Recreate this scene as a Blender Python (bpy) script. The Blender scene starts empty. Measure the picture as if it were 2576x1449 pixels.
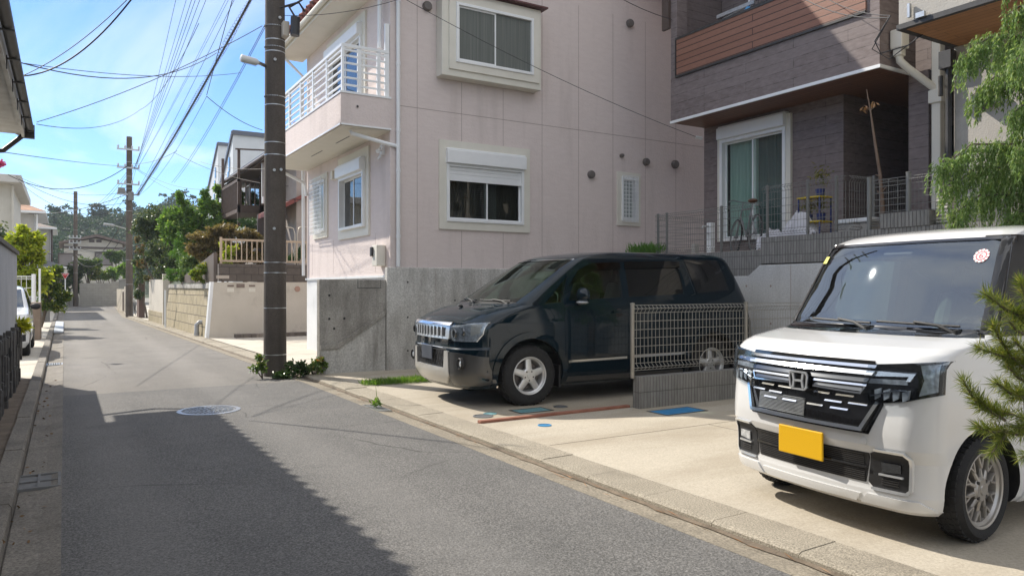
import bpy, bmesh, math, random
import numpy as np
from mathutils import Vector, Matrix, Quaternion
random.seed(11); RNG = np.random.default_rng(11)
SC = bpy.context.scene; COL = SC.collection
R = math.radians; PI = math.pi
# ---------------------------------------------------------------- surveying: photo measurements -> metres
FPX, CXP, CYP, TH, EYE = 1860.0, 1288.0, 724.5, R(31.2), 1.42
sT, cT = math.sin(TH), math.cos(TH)
def _ray(px, py):
    a = (px-CXP)/FPX; return Vector((sT+cT*a, cT-sT*a, (CYP-py)/FPX))
def G(px, py, z=0.0):
    v = _ray(px, py); t = (z-EYE)/v.z; return Vector((v.x*t, v.y*t, z))
def oX(px, py, X):
    v = _ray(px, py); t = X/v.x; return Vector((X, v.y*t, EYE+v.z*t))
def oY(px, py, Y):
    v = _ray(px, py); t = Y/v.y; return Vector((v.x*t, Y, EYE+v.z*t))
# ---------------------------------------------------------------- materials
def nt(name):
    m = bpy.data.materials.new(name); m.use_nodes = True; t = m.node_tree; t.nodes.clear()
    o = t.nodes.new('ShaderNodeOutputMaterial'); return m, t, o
def N(t, typ, **kw):
    n = t.nodes.new(typ)
    for k, v in kw.items():
        if k.startswith('_'): setattr(n, k[1:], v)
        else:
            key = k.replace('__', ' ')
            if key.isdigit(): key = int(key)
            if isinstance(v, bpy.types.NodeSocket): t.links.new(v, n.inputs[key])
            else: n.inputs[key].default_value = v
    return n
def c4(c): return (c[0], c[1], c[2], 1.0)
def coords(t, scale=(1,1,1), gen='Object'):
    tc = N(t, 'ShaderNodeTexCoord'); mp = N(t, 'ShaderNodeMapping', Vector=tc.outputs[gen], Scale=scale); return mp.outputs[0]
def ramp(t, fac, stops):
    r = N(t, 'ShaderNodeValToRGB', Fac=fac); e = r.color_ramp.elements
    while len(e) < len(stops): e.new(.5)
    for el, (p, c) in zip(e, stops):
        el.position = p; el.color = c4(c) if not isinstance(c, (int, float)) else (c, c, c, 1)
    return r.outputs[0]
def mix(t, fac, a, b, mode='MIX'):
    n = t.nodes.new('ShaderNodeMix'); n.data_type = 'RGBA'; n.blend_type = mode
    for k, v in ((0, fac), (6, a), (7, b)):
        if isinstance(v, bpy.types.NodeSocket): t.links.new(v, n.inputs[k])
        elif k == 0: n.inputs[0].default_value = v
        else: n.inputs[k].default_value = c4(v)
    return n.outputs[2]
def noise(t, vec, scale, detail=5, rough=.55):
    return N(t, 'ShaderNodeTexNoise', Vector=vec, Scale=scale, Detail=detail, Roughness=rough).outputs[0]
def pbr(t, o, col, rough=.8, metal=0, coat=0, bump=None, bstr=.3, bdist=.01, spec=.5):
    p = N(t, 'ShaderNodeBsdfPrincipled', Roughness=rough, Metallic=metal)
    p.inputs['Coat Weight'].default_value = coat; p.inputs['Coat Roughness'].default_value = .03
    p.inputs['Specular IOR Level'].default_value = spec
    if isinstance(col, bpy.types.NodeSocket): t.links.new(col, p.inputs['Base Color'])
    else: p.inputs['Base Color'].default_value = c4(col)
    if bump is not None:
        b = N(t, 'ShaderNodeBump', Height=bump, Strength=bstr, Distance=bdist); t.links.new(b.outputs[0], p.inputs['Normal'])
    t.links.new(p.outputs[0], o.inputs[0]); return p
MATS = {}
def mat(name, c1, c2=None, sc=3., rough=.8, metal=0, bump=0, bsc=60, coat=0, lo=.35, hi=.65, stretch=(1,1,1), c3=None, sc3=1.2, lo3=.55, hi3=.75, st3=(1,1,1), spec=.5):
    """plain weathered surface: two tones in blotches, an optional third tone as stains, fine bump"""
    m, t, o = nt(name); v = coords(t, stretch)
    c = c1
    if c2 is not None: c = mix(t, ramp(t, noise(t, v, sc), [(lo, 0.), (hi, 1.)]), c1, c2)
    if c3 is not None: c = mix(t, ramp(t, noise(t, coords(t, st3), sc3, 6, .6), [(lo3, 0.), (hi3, 1.)]), c, c3)
    b = noise(t, coords(t), bsc, 4) if bump else None
    pbr(t, o, c, rough, metal, coat, b, bump, .01, spec); MATS[name] = m; return m
def brickmat(name, c1, c2, mortar, w, h, ms=.01, rough=.8, offset=.5, bump=.4, nsc=8, namt=.35, floor=False, coat=0, ns=(1,1,1), nlo=.35, nhi=.7, c3=None):
    """courses of boards, blocks or planks laid in the plane of the surface"""
    m, t, o = nt(name); tc = N(t, 'ShaderNodeTexCoord'); s = N(t, 'ShaderNodeSeparateXYZ', Vector=tc.outputs['Object'])
    if floor: cb = N(t, 'ShaderNodeCombineXYZ', X=s.outputs[1], Y=s.outputs[0])
    else:
        a = N(t, 'ShaderNodeMath', _operation='ADD'); t.links.new(s.outputs[0], a.inputs[0]); t.links.new(s.outputs[1], a.inputs[1])
        cb = N(t, 'ShaderNodeCombineXYZ', X=a.outputs[0], Y=s.outputs[2])
    b = N(t, 'ShaderNodeTexBrick', Vector=cb.outputs[0], Color1=c4(c1), Color2=c4(c2), Mortar=c4(mortar), Scale=1.0)
    b.inputs['Mortar Size'].default_value = ms; b.inputs['Brick Width'].default_value = w; b.inputs['Row Height'].default_value = h
    b.inputs['Mortar Smooth'].default_value = .3; b.inputs['Bias'].default_value = 0; b.offset = offset
    n = ramp(t, noise(t, coords(t, ns), nsc, 6, .6), [(nlo, 0.), (nhi, 1.)])
    c = mix(t, n, b.outputs[0], mix(t, namt, b.outputs[0], c3 or tuple(x*.35 for x in c1)))
    inv = N(t, 'ShaderNodeMath', _operation='SUBTRACT'); inv.inputs[0].default_value = 1; t.links.new(b.outputs[1], inv.inputs[1])
    ad = N(t, 'ShaderNodeMath', _operation='MULTIPLY_ADD'); t.links.new(noise(t, coords(t), 70, 3), ad.inputs[0]); ad.inputs[1].default_value = .25; t.links.new(inv.outputs[0], ad.inputs[2])
    pbr(t, o, c, rough, 0, coat, ad.outputs[0], bump, .01); MATS[name] = m; return m
def glassmat(name, tint=(.6,.65,.65), ior=1.5, rough=.0, refl=(1,1,1)):
    m, t, o = nt(name)
    f = N(t, 'ShaderNodeFresnel', IOR=ior); tr = N(t, 'ShaderNodeBsdfTransparent', Color=c4(tint)); gl = N(t, 'ShaderNodeBsdfGlossy', Color=c4(refl), Roughness=rough)
    x = N(t, 'ShaderNodeMixShader'); g = N(t, 'ShaderNodeNewGeometry'); k = N(t, 'ShaderNodeMath', _operation='MULTIPLY_ADD'); t.links.new(g.outputs['Backfacing'], k.inputs[0]); k.inputs[1].default_value = -1; k.inputs[2].default_value = 1
    q = N(t, 'ShaderNodeMath', _operation='MULTIPLY'); t.links.new(f.outputs[0], q.inputs[0]); t.links.new(k.outputs[0], q.inputs[1])
    t.links.new(q.outputs[0], x.inputs[0]); t.links.new(tr.outputs[0], x.inputs[1]); t.links.new(gl.outputs[0], x.inputs[2])
    t.links.new(x.outputs[0], o.inputs[0]); MATS[name] = m; return m
def leafmat(name, c1, c2, c3=None, trans=.35, rough=.5):
    m, t, o = nt(name); g = N(t, 'ShaderNodeNewGeometry')
    st = [(0., c1), (1., c2)] if c3 is None else [(0., c1), (.75, c2), (1., c3)]
    c = ramp(t, g.outputs['Random Per Island'], st)
    p = N(t, 'ShaderNodeBsdfPrincipled', Roughness=rough); t.links.new(c, p.inputs['Base Color'])
    tl = N(t, 'ShaderNodeBsdfTranslucent'); t.links.new(mix(t, .5, c, mix(t, 1., c, (1.6, 1.5, .5), 'MULTIPLY')), tl.inputs[0])
    x = N(t, 'ShaderNodeMixShader', Fac=trans); t.links.new(p.outputs[0], x.inputs[1]); t.links.new(tl.outputs[0], x.inputs[2])
    t.links.new(x.outputs[0], o.inputs[0]); MATS[name] = m; return m
# ---------------------------------------------------------------- object helpers
ORG = {}
def tag(o, label=None, cat=None, group=None, kind=None):
    if label: o['label'] = label
    if cat: o['category'] = cat
    if group: o['group'] = group
    if kind: o['kind'] = kind
    return o
def thing(name, label, cat, loc=(0,0,0), group=None):
    o = bpy.data.objects.new(name, None); o.empty_display_size = .2; COL.objects.link(o); o.location = loc; ORG[o.name] = Vector(loc)
    return tag(o, label, cat, group)
class MB:
    def __init__(s): s.v, s.f, s.m, s.k = [], [], [], 0
    def add(s, vs, fs):
        b = len(s.v); s.v += [tuple(x) for x in vs]
        for f in fs: s.f.append([b+i for i in f]); s.m.append(s.k)
        return s
    def quad(s, *p): return s.add(p, [list(range(len(p)))])
    def box(s, x0, x1, y0, y1, z0, z1):
        if x0 > x1: x0, x1 = x1, x0
        if y0 > y1: y0, y1 = y1, y0
        if z0 > z1: z0, z1 = z1, z0
        return s.add([(x0,y0,z0),(x1,y0,z0),(x1,y1,z0),(x0,y1,z0),(x0,y0,z1),(x1,y0,z1),(x1,y1,z1),(x0,y1,z1)],
                     [(0,3,2,1),(4,5,6,7),(0,1,5,4),(1,2,6,5),(2,3,7,6),(3,0,4,7)])
    def beam(s, p, q, w, h, up=(0,0,1)):
        p, q = Vector(p), Vector(q); d = (q-p).normalized(); u = Vector(up)
        if abs(d.dot(u)) > .98: u = Vector((1,0,0))
        a = d.cross(u).normalized()*w/2; b = a.cross(d).normalized()*h/2
        return s.add([p-a-b,p+a-b,p+a+b,p-a+b,q-a-b,q+a-b,q+a+b,q-a+b],[(0,1,2,3),(7,6,5,4),(0,4,5,1),(1,5,6,2),(2,6,7,3),(3,7,4,0)])
    def prism(s, poly, axis, a, b):
        """poly: 2-D points in the plane across `axis`; extruded from a to b"""
        def P(u, v, w): return {0:(w,u,v), 1:(u,w,v), 2:(u,v,w)}[axis]
        n = len(poly); vs = [P(u,v,a) for u,v in poly]+[P(u,v,b) for u,v in poly]
        return s.add(vs, [list(range(n))[::-1], list(range(n,2*n))]+[(i,(i+1)%n,(i+1)%n+n,i+n) for i in range(n)])
    def tube(s, pts, r, n=8, cap=True):
        pts = [Vector(p) for p in pts]; L = len(pts); rs = r if isinstance(r, (list, tuple)) else [r]*L
        d0 = (pts[1]-pts[0]).normalized(); u = Vector((0,0,1)) if abs(d0.z) < .9 else Vector((1,0,0)); a = d0.cross(u).normalized(); vs = []
        for i in range(L):
            d = (pts[min(i+1,L-1)]-pts[max(i-1,0)]).normalized(); a = (a-d*a.dot(d)).normalized(); b = d.cross(a)
            for k in range(n):
                t = 2*PI*k/n; vs.append(pts[i]+(a*math.cos(t)+b*math.sin(t))*rs[i])
        fs = [(i*n+k, i*n+(k+1)%n, (i+1)*n+(k+1)%n, (i+1)*n+k) for i in range(L-1) for k in range(n)]
        if cap: fs += [list(range(n))[::-1], list(range((L-1)*n, L*n))]
        return s.add(vs, fs)
    def lathe(s, prof, c=(0,0,0), axis=2, n=24, a0=0, close=False):
        """prof: (radius, height) pairs round the axis through c"""
        vs = []
        for r, h in prof:
            for k in range(n):
                t = a0+2*PI*k/n; u, v = r*math.cos(t), r*math.sin(t)
                p = {2:(u,v,h), 1:(v,h,u), 0:(h,u,v)}[axis]; vs.append((c[0]+p[0], c[1]+p[1], c[2]+p[2]))
        L = len(prof); fs = [(i*n+k, i*n+(k+1)%n, (i+1)*n+(k+1)%n, (i+1)*n+k) for i in range(L-1) for k in range(n)]
        if close: fs += [((L-1)*n+k, (L-1)*n+(k+1)%n, (k+1)%n, k) for k in range(n)]
        else:
            if prof[0][0] > 1e-6: fs.append(list(range(n))[::-1])
            if prof[-1][0] > 1e-6: fs.append(list(range((L-1)*n, L*n)))
        return s.add(vs, fs)
    def ball(s, c, r, n=10, m=6, sq=(1,1,1), jit=0):
        vs = []
        for i in range(m+1):
            ph = PI*i/m
            for k in range(n):
                t = 2*PI*k/n; j = 1+random.uniform(-jit, jit)
                vs.append((c[0]+r*sq[0]*math.sin(ph)*math.cos(t)*j, c[1]+r*sq[1]*math.sin(ph)*math.sin(t)*j, c[2]+r*sq[2]*math.cos(ph)*j))
        return s.add(vs, [(i*n+k,(i+1)*n+k,(i+1)*n+(k+1)%n,i*n+(k+1)%n) for i in range(m) for k in range(n)])
    def pieces(s, name, m, parent, **kw):
        """every loose piece of this mesh as a part of its own"""
        up = list(range(len(s.v)))
        def root(i):
            while up[i] != i: up[i] = up[up[i]]; i = up[i]
            return i
        for f in s.f:
            for i in f[1:]: up[root(i)] = root(f[0])
        by = {}
        for f in s.f: by.setdefault(root(f[0]), []).append(f)
        for fs in by.values():
            c = MB(); ids = sorted({i for f in fs for i in f}); mp = {i: k for k, i in enumerate(ids)}; c.add([s.v[i] for i in ids], [[mp[i] for i in f] for f in fs]); c.build(name, m, parent, **kw)
    def build(s, name, m, parent=None, smooth=None, bevel=0, label=None, cat=None, group=None, kind=None, base=True, recalc=True):
        me = bpy.data.meshes.new(name)
        vs = np.array(s.v, dtype=float)
        if parent is not None: org = ORG[parent.name]
        elif base: org = Vector(((vs[:,0].min()+vs[:,0].max())/2, (vs[:,1].min()+vs[:,1].max())/2, vs[:,2].min()))
        else: org = Vector((0,0,0))
        me.from_pydata([tuple(x) for x in (vs-np.array(org))], [], s.f)
        for x in (m if isinstance(m, (list, tuple)) else [m]): me.materials.append(x)
        if max(s.m) > 0: me.polygons.foreach_set('material_index', s.m)
        if recalc:
            bm = bmesh.new(); bm.from_mesh(me); bmesh.ops.recalc_face_normals(bm, faces=bm.faces); bm.to_mesh(me); bm.free()
        if smooth is not None:
            me.polygons.foreach_set('use_smooth', [True]*len(me.polygons)); me.set_sharp_from_angle(angle=R(smooth))
        o = bpy.data.objects.new(name, me); COL.objects.link(o)
        if parent is None: o.location = org
        else: o.parent = parent
        ORG[o.name] = org
        if bevel:
            b = o.modifiers.new('bevel', 'BEVEL'); b.width = bevel; b.segments = 2; b.limit_method = 'ANGLE'; b.angle_limit = R(40)
        return tag(o, label, cat, group, kind)
def dup(o, parent=None, label=None, keep=False):
    """a copy of a thing with copies of its parts and sub-parts"""
    c = o.copy(); COL.objects.link(c)
    if parent is not None: c.parent = parent
    ORG[c.name] = ORG.get(o.name, Vector((0,0,0)))
    for ch in list(o.children): dup(ch, c)
    if label: c['label'] = label
    return c
def leafmesh(pts, size, aspect=.45, nrm=None, flat=0., droop=0., jitter=.35, shape='leaf'):
    """one diamond-shaped leaf per point; returns (verts, faces) arrays"""
    n = len(pts); pts = np.asarray(pts, float)
    d = RNG.normal(size=(n,3)); d[:,2] = d[:,2]*(1-flat)-droop
    if nrm is not None: d = d*.6+nrm
    d /= np.linalg.norm(d, axis=1)[:,None]+1e-9
    e = RNG.normal(size=(n,3)); e -= d*np.sum(e*d, axis=1)[:,None]; e /= np.linalg.norm(e, axis=1)[:,None]+1e-9
    L = size*(1+RNG.uniform(-jitter, jitter, n))[:,None]; W = L*aspect
    V = np.stack([pts, pts+d*L*.5+e*W*.5, pts+d*L, pts+d*L*.5-e*W*.5], axis=1).reshape(-1,3)
    F = np.arange(4*n).reshape(-1,4); return V, F
def clump(c, rad, n, shell=.5):
    """n points in an ellipsoid, thicker towards its skin"""
    p = RNG.normal(size=(n,3)); p /= np.linalg.norm(p, axis=1)[:,None]
    r = (shell+(1-shell)*RNG.random(n))[:,None]; return np.array(c)+p*r*np.array(rad)
def npbuild(name, V, F, m, parent=None, **kw):
    V = np.asarray(V, float); me = bpy.data.meshes.new(name)
    org = np.array(ORG[parent.name]) if parent is not None else np.array([V[:,0].mean(), V[:,1].mean(), V[:,2].min()])
    me.from_pydata((V-org).tolist(), [], F.tolist() if hasattr(F, 'tolist') else F)
    for x in (m if isinstance(m, (list, tuple)) else [m]): me.materials.append(x)
    o = bpy.data.objects.new(name, me); COL.objects.link(o)
    if parent is None: o.location = org
    else: o.parent = parent
    ORG[o.name] = Vector(org); return tag(o, **kw)
def join_leaves(parts):
    V, F, b = [], [], 0
    for v, f in parts: V.append(v); F.append(f+b); b += len(v)
    return np.concatenate(V), np.concatenate(F)
def curve(p0, p1, sag=0., n=14):
    p0, p1 = Vector(p0), Vector(p1); return [p0.lerp(p1, i/n)-Vector((0,0,4*sag*(i/n)*(1-i/n))) for i in range(n+1)]
# ---------------------------------------------------------------- camera, sun, sky
cd = bpy.data.cameras.new('camera'); cam = bpy.data.objects.new('camera', cd); COL.objects.link(cam); SC.camera = cam
cd.sensor_width = 36; cd.lens = 36*FPX/2576; cd.clip_end = 2000; cd.clip_start = .05
cam.location = (0, 0, EYE); cam.rotation_euler = (PI/2, 0, -TH)
SUNV = Vector((-.88, 1.88, 1.80)).normalized()      # towards the sun
EL = math.asin(SUNV.z); AZ = math.atan2(SUNV.x, SUNV.y)
sl = bpy.data.lights.new('sun', 'SUN'); sl.energy = 4.4; sl.angle = R(.5); sl.color = (1., .93, .82)
so = bpy.data.objects.new('sun', sl); COL.objects.link(so); so.rotation_euler = (-SUNV).to_track_quat('-Z', 'Y').to_euler(); so.location = (0, 0, 30)
W = bpy.data.worlds.new('World'); SC.world = W; W.use_nodes = True; wt = W.node_tree; wt.nodes.clear()
wo = N(wt, 'ShaderNodeOutputWorld'); bg = N(wt, 'ShaderNodeBackground', Strength=.125); wt.links.new(bg.outputs[0], wo.inputs[0])
sky = N(wt, 'ShaderNodeTexSky'); sky.sky_type = 'NISHITA'; sky.sun_disc = False; sky.sun_elevation = EL; sky.sun_rotation = AZ % (2*PI)
sky.air_density = 1.0; sky.dust_density = .15; sky.ozone_density = 3.0; sky.altitude = 20
tcw = N(wt, 'ShaderNodeTexCoord'); sw = N(wt, 'ShaderNodeSeparateXYZ', Vector=tcw.outputs['Generated'])
# thin cloud: the view direction projected on a high flat layer
zz = N(wt, 'ShaderNodeMath', _operation='MAXIMUM'); wt.links.new(sw.outputs[2], zz.inputs[0]); zz.inputs[1].default_value = .02
za = N(wt, 'ShaderNodeMath', _operation='ADD'); wt.links.new(zz.outputs[0], za.inputs[0]); za.inputs[1].default_value = .12
dx = N(wt, 'ShaderNodeMath', _operation='DIVIDE'); wt.links.new(sw.outputs[0], dx.inputs[0]); wt.links.new(za.outputs[0], dx.inputs[1])
dy = N(wt, 'ShaderNodeMath', _operation='DIVIDE'); wt.links.new(sw.outputs[1], dy.inputs[0]); wt.links.new(za.outputs[0], dy.inputs[1])
cv = N(wt, 'ShaderNodeCombineXYZ', X=dx.outputs[0], Y=dy.outputs[0])
mp = N(wt, 'ShaderNodeMapping', Vector=cv.outputs[0], Scale=(1.0, .42, 1), Rotation=(0,0,R(28)), Location=(2.3, .4, 0))
cn = N(wt, 'ShaderNodeTexNoise', Vector=mp.outputs[0], Scale=1.1, Detail=9, Roughness=.56); cn.inputs['Distortion'].default_value = .5
band = ramp(wt, sw.outputs[2], [(0., .75), (.16, .7), (.32, .42), (.45, .85), (1., .9)])
cm = N(wt, 'ShaderNodeMath', _operation='MULTIPLY'); hi = N(wt, 'ShaderNodeMath', _operation='MULTIPLY_ADD', **{'0': ramp(wt, sw.outputs[2], [(.36, 0.), (.5, 1.)]), '1': .21, '2': cn.outputs[0]}); wt.links.new(ramp(wt, hi.outputs[0], [(.50, 0.), (.74, 1.)]), cm.inputs[0]); wt.links.new(band, cm.inputs[1])
# added bank of broken bright cloud, unseen behind the viewer, filling the shade
yb = ramp(wt, N(wt, 'ShaderNodeMath', _operation='MULTIPLY_ADD', **{'0': sw.outputs[1], '1': .5, '2': .5}).outputs[0], [(.30, 1.), (.56, 0.)])
bk = N(wt, 'ShaderNodeMath', _operation='MULTIPLY'); wt.links.new(yb, bk.inputs[0]); wt.links.new(ramp(wt, cn.outputs[0], [(.40, .16), (.60, .80)]), bk.inputs[1])
cmx = N(wt, 'ShaderNodeMath', _operation='MAXIMUM'); wt.links.new(cm.outputs[0], cmx.inputs[0]); wt.links.new(bk.outputs[0], cmx.inputs[1])
wt.links.new(mix(wt, cmx.outputs[0], mix(wt, 1., sky.outputs[0], (.60, .79, 1.04), 'MULTIPLY'), (8.0, 7.9, 7.7)), bg.inputs[0])
SC.view_settings.view_transform = 'Standard'; SC.view_settings.look = 'None'; SC.view_settings.exposure = 0.6; SC.view_settings.gamma = 1
SC.view_settings.use_curve_mapping = False
SC.render.engine = 'CYCLES'; SC.cycles.use_denoising = True; SC.cycles.max_bounces = 8; SC.cycles.transparent_max_bounces = 24; SC.cycles.caustics_reflective = False; SC.cycles.caustics_refractive = False
# ================================================================ materials
m_t = None
def asphalt(name, a, b, c):
    m, t, o = nt(name); v = coords(t)
    base = mix(t, ramp(t, noise(t, v, 1.1, 7, .62), [(.3, 0.), (.7, 1.)]), a, b)
    grain = ramp(t, noise(t, v, 80, 4, .8), [(.34, .38), (.5, .92), (.66, 1.75)])
    base = mix(t, 1., base, grain, 'MULTIPLY')
    vo = N(t, 'ShaderNodeTexVoronoi', Vector=v, Scale=34.0)
    base = mix(t, ramp(t, vo.outputs['Distance'], [(.0, .85), (.13, 0.)]), base, c)
    st = ramp(t, noise(t, coords(t, (1.4, .25, 1)), 1.6, 5, .6), [(.5, 0.), (.75, .45)])
    base = mix(t, st, base, (a[0]*.72, a[1]*.72, a[2]*.74))
    # wheel tracks worn paler, a few hairline cracks
    sx = N(t, 'ShaderNodeSeparateXYZ', Vector=v); wv = N(t, 'ShaderNodeMath', _operation='SINE', **{'0': N(t, 'ShaderNodeMath', _operation='MULTIPLY', **{'0': sx.outputs[0], '1': 4.2}).outputs[0]})
    base = mix(t, ramp(t, wv.outputs[0], [(.2, 0.), (1., .22)]), base, tuple(x*1.45 for x in b))
    dv = mix(t, .12, v, N(t, 'ShaderNodeTexNoise', Vector=v, Scale=2.5, Detail=5.).outputs[1])
    ce = N(t, 'ShaderNodeTexVoronoi', _feature='DISTANCE_TO_EDGE', Vector=dv, Scale=.55)
    ck = N(t, 'ShaderNodeMath', _operation='MULTIPLY', **{'0': ramp(t, ce.outputs['Distance'], [(0., 1.), (.0055, 0.)]), '1': ramp(t, noise(t, v, .5, 3), [(.52, 0.), (.6, .75)])})
    base = mix(t, ck.outputs[0], base, tuple(x*.3 for x in a))
    base = mix(t, ramp(t, noise(t, v, .9, 2, .4), [(.66, 0.), (.74, .35)]), base, tuple(x*.55 for x in a))
    h = N(t, 'ShaderNodeMath', _operation='ADD'); t.links.new(noise(t, v, 75, 3, .7), h.inputs[0]); t.links.new(noise(t, v, 3, 4), h.inputs[1])
    pbr(t, o, base, .88, 0, 0, h.outputs[0], .75, .012, .3); return m
ROAD = asphalt('asphalt', (.125,.123,.119), (.158,.153,.147), (.38,.37,.345))
ROAD2 = asphalt('older_asphalt', (.165,.156,.144), (.205,.193,.177), (.34,.33,.30))
def speckled(name, a, b, dark, sc=2.2, gs=55, amt=.5, dsc=1.2, dlo=.5, dhi=.75, st=(1,1,1), bs=.5):
    m, t, o = nt(name); v = coords(t)
    c = mix(t, ramp(t, noise(t, v, sc, 7, .6), [(.3, 0.), (.7, 1.)]), a, b)
    c = mix(t, amt, c, mix(t, 1., c, ramp(t, noise(t, v, gs, 3, .75), [(.35, .4), (.5, 1.), (.68, 1.7)]), 'MULTIPLY'))
    c = mix(t, ramp(t, noise(t, coords(t, st), dsc, 7, .65), [(dlo, 0.), (dhi, .85)]), c, dark)
    pbr(t, o, c, .88, 0, 0, noise(t, v, gs, 4, .7), bs, .01, .3); return m
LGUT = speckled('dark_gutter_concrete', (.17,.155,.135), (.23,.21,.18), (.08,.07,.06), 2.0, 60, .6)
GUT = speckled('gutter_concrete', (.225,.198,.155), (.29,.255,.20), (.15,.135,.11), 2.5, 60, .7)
KERB = speckled('kerb_concrete', (.27,.24,.19), (.335,.30,.24), (.165,.145,.115), 2.2, 105, .8, 1.3, .5, .8)
DRIVE = speckled('driveway_concrete', (.385,.345,.28), (.455,.41,.335), (.25,.205,.145), .9, 70, .25, .62, .44, .74, (.35,1.3,1), .15)
APRON = speckled('apron_concrete', (.47,.43,.36), (.54,.50,.43), (.27,.24,.20), 1.1, 60, .3, 1.4, .52, .75)
SOIL = mat('soil', (.12,.095,.07), (.19,.15,.11), 6, .95, 0, .8, 40)
EARTH = mat('ground_earth', (.17,.16,.14), (.22,.21,.18), 2, .95, 0, .4, 30)
PINK = mat('pink_siding', (.645,.56,.53), (.675,.59,.558), 5, .85, 0, .8, 26, stretch=(1,1,3.5), c3=(.52,.45,.42), sc3=1.1, lo3=.52, hi3=.85, st3=(2.2,2.2,.3))
SEAM = mat('panel_seam', (.33,.27,.245), rough=.9)
CREAM = mat('cream_trim', (.66,.635,.555), (.70,.67,.59), 4, .6)
WHITE = mat('white_aluminium', (.76,.775,.78), (.80,.81,.81), 6, .35)
WPIPE = mat('white_pvc', (.72,.74,.75), (.78,.79,.79), 3, .35)
CONC = speckled('board_marked_concrete', (.47,.46,.43), (.58,.57,.54), (.23,.215,.19), 2.4, 40, .4, 1.7, .47, .74, (2.6,2.6,.42), .35)
CONC2 = speckled('dark_stained_concrete', (.29,.275,.245), (.42,.40,.365), (.105,.097,.085), 2.2, 40, .4, 1.5, .42, .70, (1.8,1.8,.55), .35)
CONCL = speckled('light_concrete', (.50,.505,.50), (.58,.585,.575), (.36,.355,.34), 1.6, 40, .2, 1.3, .52, .8, (2.2,2.2,.5), .25)
RENDER = speckled('stained_render', (.52,.48,.41), (.60,.555,.48), (.21,.185,.15), 1.3, 60, .25, 1.05, .54, .78, (1,1,.9), .35)
WHITEP = mat('white_painted_base', (.62,.625,.62), (.70,.70,.69), 2, .8, 0, .2, 30, c3=(.44,.43,.41), sc3=1.5, st3=(2,2,.5))
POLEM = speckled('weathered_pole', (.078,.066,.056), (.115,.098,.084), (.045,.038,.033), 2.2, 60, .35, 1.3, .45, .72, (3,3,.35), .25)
POLEF = speckled('pale_pole', (.10,.085,.07), (.15,.12,.095), (.05,.045,.04), 2.2, 60, .35, 1.3, .5, .72, (3,3,.35), .25)  # paler brown tone for the two farther poles
STEEL = mat('galvanised_steel', (.52,.53,.53), (.40,.41,.41), 14, .38, .85)
BLACK = mat('black_plastic', (.018,.018,.019), rough=.45)
DARKM = mat('dark_metal', (.045,.043,.042), (.06,.057,.055), 9, .5, .3)
GREYM = mat('grey_fence_paint', (.20,.20,.19), rough=.5, metal=.2)
TANM = mat('stainless_mesh', (.40,.375,.33), (.34,.32,.28), 9, .45, .5)
TANF = mat('tan_railing', (.42,.33,.235), (.46,.36,.26), 5, .55)
SIDE = brickmat('dark_wood_tile_siding', (.155,.122,.116), (.19,.155,.148), (.05,.04,.038), 1.82, .152, .004, .75, .5, .6, 5, .8, ns=(1.6,1.6,5), nlo=.40, nhi=.66, c3=(.23,.19,.185))
SLAT = brickmat('red_brown_boards', (.25,.115,.075), (.285,.135,.09), (.04,.018,.013), 4.0, .108, .008, .6, .5, .7, 9, .3, ns=(1,1,7))
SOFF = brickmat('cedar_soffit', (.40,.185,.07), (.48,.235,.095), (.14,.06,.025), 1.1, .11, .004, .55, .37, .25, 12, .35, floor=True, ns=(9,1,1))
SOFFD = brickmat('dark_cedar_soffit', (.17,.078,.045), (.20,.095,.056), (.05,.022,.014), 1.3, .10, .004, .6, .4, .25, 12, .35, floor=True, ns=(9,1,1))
GREYS = mat('grey_stucco', (.41,.385,.35), (.45,.425,.385), 2.5, .9, 0, .55, 55, c3=(.37,.345,.31), sc3=1.5)
BLOCK = brickmat('split_face_block', (.235,.23,.218), (.29,.283,.268), (.12,.115,.107), .047, .19, .0045, .9, 0., .9, 12, .5, ns=(22,22,.6), nlo=.45, nhi=.6)
BBLOCK = brickmat('brown_block', (.105,.088,.075), (.135,.113,.097), (.06,.05,.043), .40, .20, .010, .9, .5, .5, 10, .3)
STONE = brickmat('oya_stone', (.34,.285,.18), (.41,.345,.23), (.12,.10,.07), .60, .30, .014, .92, .5, .6, 5, .75, ns=(2.5,2.5,.9), nlo=.5, nhi=.72, c3=(.14,.125,.085))
ENDW = brickmat('grey_block_wall', (.34,.325,.295), (.37,.355,.32), (.26,.25,.225), .40, .20, .008, .92, .5, .3, 3, .25)
BRICKR = mat('red_brick', (.24,.095,.06), (.31,.14,.095), 7, .85, 0, .4, 60)
LWALL = speckled('grey_wash_wall', (.36,.375,.41), (.43,.445,.475), (.30,.31,.335), 1.6, 50, .2, 1.5, .5, .8, (2,2,.5), .3)
GLASS = glassmat('window_glass', (.86,.92,.90), 1.55)
GLASSD = glassmat('dark_window_glass', (.55,.58,.57), 1.6)
FROST = mat('frosted_glass', (.35,.40,.38), (.42,.47,.45), 9, .25, coat=.6)
DARKIN = mat('dark_room', (.05,.048,.045), rough=.95)
CURT = mat('curtain_fabric', (.50,.52,.48), (.58,.60,.56), 3, .9, stretch=(14,14,.3))
CURTG = mat('sea_green_curtain', (.36,.47,.43), (.42,.53,.49), 3, .9, stretch=(9,9,.2))
CURTD = mat('dark_green_curtain', (.085,.125,.125), (.115,.16,.16), 3, .9, stretch=(14,14,.2))
BLINDM = mat('dark_slatted_blind', (.20,.18,.14), (.27,.24,.19), 3, .7)
TILER = brickmat('red_roof_tile', (.20,.055,.045), (.25,.075,.06), (.06,.02,.018), .30, .28, .02, .7, 0, .6, 6, .3)
TILEK = mat('dark_roof_tile', (.075,.075,.08), (.11,.11,.115), 8, .45)
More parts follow.
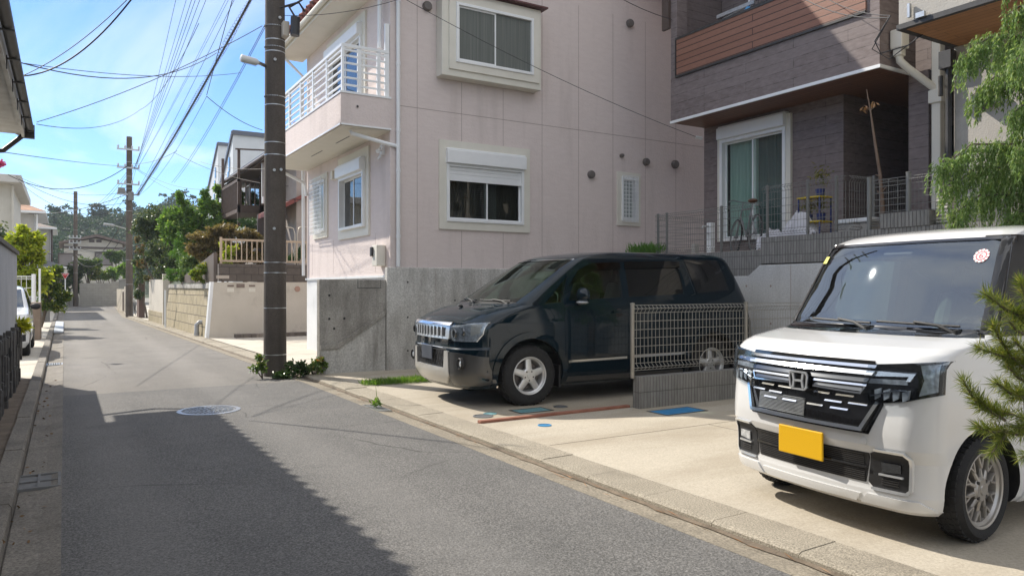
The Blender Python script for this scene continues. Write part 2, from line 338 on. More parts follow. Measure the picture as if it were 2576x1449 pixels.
RUST = mat('brown_gutter', (.085,.06,.05), rough=.55)
# ================================================================ the ground
def kx(Y): return 3.29 if Y < 11 else 3.29-(Y-11)*.0213 if Y < 41 else 2.65+(Y-41)*.036
def sweep(name, prof, ys, m, seg=None, gap=.0035, xf=kx, **kw):
    """sweep a (dx, z) section along the road edge; seg cuts it in stones"""
    b = MB()
    if seg is None: runs = [ys]
    else:
        runs, y = [], ys[0]
        while y < ys[-1]: runs.append([y+gap/2, min(y+seg-gap/2, ys[-1])]); y += seg
    for run in runs:
        jz = random.uniform(-.004, .004) if seg else 0; jx = random.uniform(-.003, .003) if seg else 0
        vs = [(xf(y)+dx+jx, y, z+jz*(z > .0)) for y in run for dx, z in prof]; n = len(prof); L = len(run)
        b.add(vs, [(i*n+k, i*n+k+1, (i+1)*n+k+1, (i+1)*n+k) for i in range(L-1) for k in range(n-1)] + ([list(range(n)), list(range((L-1)*n, L*n))] if seg else []))
    return b.build(name, m, kind='structure', base=False, **kw)
MB().box(-400, 400, -200, 600, -.6, -.05).build('ground', EARTH, kind='structure', base=False)
ysd = [-6, 0, 4, 8, 11, 20, 30, 41, 55, 66]
def sheet(name, x0, x1, ys, z, m):
    b = MB(); vs = []
    for y in ys: vs += [(x0(y), y, z), (x1(y), y, z)]
    b.add(vs, [(2*i, 2*i+1, 2*i+3, 2*i+2) for i in range(len(ys)-1)]); return b.build(name, m, kind='structure', base=False)
YS = 11.35
sheet('road', lambda y: -.02, lambda y: kx(y)-.20, ysd, 0, ROAD2)
sheet('road_repair', lambda y: -.015, lambda y: kx(y)-.21, [-6, 0, 5, 8, 11, YS], .004, ROAD)
MB().quad((-30, 66, -.004), (40, 66, -.004), (40, 71, -.004), (-30, 71, -.004)).build('cross_road', ROAD2, kind='structure', base=False)
sweep('gutter', [(-.22, -.03), (-.22, .006), (-.04, -.014), (.03, -.016)], ysd, GUT)
sweep('kerb', [(0, -.06), (.006, .022), (.03, .036), (.315, .040), (.315, -.06)], [-6, 52], KERB, seg=.61)
lx = lambda y: 0.
b = MB(); y = -4.0; P = []
while y < 30: P.append((y, random.uniform(.008, .022)+(.015 if random.random() < .12 else 0))); y += .11
b.add([p for (y, w) in P for p in ((kx(y)-w, y, -.009), (kx(y)+.004, y, .004))], [(2*i, 2*i+1, 2*i+3, 2*i+2) for i in range(len(P)-1)]); b.build('gutter_dirt', SOIL, kind='stuff', base=False, label='line of dark dirt lying along the foot of the kerb', cat='dirt')
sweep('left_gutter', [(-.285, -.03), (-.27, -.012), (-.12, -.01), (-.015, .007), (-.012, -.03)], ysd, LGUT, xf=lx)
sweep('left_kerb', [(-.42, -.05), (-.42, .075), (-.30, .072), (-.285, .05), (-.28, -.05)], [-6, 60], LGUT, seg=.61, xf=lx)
sweep('left_verge', [(-1.3, .03), (-.42, .03)], [-6, 13.6], SOIL, xf=lx)
sweep('left_pavement', [(-9, .03), (-.42, .03)], [13.6, 30, 64], APRON, xf=lx)
b = MB(); b.quad((3.60, -6, .035), (9.2, -6, .035), (9.2, 6.63, .035), (3.60, 6.63, .035)); b.quad((3.60, 6.67, .035), (9.2, 6.67, .035), (9.2, 11.75, .035), (3.60, 11.75, .035))
b.quad((3.60, 6.63, .031), (9.2, 6.63, .031), (9.2, 6.67, .031), (3.60, 6.67, .031))
b.build('driveway', DRIVE, kind='structure', base=False)
b = MB(); b.box(3.66, 9, 5.395, 5.403, .0355, .0365); b.box(3.66, 9, 1.6, 1.608, .0355, .0365); b.box(5.6, 5.608, -5, 5.39, .0355, .0365)
b.build('driveway_joint', mat('joint_black', (.13,.115,.09), rough=.9), kind='structure', base=False)
sheet('apron', lambda y: kx(y)+.36, lambda y: 14., [11.75, 14, 17, 21.9], .036, APRON)
sheet('far_verge', lambda y: kx(y)+.3, lambda y: 40., [21.9, 30, 41, 52, 66], .02, APRON)
MB().box(3.64, 5.62, 6.63, 6.70, .03, .062).build('brick_edging', BRICKR, bevel=.006, label='low strip of red bricks dividing the two driveways', cat='brick edging')
# ---------------------------------------------------------------- manhole covers and lids
IRON = mat('cast_iron', (.16,.17,.18), (.23,.235,.24), 9, .55, .6)
IRONL = mat('polished_iron', (.42,.44,.47), (.5,.52,.55), 9, .35, .8)
def manhole(c, r, label, wear=IRONL, studs=True, name='manhole_cover', catn='manhole cover', z=.004, body=IRON):
    t = thing(name, label, catn, (c[0], c[1], z)); b = MB(); b.lathe([(r, -.02), (r, .006), (r-.05*r/.34, .007), (r-.05*r/.34, -.01)], (c[0], c[1], z), 2, 40); b.build('rim', wear, t, 30)
    ri = r*.84; b = MB(); b.lathe([(0, .002), (ri, .002), (ri, -.02)], (c[0], c[1], z), 2, 36); b.build('lid', body, t, 30)
    if studs:
        b = MB()
        for ring, n in ((.82, 28), (.62, 22), (.42, 14), (.22, 7)):
            for k in range(n):
                a = 2*PI*k/n; x, y = c[0]+ri*ring*math.cos(a), c[1]+ri*ring*math.sin(a); ca, sa = math.cos(a), math.sin(a); l, w = r*.062, r*.03
                q = [(x+ca*u*l-sa*v*w, y+sa*u*l+ca*v*w) for u, v in ((-1,-1),(1,-1),(1,1),(-1,1))]; b.prism(q, 2, z+.002, z+.0085)
        b.build('tread_stud', wear, t); 
        t.children[-1]['kind'] = 'stuff'
    return t
manhole(G(526, 1032, .004), .345, 'large round patterned iron manhole cover in the road')
BLUEP = mat('blue_plastic', (.035,.20,.42), (.05,.25,.48), 8, .5)
TEAL = mat('faded_blue_plastic', (.13,.27,.30), (.17,.32,.34), 8, .5)
def lid_rect(x0, x1, y0, y1, m, label):
    t = thing('meter_lid', label, 'meter lid', ((x0+x1)/2, (y0+y1)/2, .035), 'blue meter lids'); b = MB(); z = .0355
    b.box(x0-.025, x1+.025, y0-.025, y0, .03, z+.003); b.box(x0-.025, x1+.025, y1, y1+.025, .03, z+.003); b.box(x0-.025, x0, y0, y1, .03, z+.003); b.box(x1, x1+.025, y0, y1, .03, z+.003); b.build('frame', BLACK, t)
    b = MB(); b.box(x0, x1, y0, y1, .03, z+.0025)
    for k in range(5): b.box(x0+.04, x1-.04, y0+.05+k*(y1-y0-.1)/4-.004, y0+.05+k*(y1-y0-.1)/4+.004, z+.0025, z+.006)
    b.build('lid', m, t)
lid_rect(5.62, 6.2, 6.02, 6.30, BLUEP, 'bright blue rectangular meter lid in front of the block wall')
lid_rect(4.33, 4.72, 6.94, 7.16, TEAL, 'faded teal rectangular meter lid beside the dark van wheel')
for px, py, r, m, l in ((1370, 1070, .07, BLUEP, 'small blue round valve cap on the sunlit driveway'), (1233, 1041, .075, TEAL, 'small blue round valve cap beside the brick strip')):
    q = G(px, py, .035); manhole((q.x, q.y), r, l, m, False, 'valve_cap', 'valve cap', .036, m)
for px, py, r, l in ((1410, 1023, .085, 'small dark round iron lid behind the brick strip'), (1165+50, 1047, .11, 'worn round iron lid near the kerb by the dark van')):
    q = G(px, py, .035); manhole((q.x, q.y), r, l, IRON, False, 'drain_cover', 'drain cover', .036)
def grate(c, w, l, label, nx, ny, name='drain_grate', m=None):
    m = m or STEEL
    t = thing(name, label, 'drain grate', (c[0], c[1], 0)); b = MB(); x0, x1, y0, y1 = c[0]-w/2, c[0]+w/2, c[1]-l/2, c[1]+l/2
    b.box(x0-.02, x1+.02, y0-.02, y0, -.03, .009); b.box(x0-.02, x1+.02, y1, y1+.02, -.03, .009); b.box(x0-.02, x0, y0, y1, -.03, .009); b.box(x1, x1+.02, y0, y1, -.03, .009); b.build('frame', m, t)
    b = MB()
    for i in range(1, nx): b.box(x0+w*i/nx-.007, x0+w*i/nx+.007, y0, y1, -.015, .0085)
    for i in range(1, ny): b.box(x0, x1, y0+l*i/ny-.006, y0+l*i/ny+.006, -.015, .0075)
    b.build('bars', m, t); MB().box(x0, x1, y0, y1, -.03, -.004).build('sump', BLACK if nx > 2 else m, t)
q = G(940, 1027, 0); grate((3.16, q.y), .13, .5, 'steel grid drain grate in the gutter by the kerb', 4, 14)
grate((-.16, 6.45), .24, .42, 'steel drain cover in the shaded left gutter', 2, 2, m=mat('weathered_steel', (.13,.13,.13), (.18,.18,.175), 12, .8))
grate((-.155, 16.2), .22, .32, 'slotted drain grate in the sunlit left gutter', 6, 2)
# ================================================================ building helpers
def frameY(c):   # a facade facing -Y: (u along X, d outward, z)
    return lambda b, u0, u1, d0, d1, z0, z1: b.box(u0, u1, c-d0, c-d1, z0, z1)
def frameX(c):   # a facade facing -X: (u along Y, d outward, z)
    return lambda b, u0, u1, d0, d1, z0, z1: b.box(c-d0, c-d1, u0, u1, z0, z1)
def ring(B, b, u0, u1, z0, z1, w, d0, d1, wt=None, wb=None):
    wt = w if wt is None else wt; wb = w if wb is None else wb
    B(b, u0, u0+w, d0, d1, z0, z1); B(b, u1-w, u1, d0, d1, z0, z1); B(b, u0+w, u1-w, d0, d1, z1-wt, z1); B(b, u0+w, u1-w, d0, d1, z0, z0+wb)
def holewall(b, axis, c, u0, u1, z0, z1, holes, depth=.14, into=1):
    us = sorted({u0, u1, *[h[0] for h in holes], *[h[1] for h in holes]}); zs = sorted({z0, z1, *[h[2] for h in holes], *[h[3] for h in holes]})
    P = (lambda u, d, z: (c+d*into, u, z)) if axis == 0 else (lambda u, d, z: (u, c+d*into, z))
    for i in range(len(us)-1):
        for j in range(len(zs)-1):
            mu, mz = (us[i]+us[i+1])/2, (zs[j]+zs[j+1])/2
            if any(h[0] < mu < h[1] and h[2] < mz < h[3] for h in holes): continue
            b.quad(P(us[i],0,zs[j]), P(us[i+1],0,zs[j]), P(us[i+1],0,zs[j+1]), P(us[i],0,zs[j+1]))
    for h in holes:
        a, e, f, g = h[:4]
        for p, q in (((a,f),(e,f)), ((e,f),(e,g)), ((e,g),(a,g)), ((a,g),(a,f))):
            b.quad(P(p[0],0,p[1]), P(q[0],0,q[1]), P(q[0],depth,q[1]), P(p[0],depth,p[1]))
def sash_window(par, B, u0, u1, z0, z1, trim=.0, fr=.05, d=.03, shutter=0, curtain=None, slide=.5, glass=None, trimm=None, name='window', drop=0, split=True):
    """window > trim, sash, pane, shutter_box, shutter, curtain"""
    glass = glass or GLASSD; b = MB(); zt = z1-shutter
    ring(B, b, u0, u1, z0, zt, fr, -.05, d+.03); w = b.build(name, WHITE, par, bevel=.004)
    if trim:
        b = MB(); ring(B, b, u0-trim, u1+trim, z0-trim, z1+trim, trim, -.02, .035); b.build('trim', trimm or CREAM, w)
    um = u0+(u1-u0)*slide; a = u0+fr; e = u1-fr; f = z0+fr; g = zt-fr-drop
    b = MB(); s = .028
    if split:
        ring(B, b, a, um+s, f, zt-fr, s, -.015, .01); ring(B, b, um-s+.002, e, f, zt-fr, s, -.045, -.018); b.build('sash', WHITE, w)
        b = MB(); B(b, a+s, um, -.006, -.001, f+s, zt-fr-s); B(b, um+s, e-s, -.034, -.029, f+s, zt-fr-s); b.build('pane', glass, w)
    else:
        ring(B, b, a, e, f, zt-fr, s, -.015, .01); b.build('sash', WHITE, w); b = MB(); B(b, a+s, e-s, -.006, -.001, f+s, zt-fr-s); b.build('pane', glass, w)
    if shutter:
        b = MB(); B(b, u0-.015, u1+.015, -.02, d+.10, zt, z1-.035); B(b, u0-.015, u1+.015, -.02, d+.06, z1-.035, z1); b.build('shutter_box', WHITE, w, bevel=.012)
    if drop:
        b = MB(); n = max(2, int(drop/.055))
        for k in range(n): B(b, a, e, .012, .022, zt-fr-drop+drop*k/n+.003, zt-fr-drop+drop*(k+1)/n-.003)
        B(b, a, e, .010, .032, zt-fr-drop-.05, zt-fr-drop); B(b, a, e, .008, .012, zt-fr-drop, zt-fr); b.build('shutter', WHITE, w)
    if curtain is not None:
        b = MB(); n = 22; 
        for (ca, ce, cm) in curtain:
            vs = []
            for k in range(n*2+1):
                u = a+(e-a)*(ca+(ce-ca)*k/(2*n)); dd = -.13+.018*math.sin(k*1.7); bb = MB(); B(bb, u, u+.001, dd, dd+.001, f, zt-fr); vs += [bb.v[0], bb.v[4]]
            c = MB(); c.add(vs, [(2*i, 2*i+2, 2*i+3, 2*i+1) for i in range(2*n)]); c.build('curtain', cm, w, 60)
    return w
# ================================================================ the pink house
PX, PY = 4.75, 11.83
pink = thing('pink_house', 'pink two storey house with cream window trims and a white balcony above concrete', 'house', (8.4, 14.4, 0))
FW = dict(w=(5.79, 7.40, 2.60, 3.90), bay=(5.86, 7.52, 5.36, 6.42), sm=(9.77, 10.18, 2.80, 3.70))
LW = dict(a=(12.98, 14.38, 2.55, 3.83), g=(15.42, 16.18, 2.62, 3.72), door=(13.15, 15.15, 4.32, 6.35))
b = MB(); BR = .03
holewall(b, 1, PY, PX, 12.2, 1.70, 7.05, [(5.80, 7.39, 2.61, 3.62), (5.9, 7.48, 5.40, 6.38), (9.79, 10.16, 2.82, 3.68)])
b.quad((PX, PY, 7.05), (12.2, PY, 7.05), (12.2, PY, 7.2), (7.7, PY, 9.35), (PX, PY, 7.1))
holewall(b, 0, PX, PY, 16.9, 1.62, 7.05, [(12.99, 14.37, 2.56, 3.60), (15.43, 16.17, 2.63, 3.71), (13.16, 15.14, 4.33, 6.14)])
b.quad((PX, 16.9, 1.6), (12.2, 16.9, 1.6), (12.2, 16.9, 7.2), (7.7, 16.9, 9.35), (PX, 16.9, 7.05)); b.quad((12.2, PY, 1.6), (12.2, 16.9, 1.6), (12.2, 16.9, 7.2), (12.2, PY, 7.2))
b.quad((PX, PY, 4.25), (12.2, PY, 4.25), (12.2, 16.9, 4.25), (PX, 16.9, 4.25)); b.quad((PX, PY, 1.75), (12.2, PY, 1.75), (12.2, 16.9, 1.75), (PX, 16.9, 1.75))
# thin sealant joints between the siding boards
b.k = 1
for k in range(9):
    x = 5.24+k*.866
    segs = [(1.78, 7.0)] if not 5.6 < x < 7.55 else [(1.78, 2.44), (4.03, 5.1)]
    if 9.6 < x < 10.25: segs = [(1.78, 2.64), (3.8, 7.0)]
    for z0, z1 in segs: b.box(x-.004, x+.004, PY-.0015, PY+.01, z0, z1)
for x0, x1 in ((PX, 12.2),): b.box(x0, x1, PY-.002, PY+.01, 4.535, 4.545)
for y in (12.55, 14.95, 16.45):
    b.box(PX-.0015, PX+.01, y-.004, y+.004, 1.7, 2.4)
pw = b.build('wall', [PINK, SEAM], pink)
# corner post, base flashing, foundation
b = MB(); b.box(PX-.012, PX+.10, PY-.012, PY+.04, 1.77, 7.0); b.build('corner_board', PINK, pink)
b = MB(); b.box(PX-.03, PX, PY+.2, 16.93, 1.60, 1.64); b.build('flashing', WPIPE, pink)
b = MB(); b.box(PX-.10, 12.3, PY-.10, PY+.02, -.1, 1.77); f0 = b.build('foundation', CONC, pink, bevel=.012)
b = MB()
for x, z in ((5.02, 1.52), (5.02, .92), (5.02, .35), (5.92, 1.2), (5.92, .5), (6.82, 1.35), (6.82, .7), (7.72, 1.35)): b.lathe([(.016, 0), (.012, .004)], (x, PY-.1055, z), 1, 10)
b.pieces('tie_hole', BLACK, f0)
b = MB()
for x in (5.55, 6.45, 7.35): b.box(x-.003, x+.003, PY-.1015, PY-.09, .05, 1.76)
b.pieces('form_joint', SEAM, f0)
b = MB(); b.box(PX+.0, PX+.2, PY+.03, 16.9, -.1, 1.60); b.build('painted_base', WHITEP, pink)
BY, BX = frameY(PY), frameX(PX)
w = sash_window(pink, BY, 5.79, 7.40, 2.60, 3.90, trim=.14, shutter=.27, drop=.20, curtain=[(0, .42, BLINDM), (.58, .70, CURT), (.70, 1, BLINDM)], slide=.51)
b = MB()
for k in range(22): BY(b, 5.9, 7.3, -.17, -.15, 2.75+k*.036, 2.773+k*.036)
b.build('blind', BLINDM, w)
# bay window upstairs
b = MB(); y0 = PY-.24; b.box(5.60, 7.66, y0, PY-.001, 5.12, 6.62); bay = b.build('bay_window', CREAM, pink, bevel=.01)
b.v, b.f, b.m = [], [], []
B2 = frameY(y0); b = MB(); ring(B2, b, 5.73, 7.60, 5.24, 6.55, .13, -.001, .03); b.build('trim', CREAM, bay)
w = sash_window(pink, B2, 5.86, 7.47, 5.37, 6.42, curtain=None, slide=.49, glass=glassmat('mirror_window_glass', (.30,.34,.34), 2.0), name='bay_sash', d=.02)
b = MB(); b.quad((5.9, y0-.0015, 5.4), (7.45, y0-.0015, 5.4), (7.45, y0-.0015, 6.4), (5.9, y0-.0015, 6.4)); b.build('curtain', mat('net_curtain', (.11,.12,.11), (.16,.17,.155), 3, .9, stretch=(16,16,.2)), w)
b = MB(); b.prism([(5.52, 6.63), (7.74, 6.63), (7.74, 6.66), (5.52, 6.66)], 1, y0-.12, PY); b.build('canopy', mat('maroon_flashing', (.10,.035,.035), rough=.5), bay)
# small barred window
w = sash_window(pink, BY, 9.77, 10.18, 2.80, 3.70, trim=.10, split=False, glass=FROST)
def bars(B, par, u0, u1, z0, z1, d, nu, nz, r=.006, fr=True):
    b = MB()
    for i in range(nu+1): u = u0+(u1-u0)*i/nu; B(b, u-r, u+r, d, d+2*r, z0, z1)
    for j in range(nz+1): z = z0+(z1-z0)*j/nz; B(b, u0, u1, d+.001, d+2*r+.001, z-r, z+r)
    for u in (u0, u1): 
        for z in (z0+.05, z1-.05): B(b, u-r, u+r, 0, d, z-r, z+r)
    return b.build('grille', WHITE, par)
bars(BY, w, 9.77, 10.18, 2.78, 3.72, .07, 5, 12)
# windows on the street side
sash_window(pink, BX, 12.98, 14.38, 2.55, 3.83, trim=.17, shutter=.25, slide=.5, d=.06, glass=glassmat('street_window_glass', (.35,.38,.38), 1.75), curtain=[(.5, 1, CURT)])
w = sash_window(pink, BX, 15.42, 16.18, 2.62, 3.72, trim=.13, split=False, glass=FROST)
bars(BX, w, 15.38, 16.22, 2.58, 3.76, .13, 8, 14)
w = sash_window(pink, BX, 13.15, 15.15, 4.32, 6.35, trim=.16, shutter=.24, slide=.5, d=.05, curtain=[(0, .3, CURT), (.75, 1, CURT)], glass=glassmat('balcony_door_glass', (.4,.44,.44), 1.8), name='balcony_door')
# balcony
bal = MB(); bx = 3.87; by0, by1 = 11.80, 16.9
bal.box(bx, PX-.001, by0, by1, 4.10, 4.22); bal.box(bx, bx+.10, by0, by1, 4.22, 4.62); bal.box(bx+.10, PX-.001, by0, by0+.10, 4.22, 4.62); bal.box(bx+.10, PX-.001, by1-.10, by1, 4.22, 4.62)
balc = bal.build('balcony', PINK, pink)
b = MB(); b.box(bx+.03, PX-.002, by0+.03, by1-.03, 4.085, 4.10); b.build('soffit', CREAM, balc)
b = MB(); b.box(bx-.012, PX-.002, by0-.012, by0+.112, 4.62, 4.655); b.box(bx-.012, bx+.112, by0+.112, by1+.012, 4.62, 4.655); b.box(bx-.01, PX-.002, by0-.010, by0, 4.095, 4.12); b.box(bx-.010, bx, by0-.010, by1, 4.095, 4.12); b.build('coping', WHITE, balc)
b = MB()
for y in (12.6, 14.2): b.box(4.28, 4.30, y, y+.75, 4.082, 4.086)
b.pieces('vent_slot', BLACK, balc)
rl = MB(); rx = bx+.05; ry = by0+.05; zt = 5.44
for z in (4.77, 4.89, 5.01, 5.13, 5.25, 5.345): rl.box(rx-.012, rx+.012, ry+.03, by1-.05, z-.016, z+.016); rl.box(rx+.03, PX-.06, ry-.012, ry+.012, z-.016, z+.016)
rl.box(rx-.03, rx+.03, ry-.03, by1-.02, zt-.05, zt); rl.box(rx+.03, PX-.04, ry-.03, ry+.03, zt-.05, zt)
n = 6
for k in range(n+1): y = ry+(by1-.07-ry)*k/n; rl.box(rx-.022, rx+.022, y-.03, y+.03, 4.655, zt-.05)
for x in (rx+.28, rx+.62): rl.box(x-.03, x+.03, ry-.022, ry+.022, 4.655, zt-.05)
rl.box(PX-.10, PX-.02, ry-.02, ry+.02, 4.655, 5.9)
rl.build('railing', WHITE, balc, bevel=.004)
# roof with verge and eaves
rf = MB(); ex, ez, rx_, rz = 4.20, 6.78, 7.7, 9.5; hx, hz = 12.7, 7.05; yf, yb = 11.15, 17.25; th = .14
rf.prism([(ex, ez), (rx_, rz), (hx, hz), (hx, hz+th), (rx_, rz+th), (ex, ez+th)], 1, yf, yb)
roof = rf.build('roof', TILER, pink)
b = MB(); b.box(ex-.02, ex+.02, yf, yb, ez-.12, ez+.05); b.box(ex+.02, PX-.001, yf+.01, yb-.01, ez-.12, ez-.10)
for s in (0,):
    b.beam((ex, yf+.01, ez-.03), (rx_, yf+.01, rz-.03), .03, .20); b.beam((rx_, yf+.01, rz-.03), (hx, yf+.01, hz-.03), .03, .20)
b.build('fascia', CREAM, roof)
b = MB(); b.tube([(ex-.07, yf, ez-.02), (ex-.07, yb, ez-.02)], .055, 10); b.build('gutter', CREAM, roof)
b = MB()
for k in range(24): b.tube([(ex-.1, yf+.05+k*.255, ez+th-.02), (ex+.5, yf+.05+k*.255, ez+th+.45)], .07, 8)
b.build('roll_tile', TILER, roof)
# pipes and small fittings
def pipe(par, pts, r, m=None, name='downpipe', **kw): b = MB(); b.tube(pts, r, 12); return b.build(name, m or WPIPE, par, 50, **kw)
dp = pipe(pink, [(4.86, PY-.07, 1.78), (4.86, PY-.07, 7.0)], .034)
b = MB()
for z in (2.3, 3.42, 4.1, 5.24, 6.3): b.lathe([(.040, -.03), (.040, .03)], (4.86, PY-.07, z), 2, 12); b.box(4.85, 4.87, PY-.07, PY, z-.008, z+.008)
b.build('clip', WPIPE, dp)
pipe(pink, [(4.10, 12.0, 4.06), (4.13, 12.0, 4.01), (4.70, 11.82, 3.86), (4.84, 11.77, 3.83), (4.86, 11.76, 3.76)], .034, name='balcony_drain')
pipe(pink, [(4.66, 12.1, 5.55), (4.66, 12.1, 7.0)], .04)
pipe(pink, [(4.18, 17.0, 6.7), (4.66, 16.93, 6.25), (4.68, 16.93, 1.7)], .035)
pipe(pink, [(3.95, 16.6, 4.06), (4.66, 16.75, 3.78), (4.70, 16.75, 3.5)], .035, name='balcony_drain')
for x, z, r in ((5.42, 6.33, .085), (10.0, 6.88, .085), (9.0, 3.68, .08), (9.78, 4.13, .04), (10.44, 4.06, .08), (11.26, 4.08, .09), (11.55, 6.4, .1)):
    b = MB(); b.lathe([(r, .0), (r, -.05), (r*.82, -.075), (0, -.08)], (x, PY, z), 1, 20); v = b.build('vent_cap', mat('taupe_vent_cover', (.13,.115,.105), rough=.5) if 'taupe_vent_cover' not in MATS else MATS['taupe_vent_cover'], pink, 35)
b = MB(); b.lathe([(.012, 0), (.02, -.02)], (4.15, 11.80, 4.42), 1, 10); b.build('anchor_eye', DARKM, balc)
mt = MB(); mt.box(PX-.16, PX-.001, 12.06, 12.30, 1.80, 2.16); m0 = mt.build('meter_box', CREAM, pink, bevel=.01)
b = MB(); b.box(PX-.20, PX-.162, 12.22, 12.30, 1.97, 2.13); b.build('intercom', DARKM, m0, bevel=.008)
b = MB(); b.box(PX-.06, PX-.001, 12.10, 12.19, 3.73, 3.90); b.tube([(PX-.06, 12.15, 3.83), (PX-.15, 12.05, 3.76)], .035, 10); b.tube([(PX-.05, 12.16, 3.72), (PX-.1, 12.18, 3.65)], .02, 8); b.build('security_camera', WHITE, pink, 40)
b = MB(); b.box(PX-.10, PX-.001, 14.72, 14.86, 3.62, 3.80); b.build('wall_lamp', CREAM, pink, bevel=.01)
# things on the balcony
ac = thing('air_conditioner', 'white outdoor air conditioner unit standing on the balcony', 'air conditioner', (4.35, 12.6, 4.23))
MB().box(4.15, 4.66, 12.45, 12.72, 4.28, 4.82).build('casing', WHITE, ac, bevel=.015)
b = MB(); 
for k in range(8): b.box(4.45, 4.62, 12.444, 12.449, 4.34+k*.055, 4.375+k*.055)
b.build('vent_slats', BLACK, ac); MB().box(4.2, 4.6, 12.5, 12.68, 4.225, 4.28).build('feet', BLACK, ac)
pt = thing('flower_pot', 'terracotta planter behind the balcony railing', 'flower pot', (4.1, 14.9, 4.23)); b = MB(); b.lathe([(.13, 0), (.19, .42), (.21, .42), (.21, .50), (.18, .50)], (4.12, 14.9, 4.225), 2, 16); b.build('pot', BRICKR, pt, 40)
# stair wall in front of the house
sw_ = thing('concrete_wall', 'dark stained concrete stair wall with a diagonal ledge', 'wall', (4.1, 11.8, 0))
b = MB(); b.prism([(3.52, -.05), (PX-.102, -.05), (PX-.102, 1.56), (3.52, 1.56)], 1, 11.80, 11.95); w_ = b.build('wall', CONC2, sw_, bevel=.006)
q = [(3.525, .50), (3.80, .51), (PX-.11, 1.05), (PX-.11, .97), (3.82, .435), (3.525, .425)]
b = MB(); b.prism(q, 1, 11.765, 11.80); b.build('ledge', CONC2, sw_)
b = MB(); b.prism([(3.525, -.04), (PX-.11, -.04), (PX-.11, .965), (3.82, .43), (3.525, .42)], 1, 11.79, 11.80); b.build('lower_face', CONC, sw_)
b = MB()
for x, z in ((3.68, .92), (3.93, .92), (3.76, .76), (4.62, .30), (3.68, 1.3)): b.lathe([(.02, 0), (.016, -.003)], (x, 11.7985, z), 1, 10)
for a, e in (((4.16, 1.56), (4.16, 1.42)), ((4.16, 1.42), (4.56, 1.42)), ((4.56, 1.42), (4.56, 1.56))): b.beam((a[0], 11.7985, a[1]), (e[0], 11.7985, e[1]), .006, .006)
b.build('tie_hole', BLACK, sw_)
# ================================================================ the dark house
DX, DXO = 10.27, 9.42
dark = thing('dark_house', 'dark brown tiled house with a wood clad balcony and sliding glass door', 'house', (11.5, 8, 2.0))
b = MB()
holewall(b, 0, DX, 7.10, 10.0, 1.9, 4.44, [(8.14, 9.53, 2.30, 4.10)], .12)
b.quad((DX, 10.0, 1.9), (15, 10.0, 1.9), (15, 10.0, 8.6), (DXO+.02, 10.0, 8.6), (DXO+.02, 10.0, 4.44), (DX, 10.0, 4.44))
b.quad((DX, 7.10, 1.9), (12.6, 7.10, 1.9), (12.6, 7.10, 4.44), (DX, 7.10, 4.44)); b.quad((12.6, 5.7, 1.9), (12.6, 7.10, 1.9), (12.6, 7.10, 4.44), (12.6, 5.7, 4.44))
b.quad((15, 5.7, 1.9), (15, 10.0, 1.9), (15, 10.0, 8.6), (15, 5.7, 8.6)); b.quad((DX, 5.72, 4.44), (15, 5.72, 4.44), (15, 5.72, 8.6), (DX, 5.72, 8.6)); b.quad((11.2, 5.72, 1.9), (15, 5.72, 1.9), (15, 5.72, 4.44), (11.2, 5.72, 4.44))
b.quad((DX+.15, 7.10, 4.44), (15, 7.10, 4.44), (15, 10.0, 4.44), (DX+.15, 10.0, 4.44)); b.box(DXO+.1, 15, 5.73, 9.98, 8.5, 8.6)
b.box(10.15, 10.42, 5.72, 6.0, 1.9, 4.42)
b.box(DXO, DX, 5.97, 9.99, 4.44, 5.20); b.box(DXO, DX, 5.97, 6.19, 5.20, 8.6); b.box(DXO+.001, DXO+.25, 9.83, 9.985, 5.20, 8.6)
b.box(10.72, 10.8, 6.0, 9.98, 4.44, 8.5)
b.build('wall', SIDE, dark)
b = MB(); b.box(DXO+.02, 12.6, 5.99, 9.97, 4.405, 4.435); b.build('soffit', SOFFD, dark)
b = MB(); b.box(DXO-.012, DXO+.02, 5.955, 10.0, 4.395, 4.44); b.box(DXO+.02, DX, 5.955, 5.985, 4.395, 4.44); b.build('drip_edge', WHITE, dark)
b = MB(); b.box(DXO-.025, DXO-.001, 6.16, 9.82, 5.225, 5.86); sc_ = b.build('balcony_screen', SLAT, dark)
b = MB(); b.box(DXO-.035, DXO, 6.16, 9.83, 5.19, 5.225); b.box(DXO-.035, DXO+.06, 6.16, 9.83, 5.86, 5.90); b.box(DXO-.035, DXO, 9.83, 9.845, 5.19, 5.90); b.build('screen_rail', DARKM, sc_)
BD = frameX(10.72)
sash_window(dark, BD, 6.8, 9.3, 5.35, 7.4, curtain=[(0, 1, CURTD)], glass=GLASSD, name='balcony_door')
BDX = frameX(DX)
w = sash_window(dark, BDX, 8.12, 9.55, 2.26, 4.34, trim=.0, shutter=.24, d=.05, fr=.06, slide=.5, glass=GLASS, curtain=[(0, .5, CURTD), (.5, 1, CURTG)], name='sliding_door')
b = MB(); BDX(b, 8.03, 8.12, -.02, .055, 2.26, 4.30); BDX(b, 9.55, 9.62, -.02, .055, 2.26, 4.12); b.pieces('trim', CREAM, w)
b = MB(); b.box(DXO-.06, DXO+.0, 9.985, 10.16, 6.12, 8.6); b.box(DXO-.05, DXO, 10.16, 10.17, 6.12, 8.6); b.build('corner_box', RUST, dark)
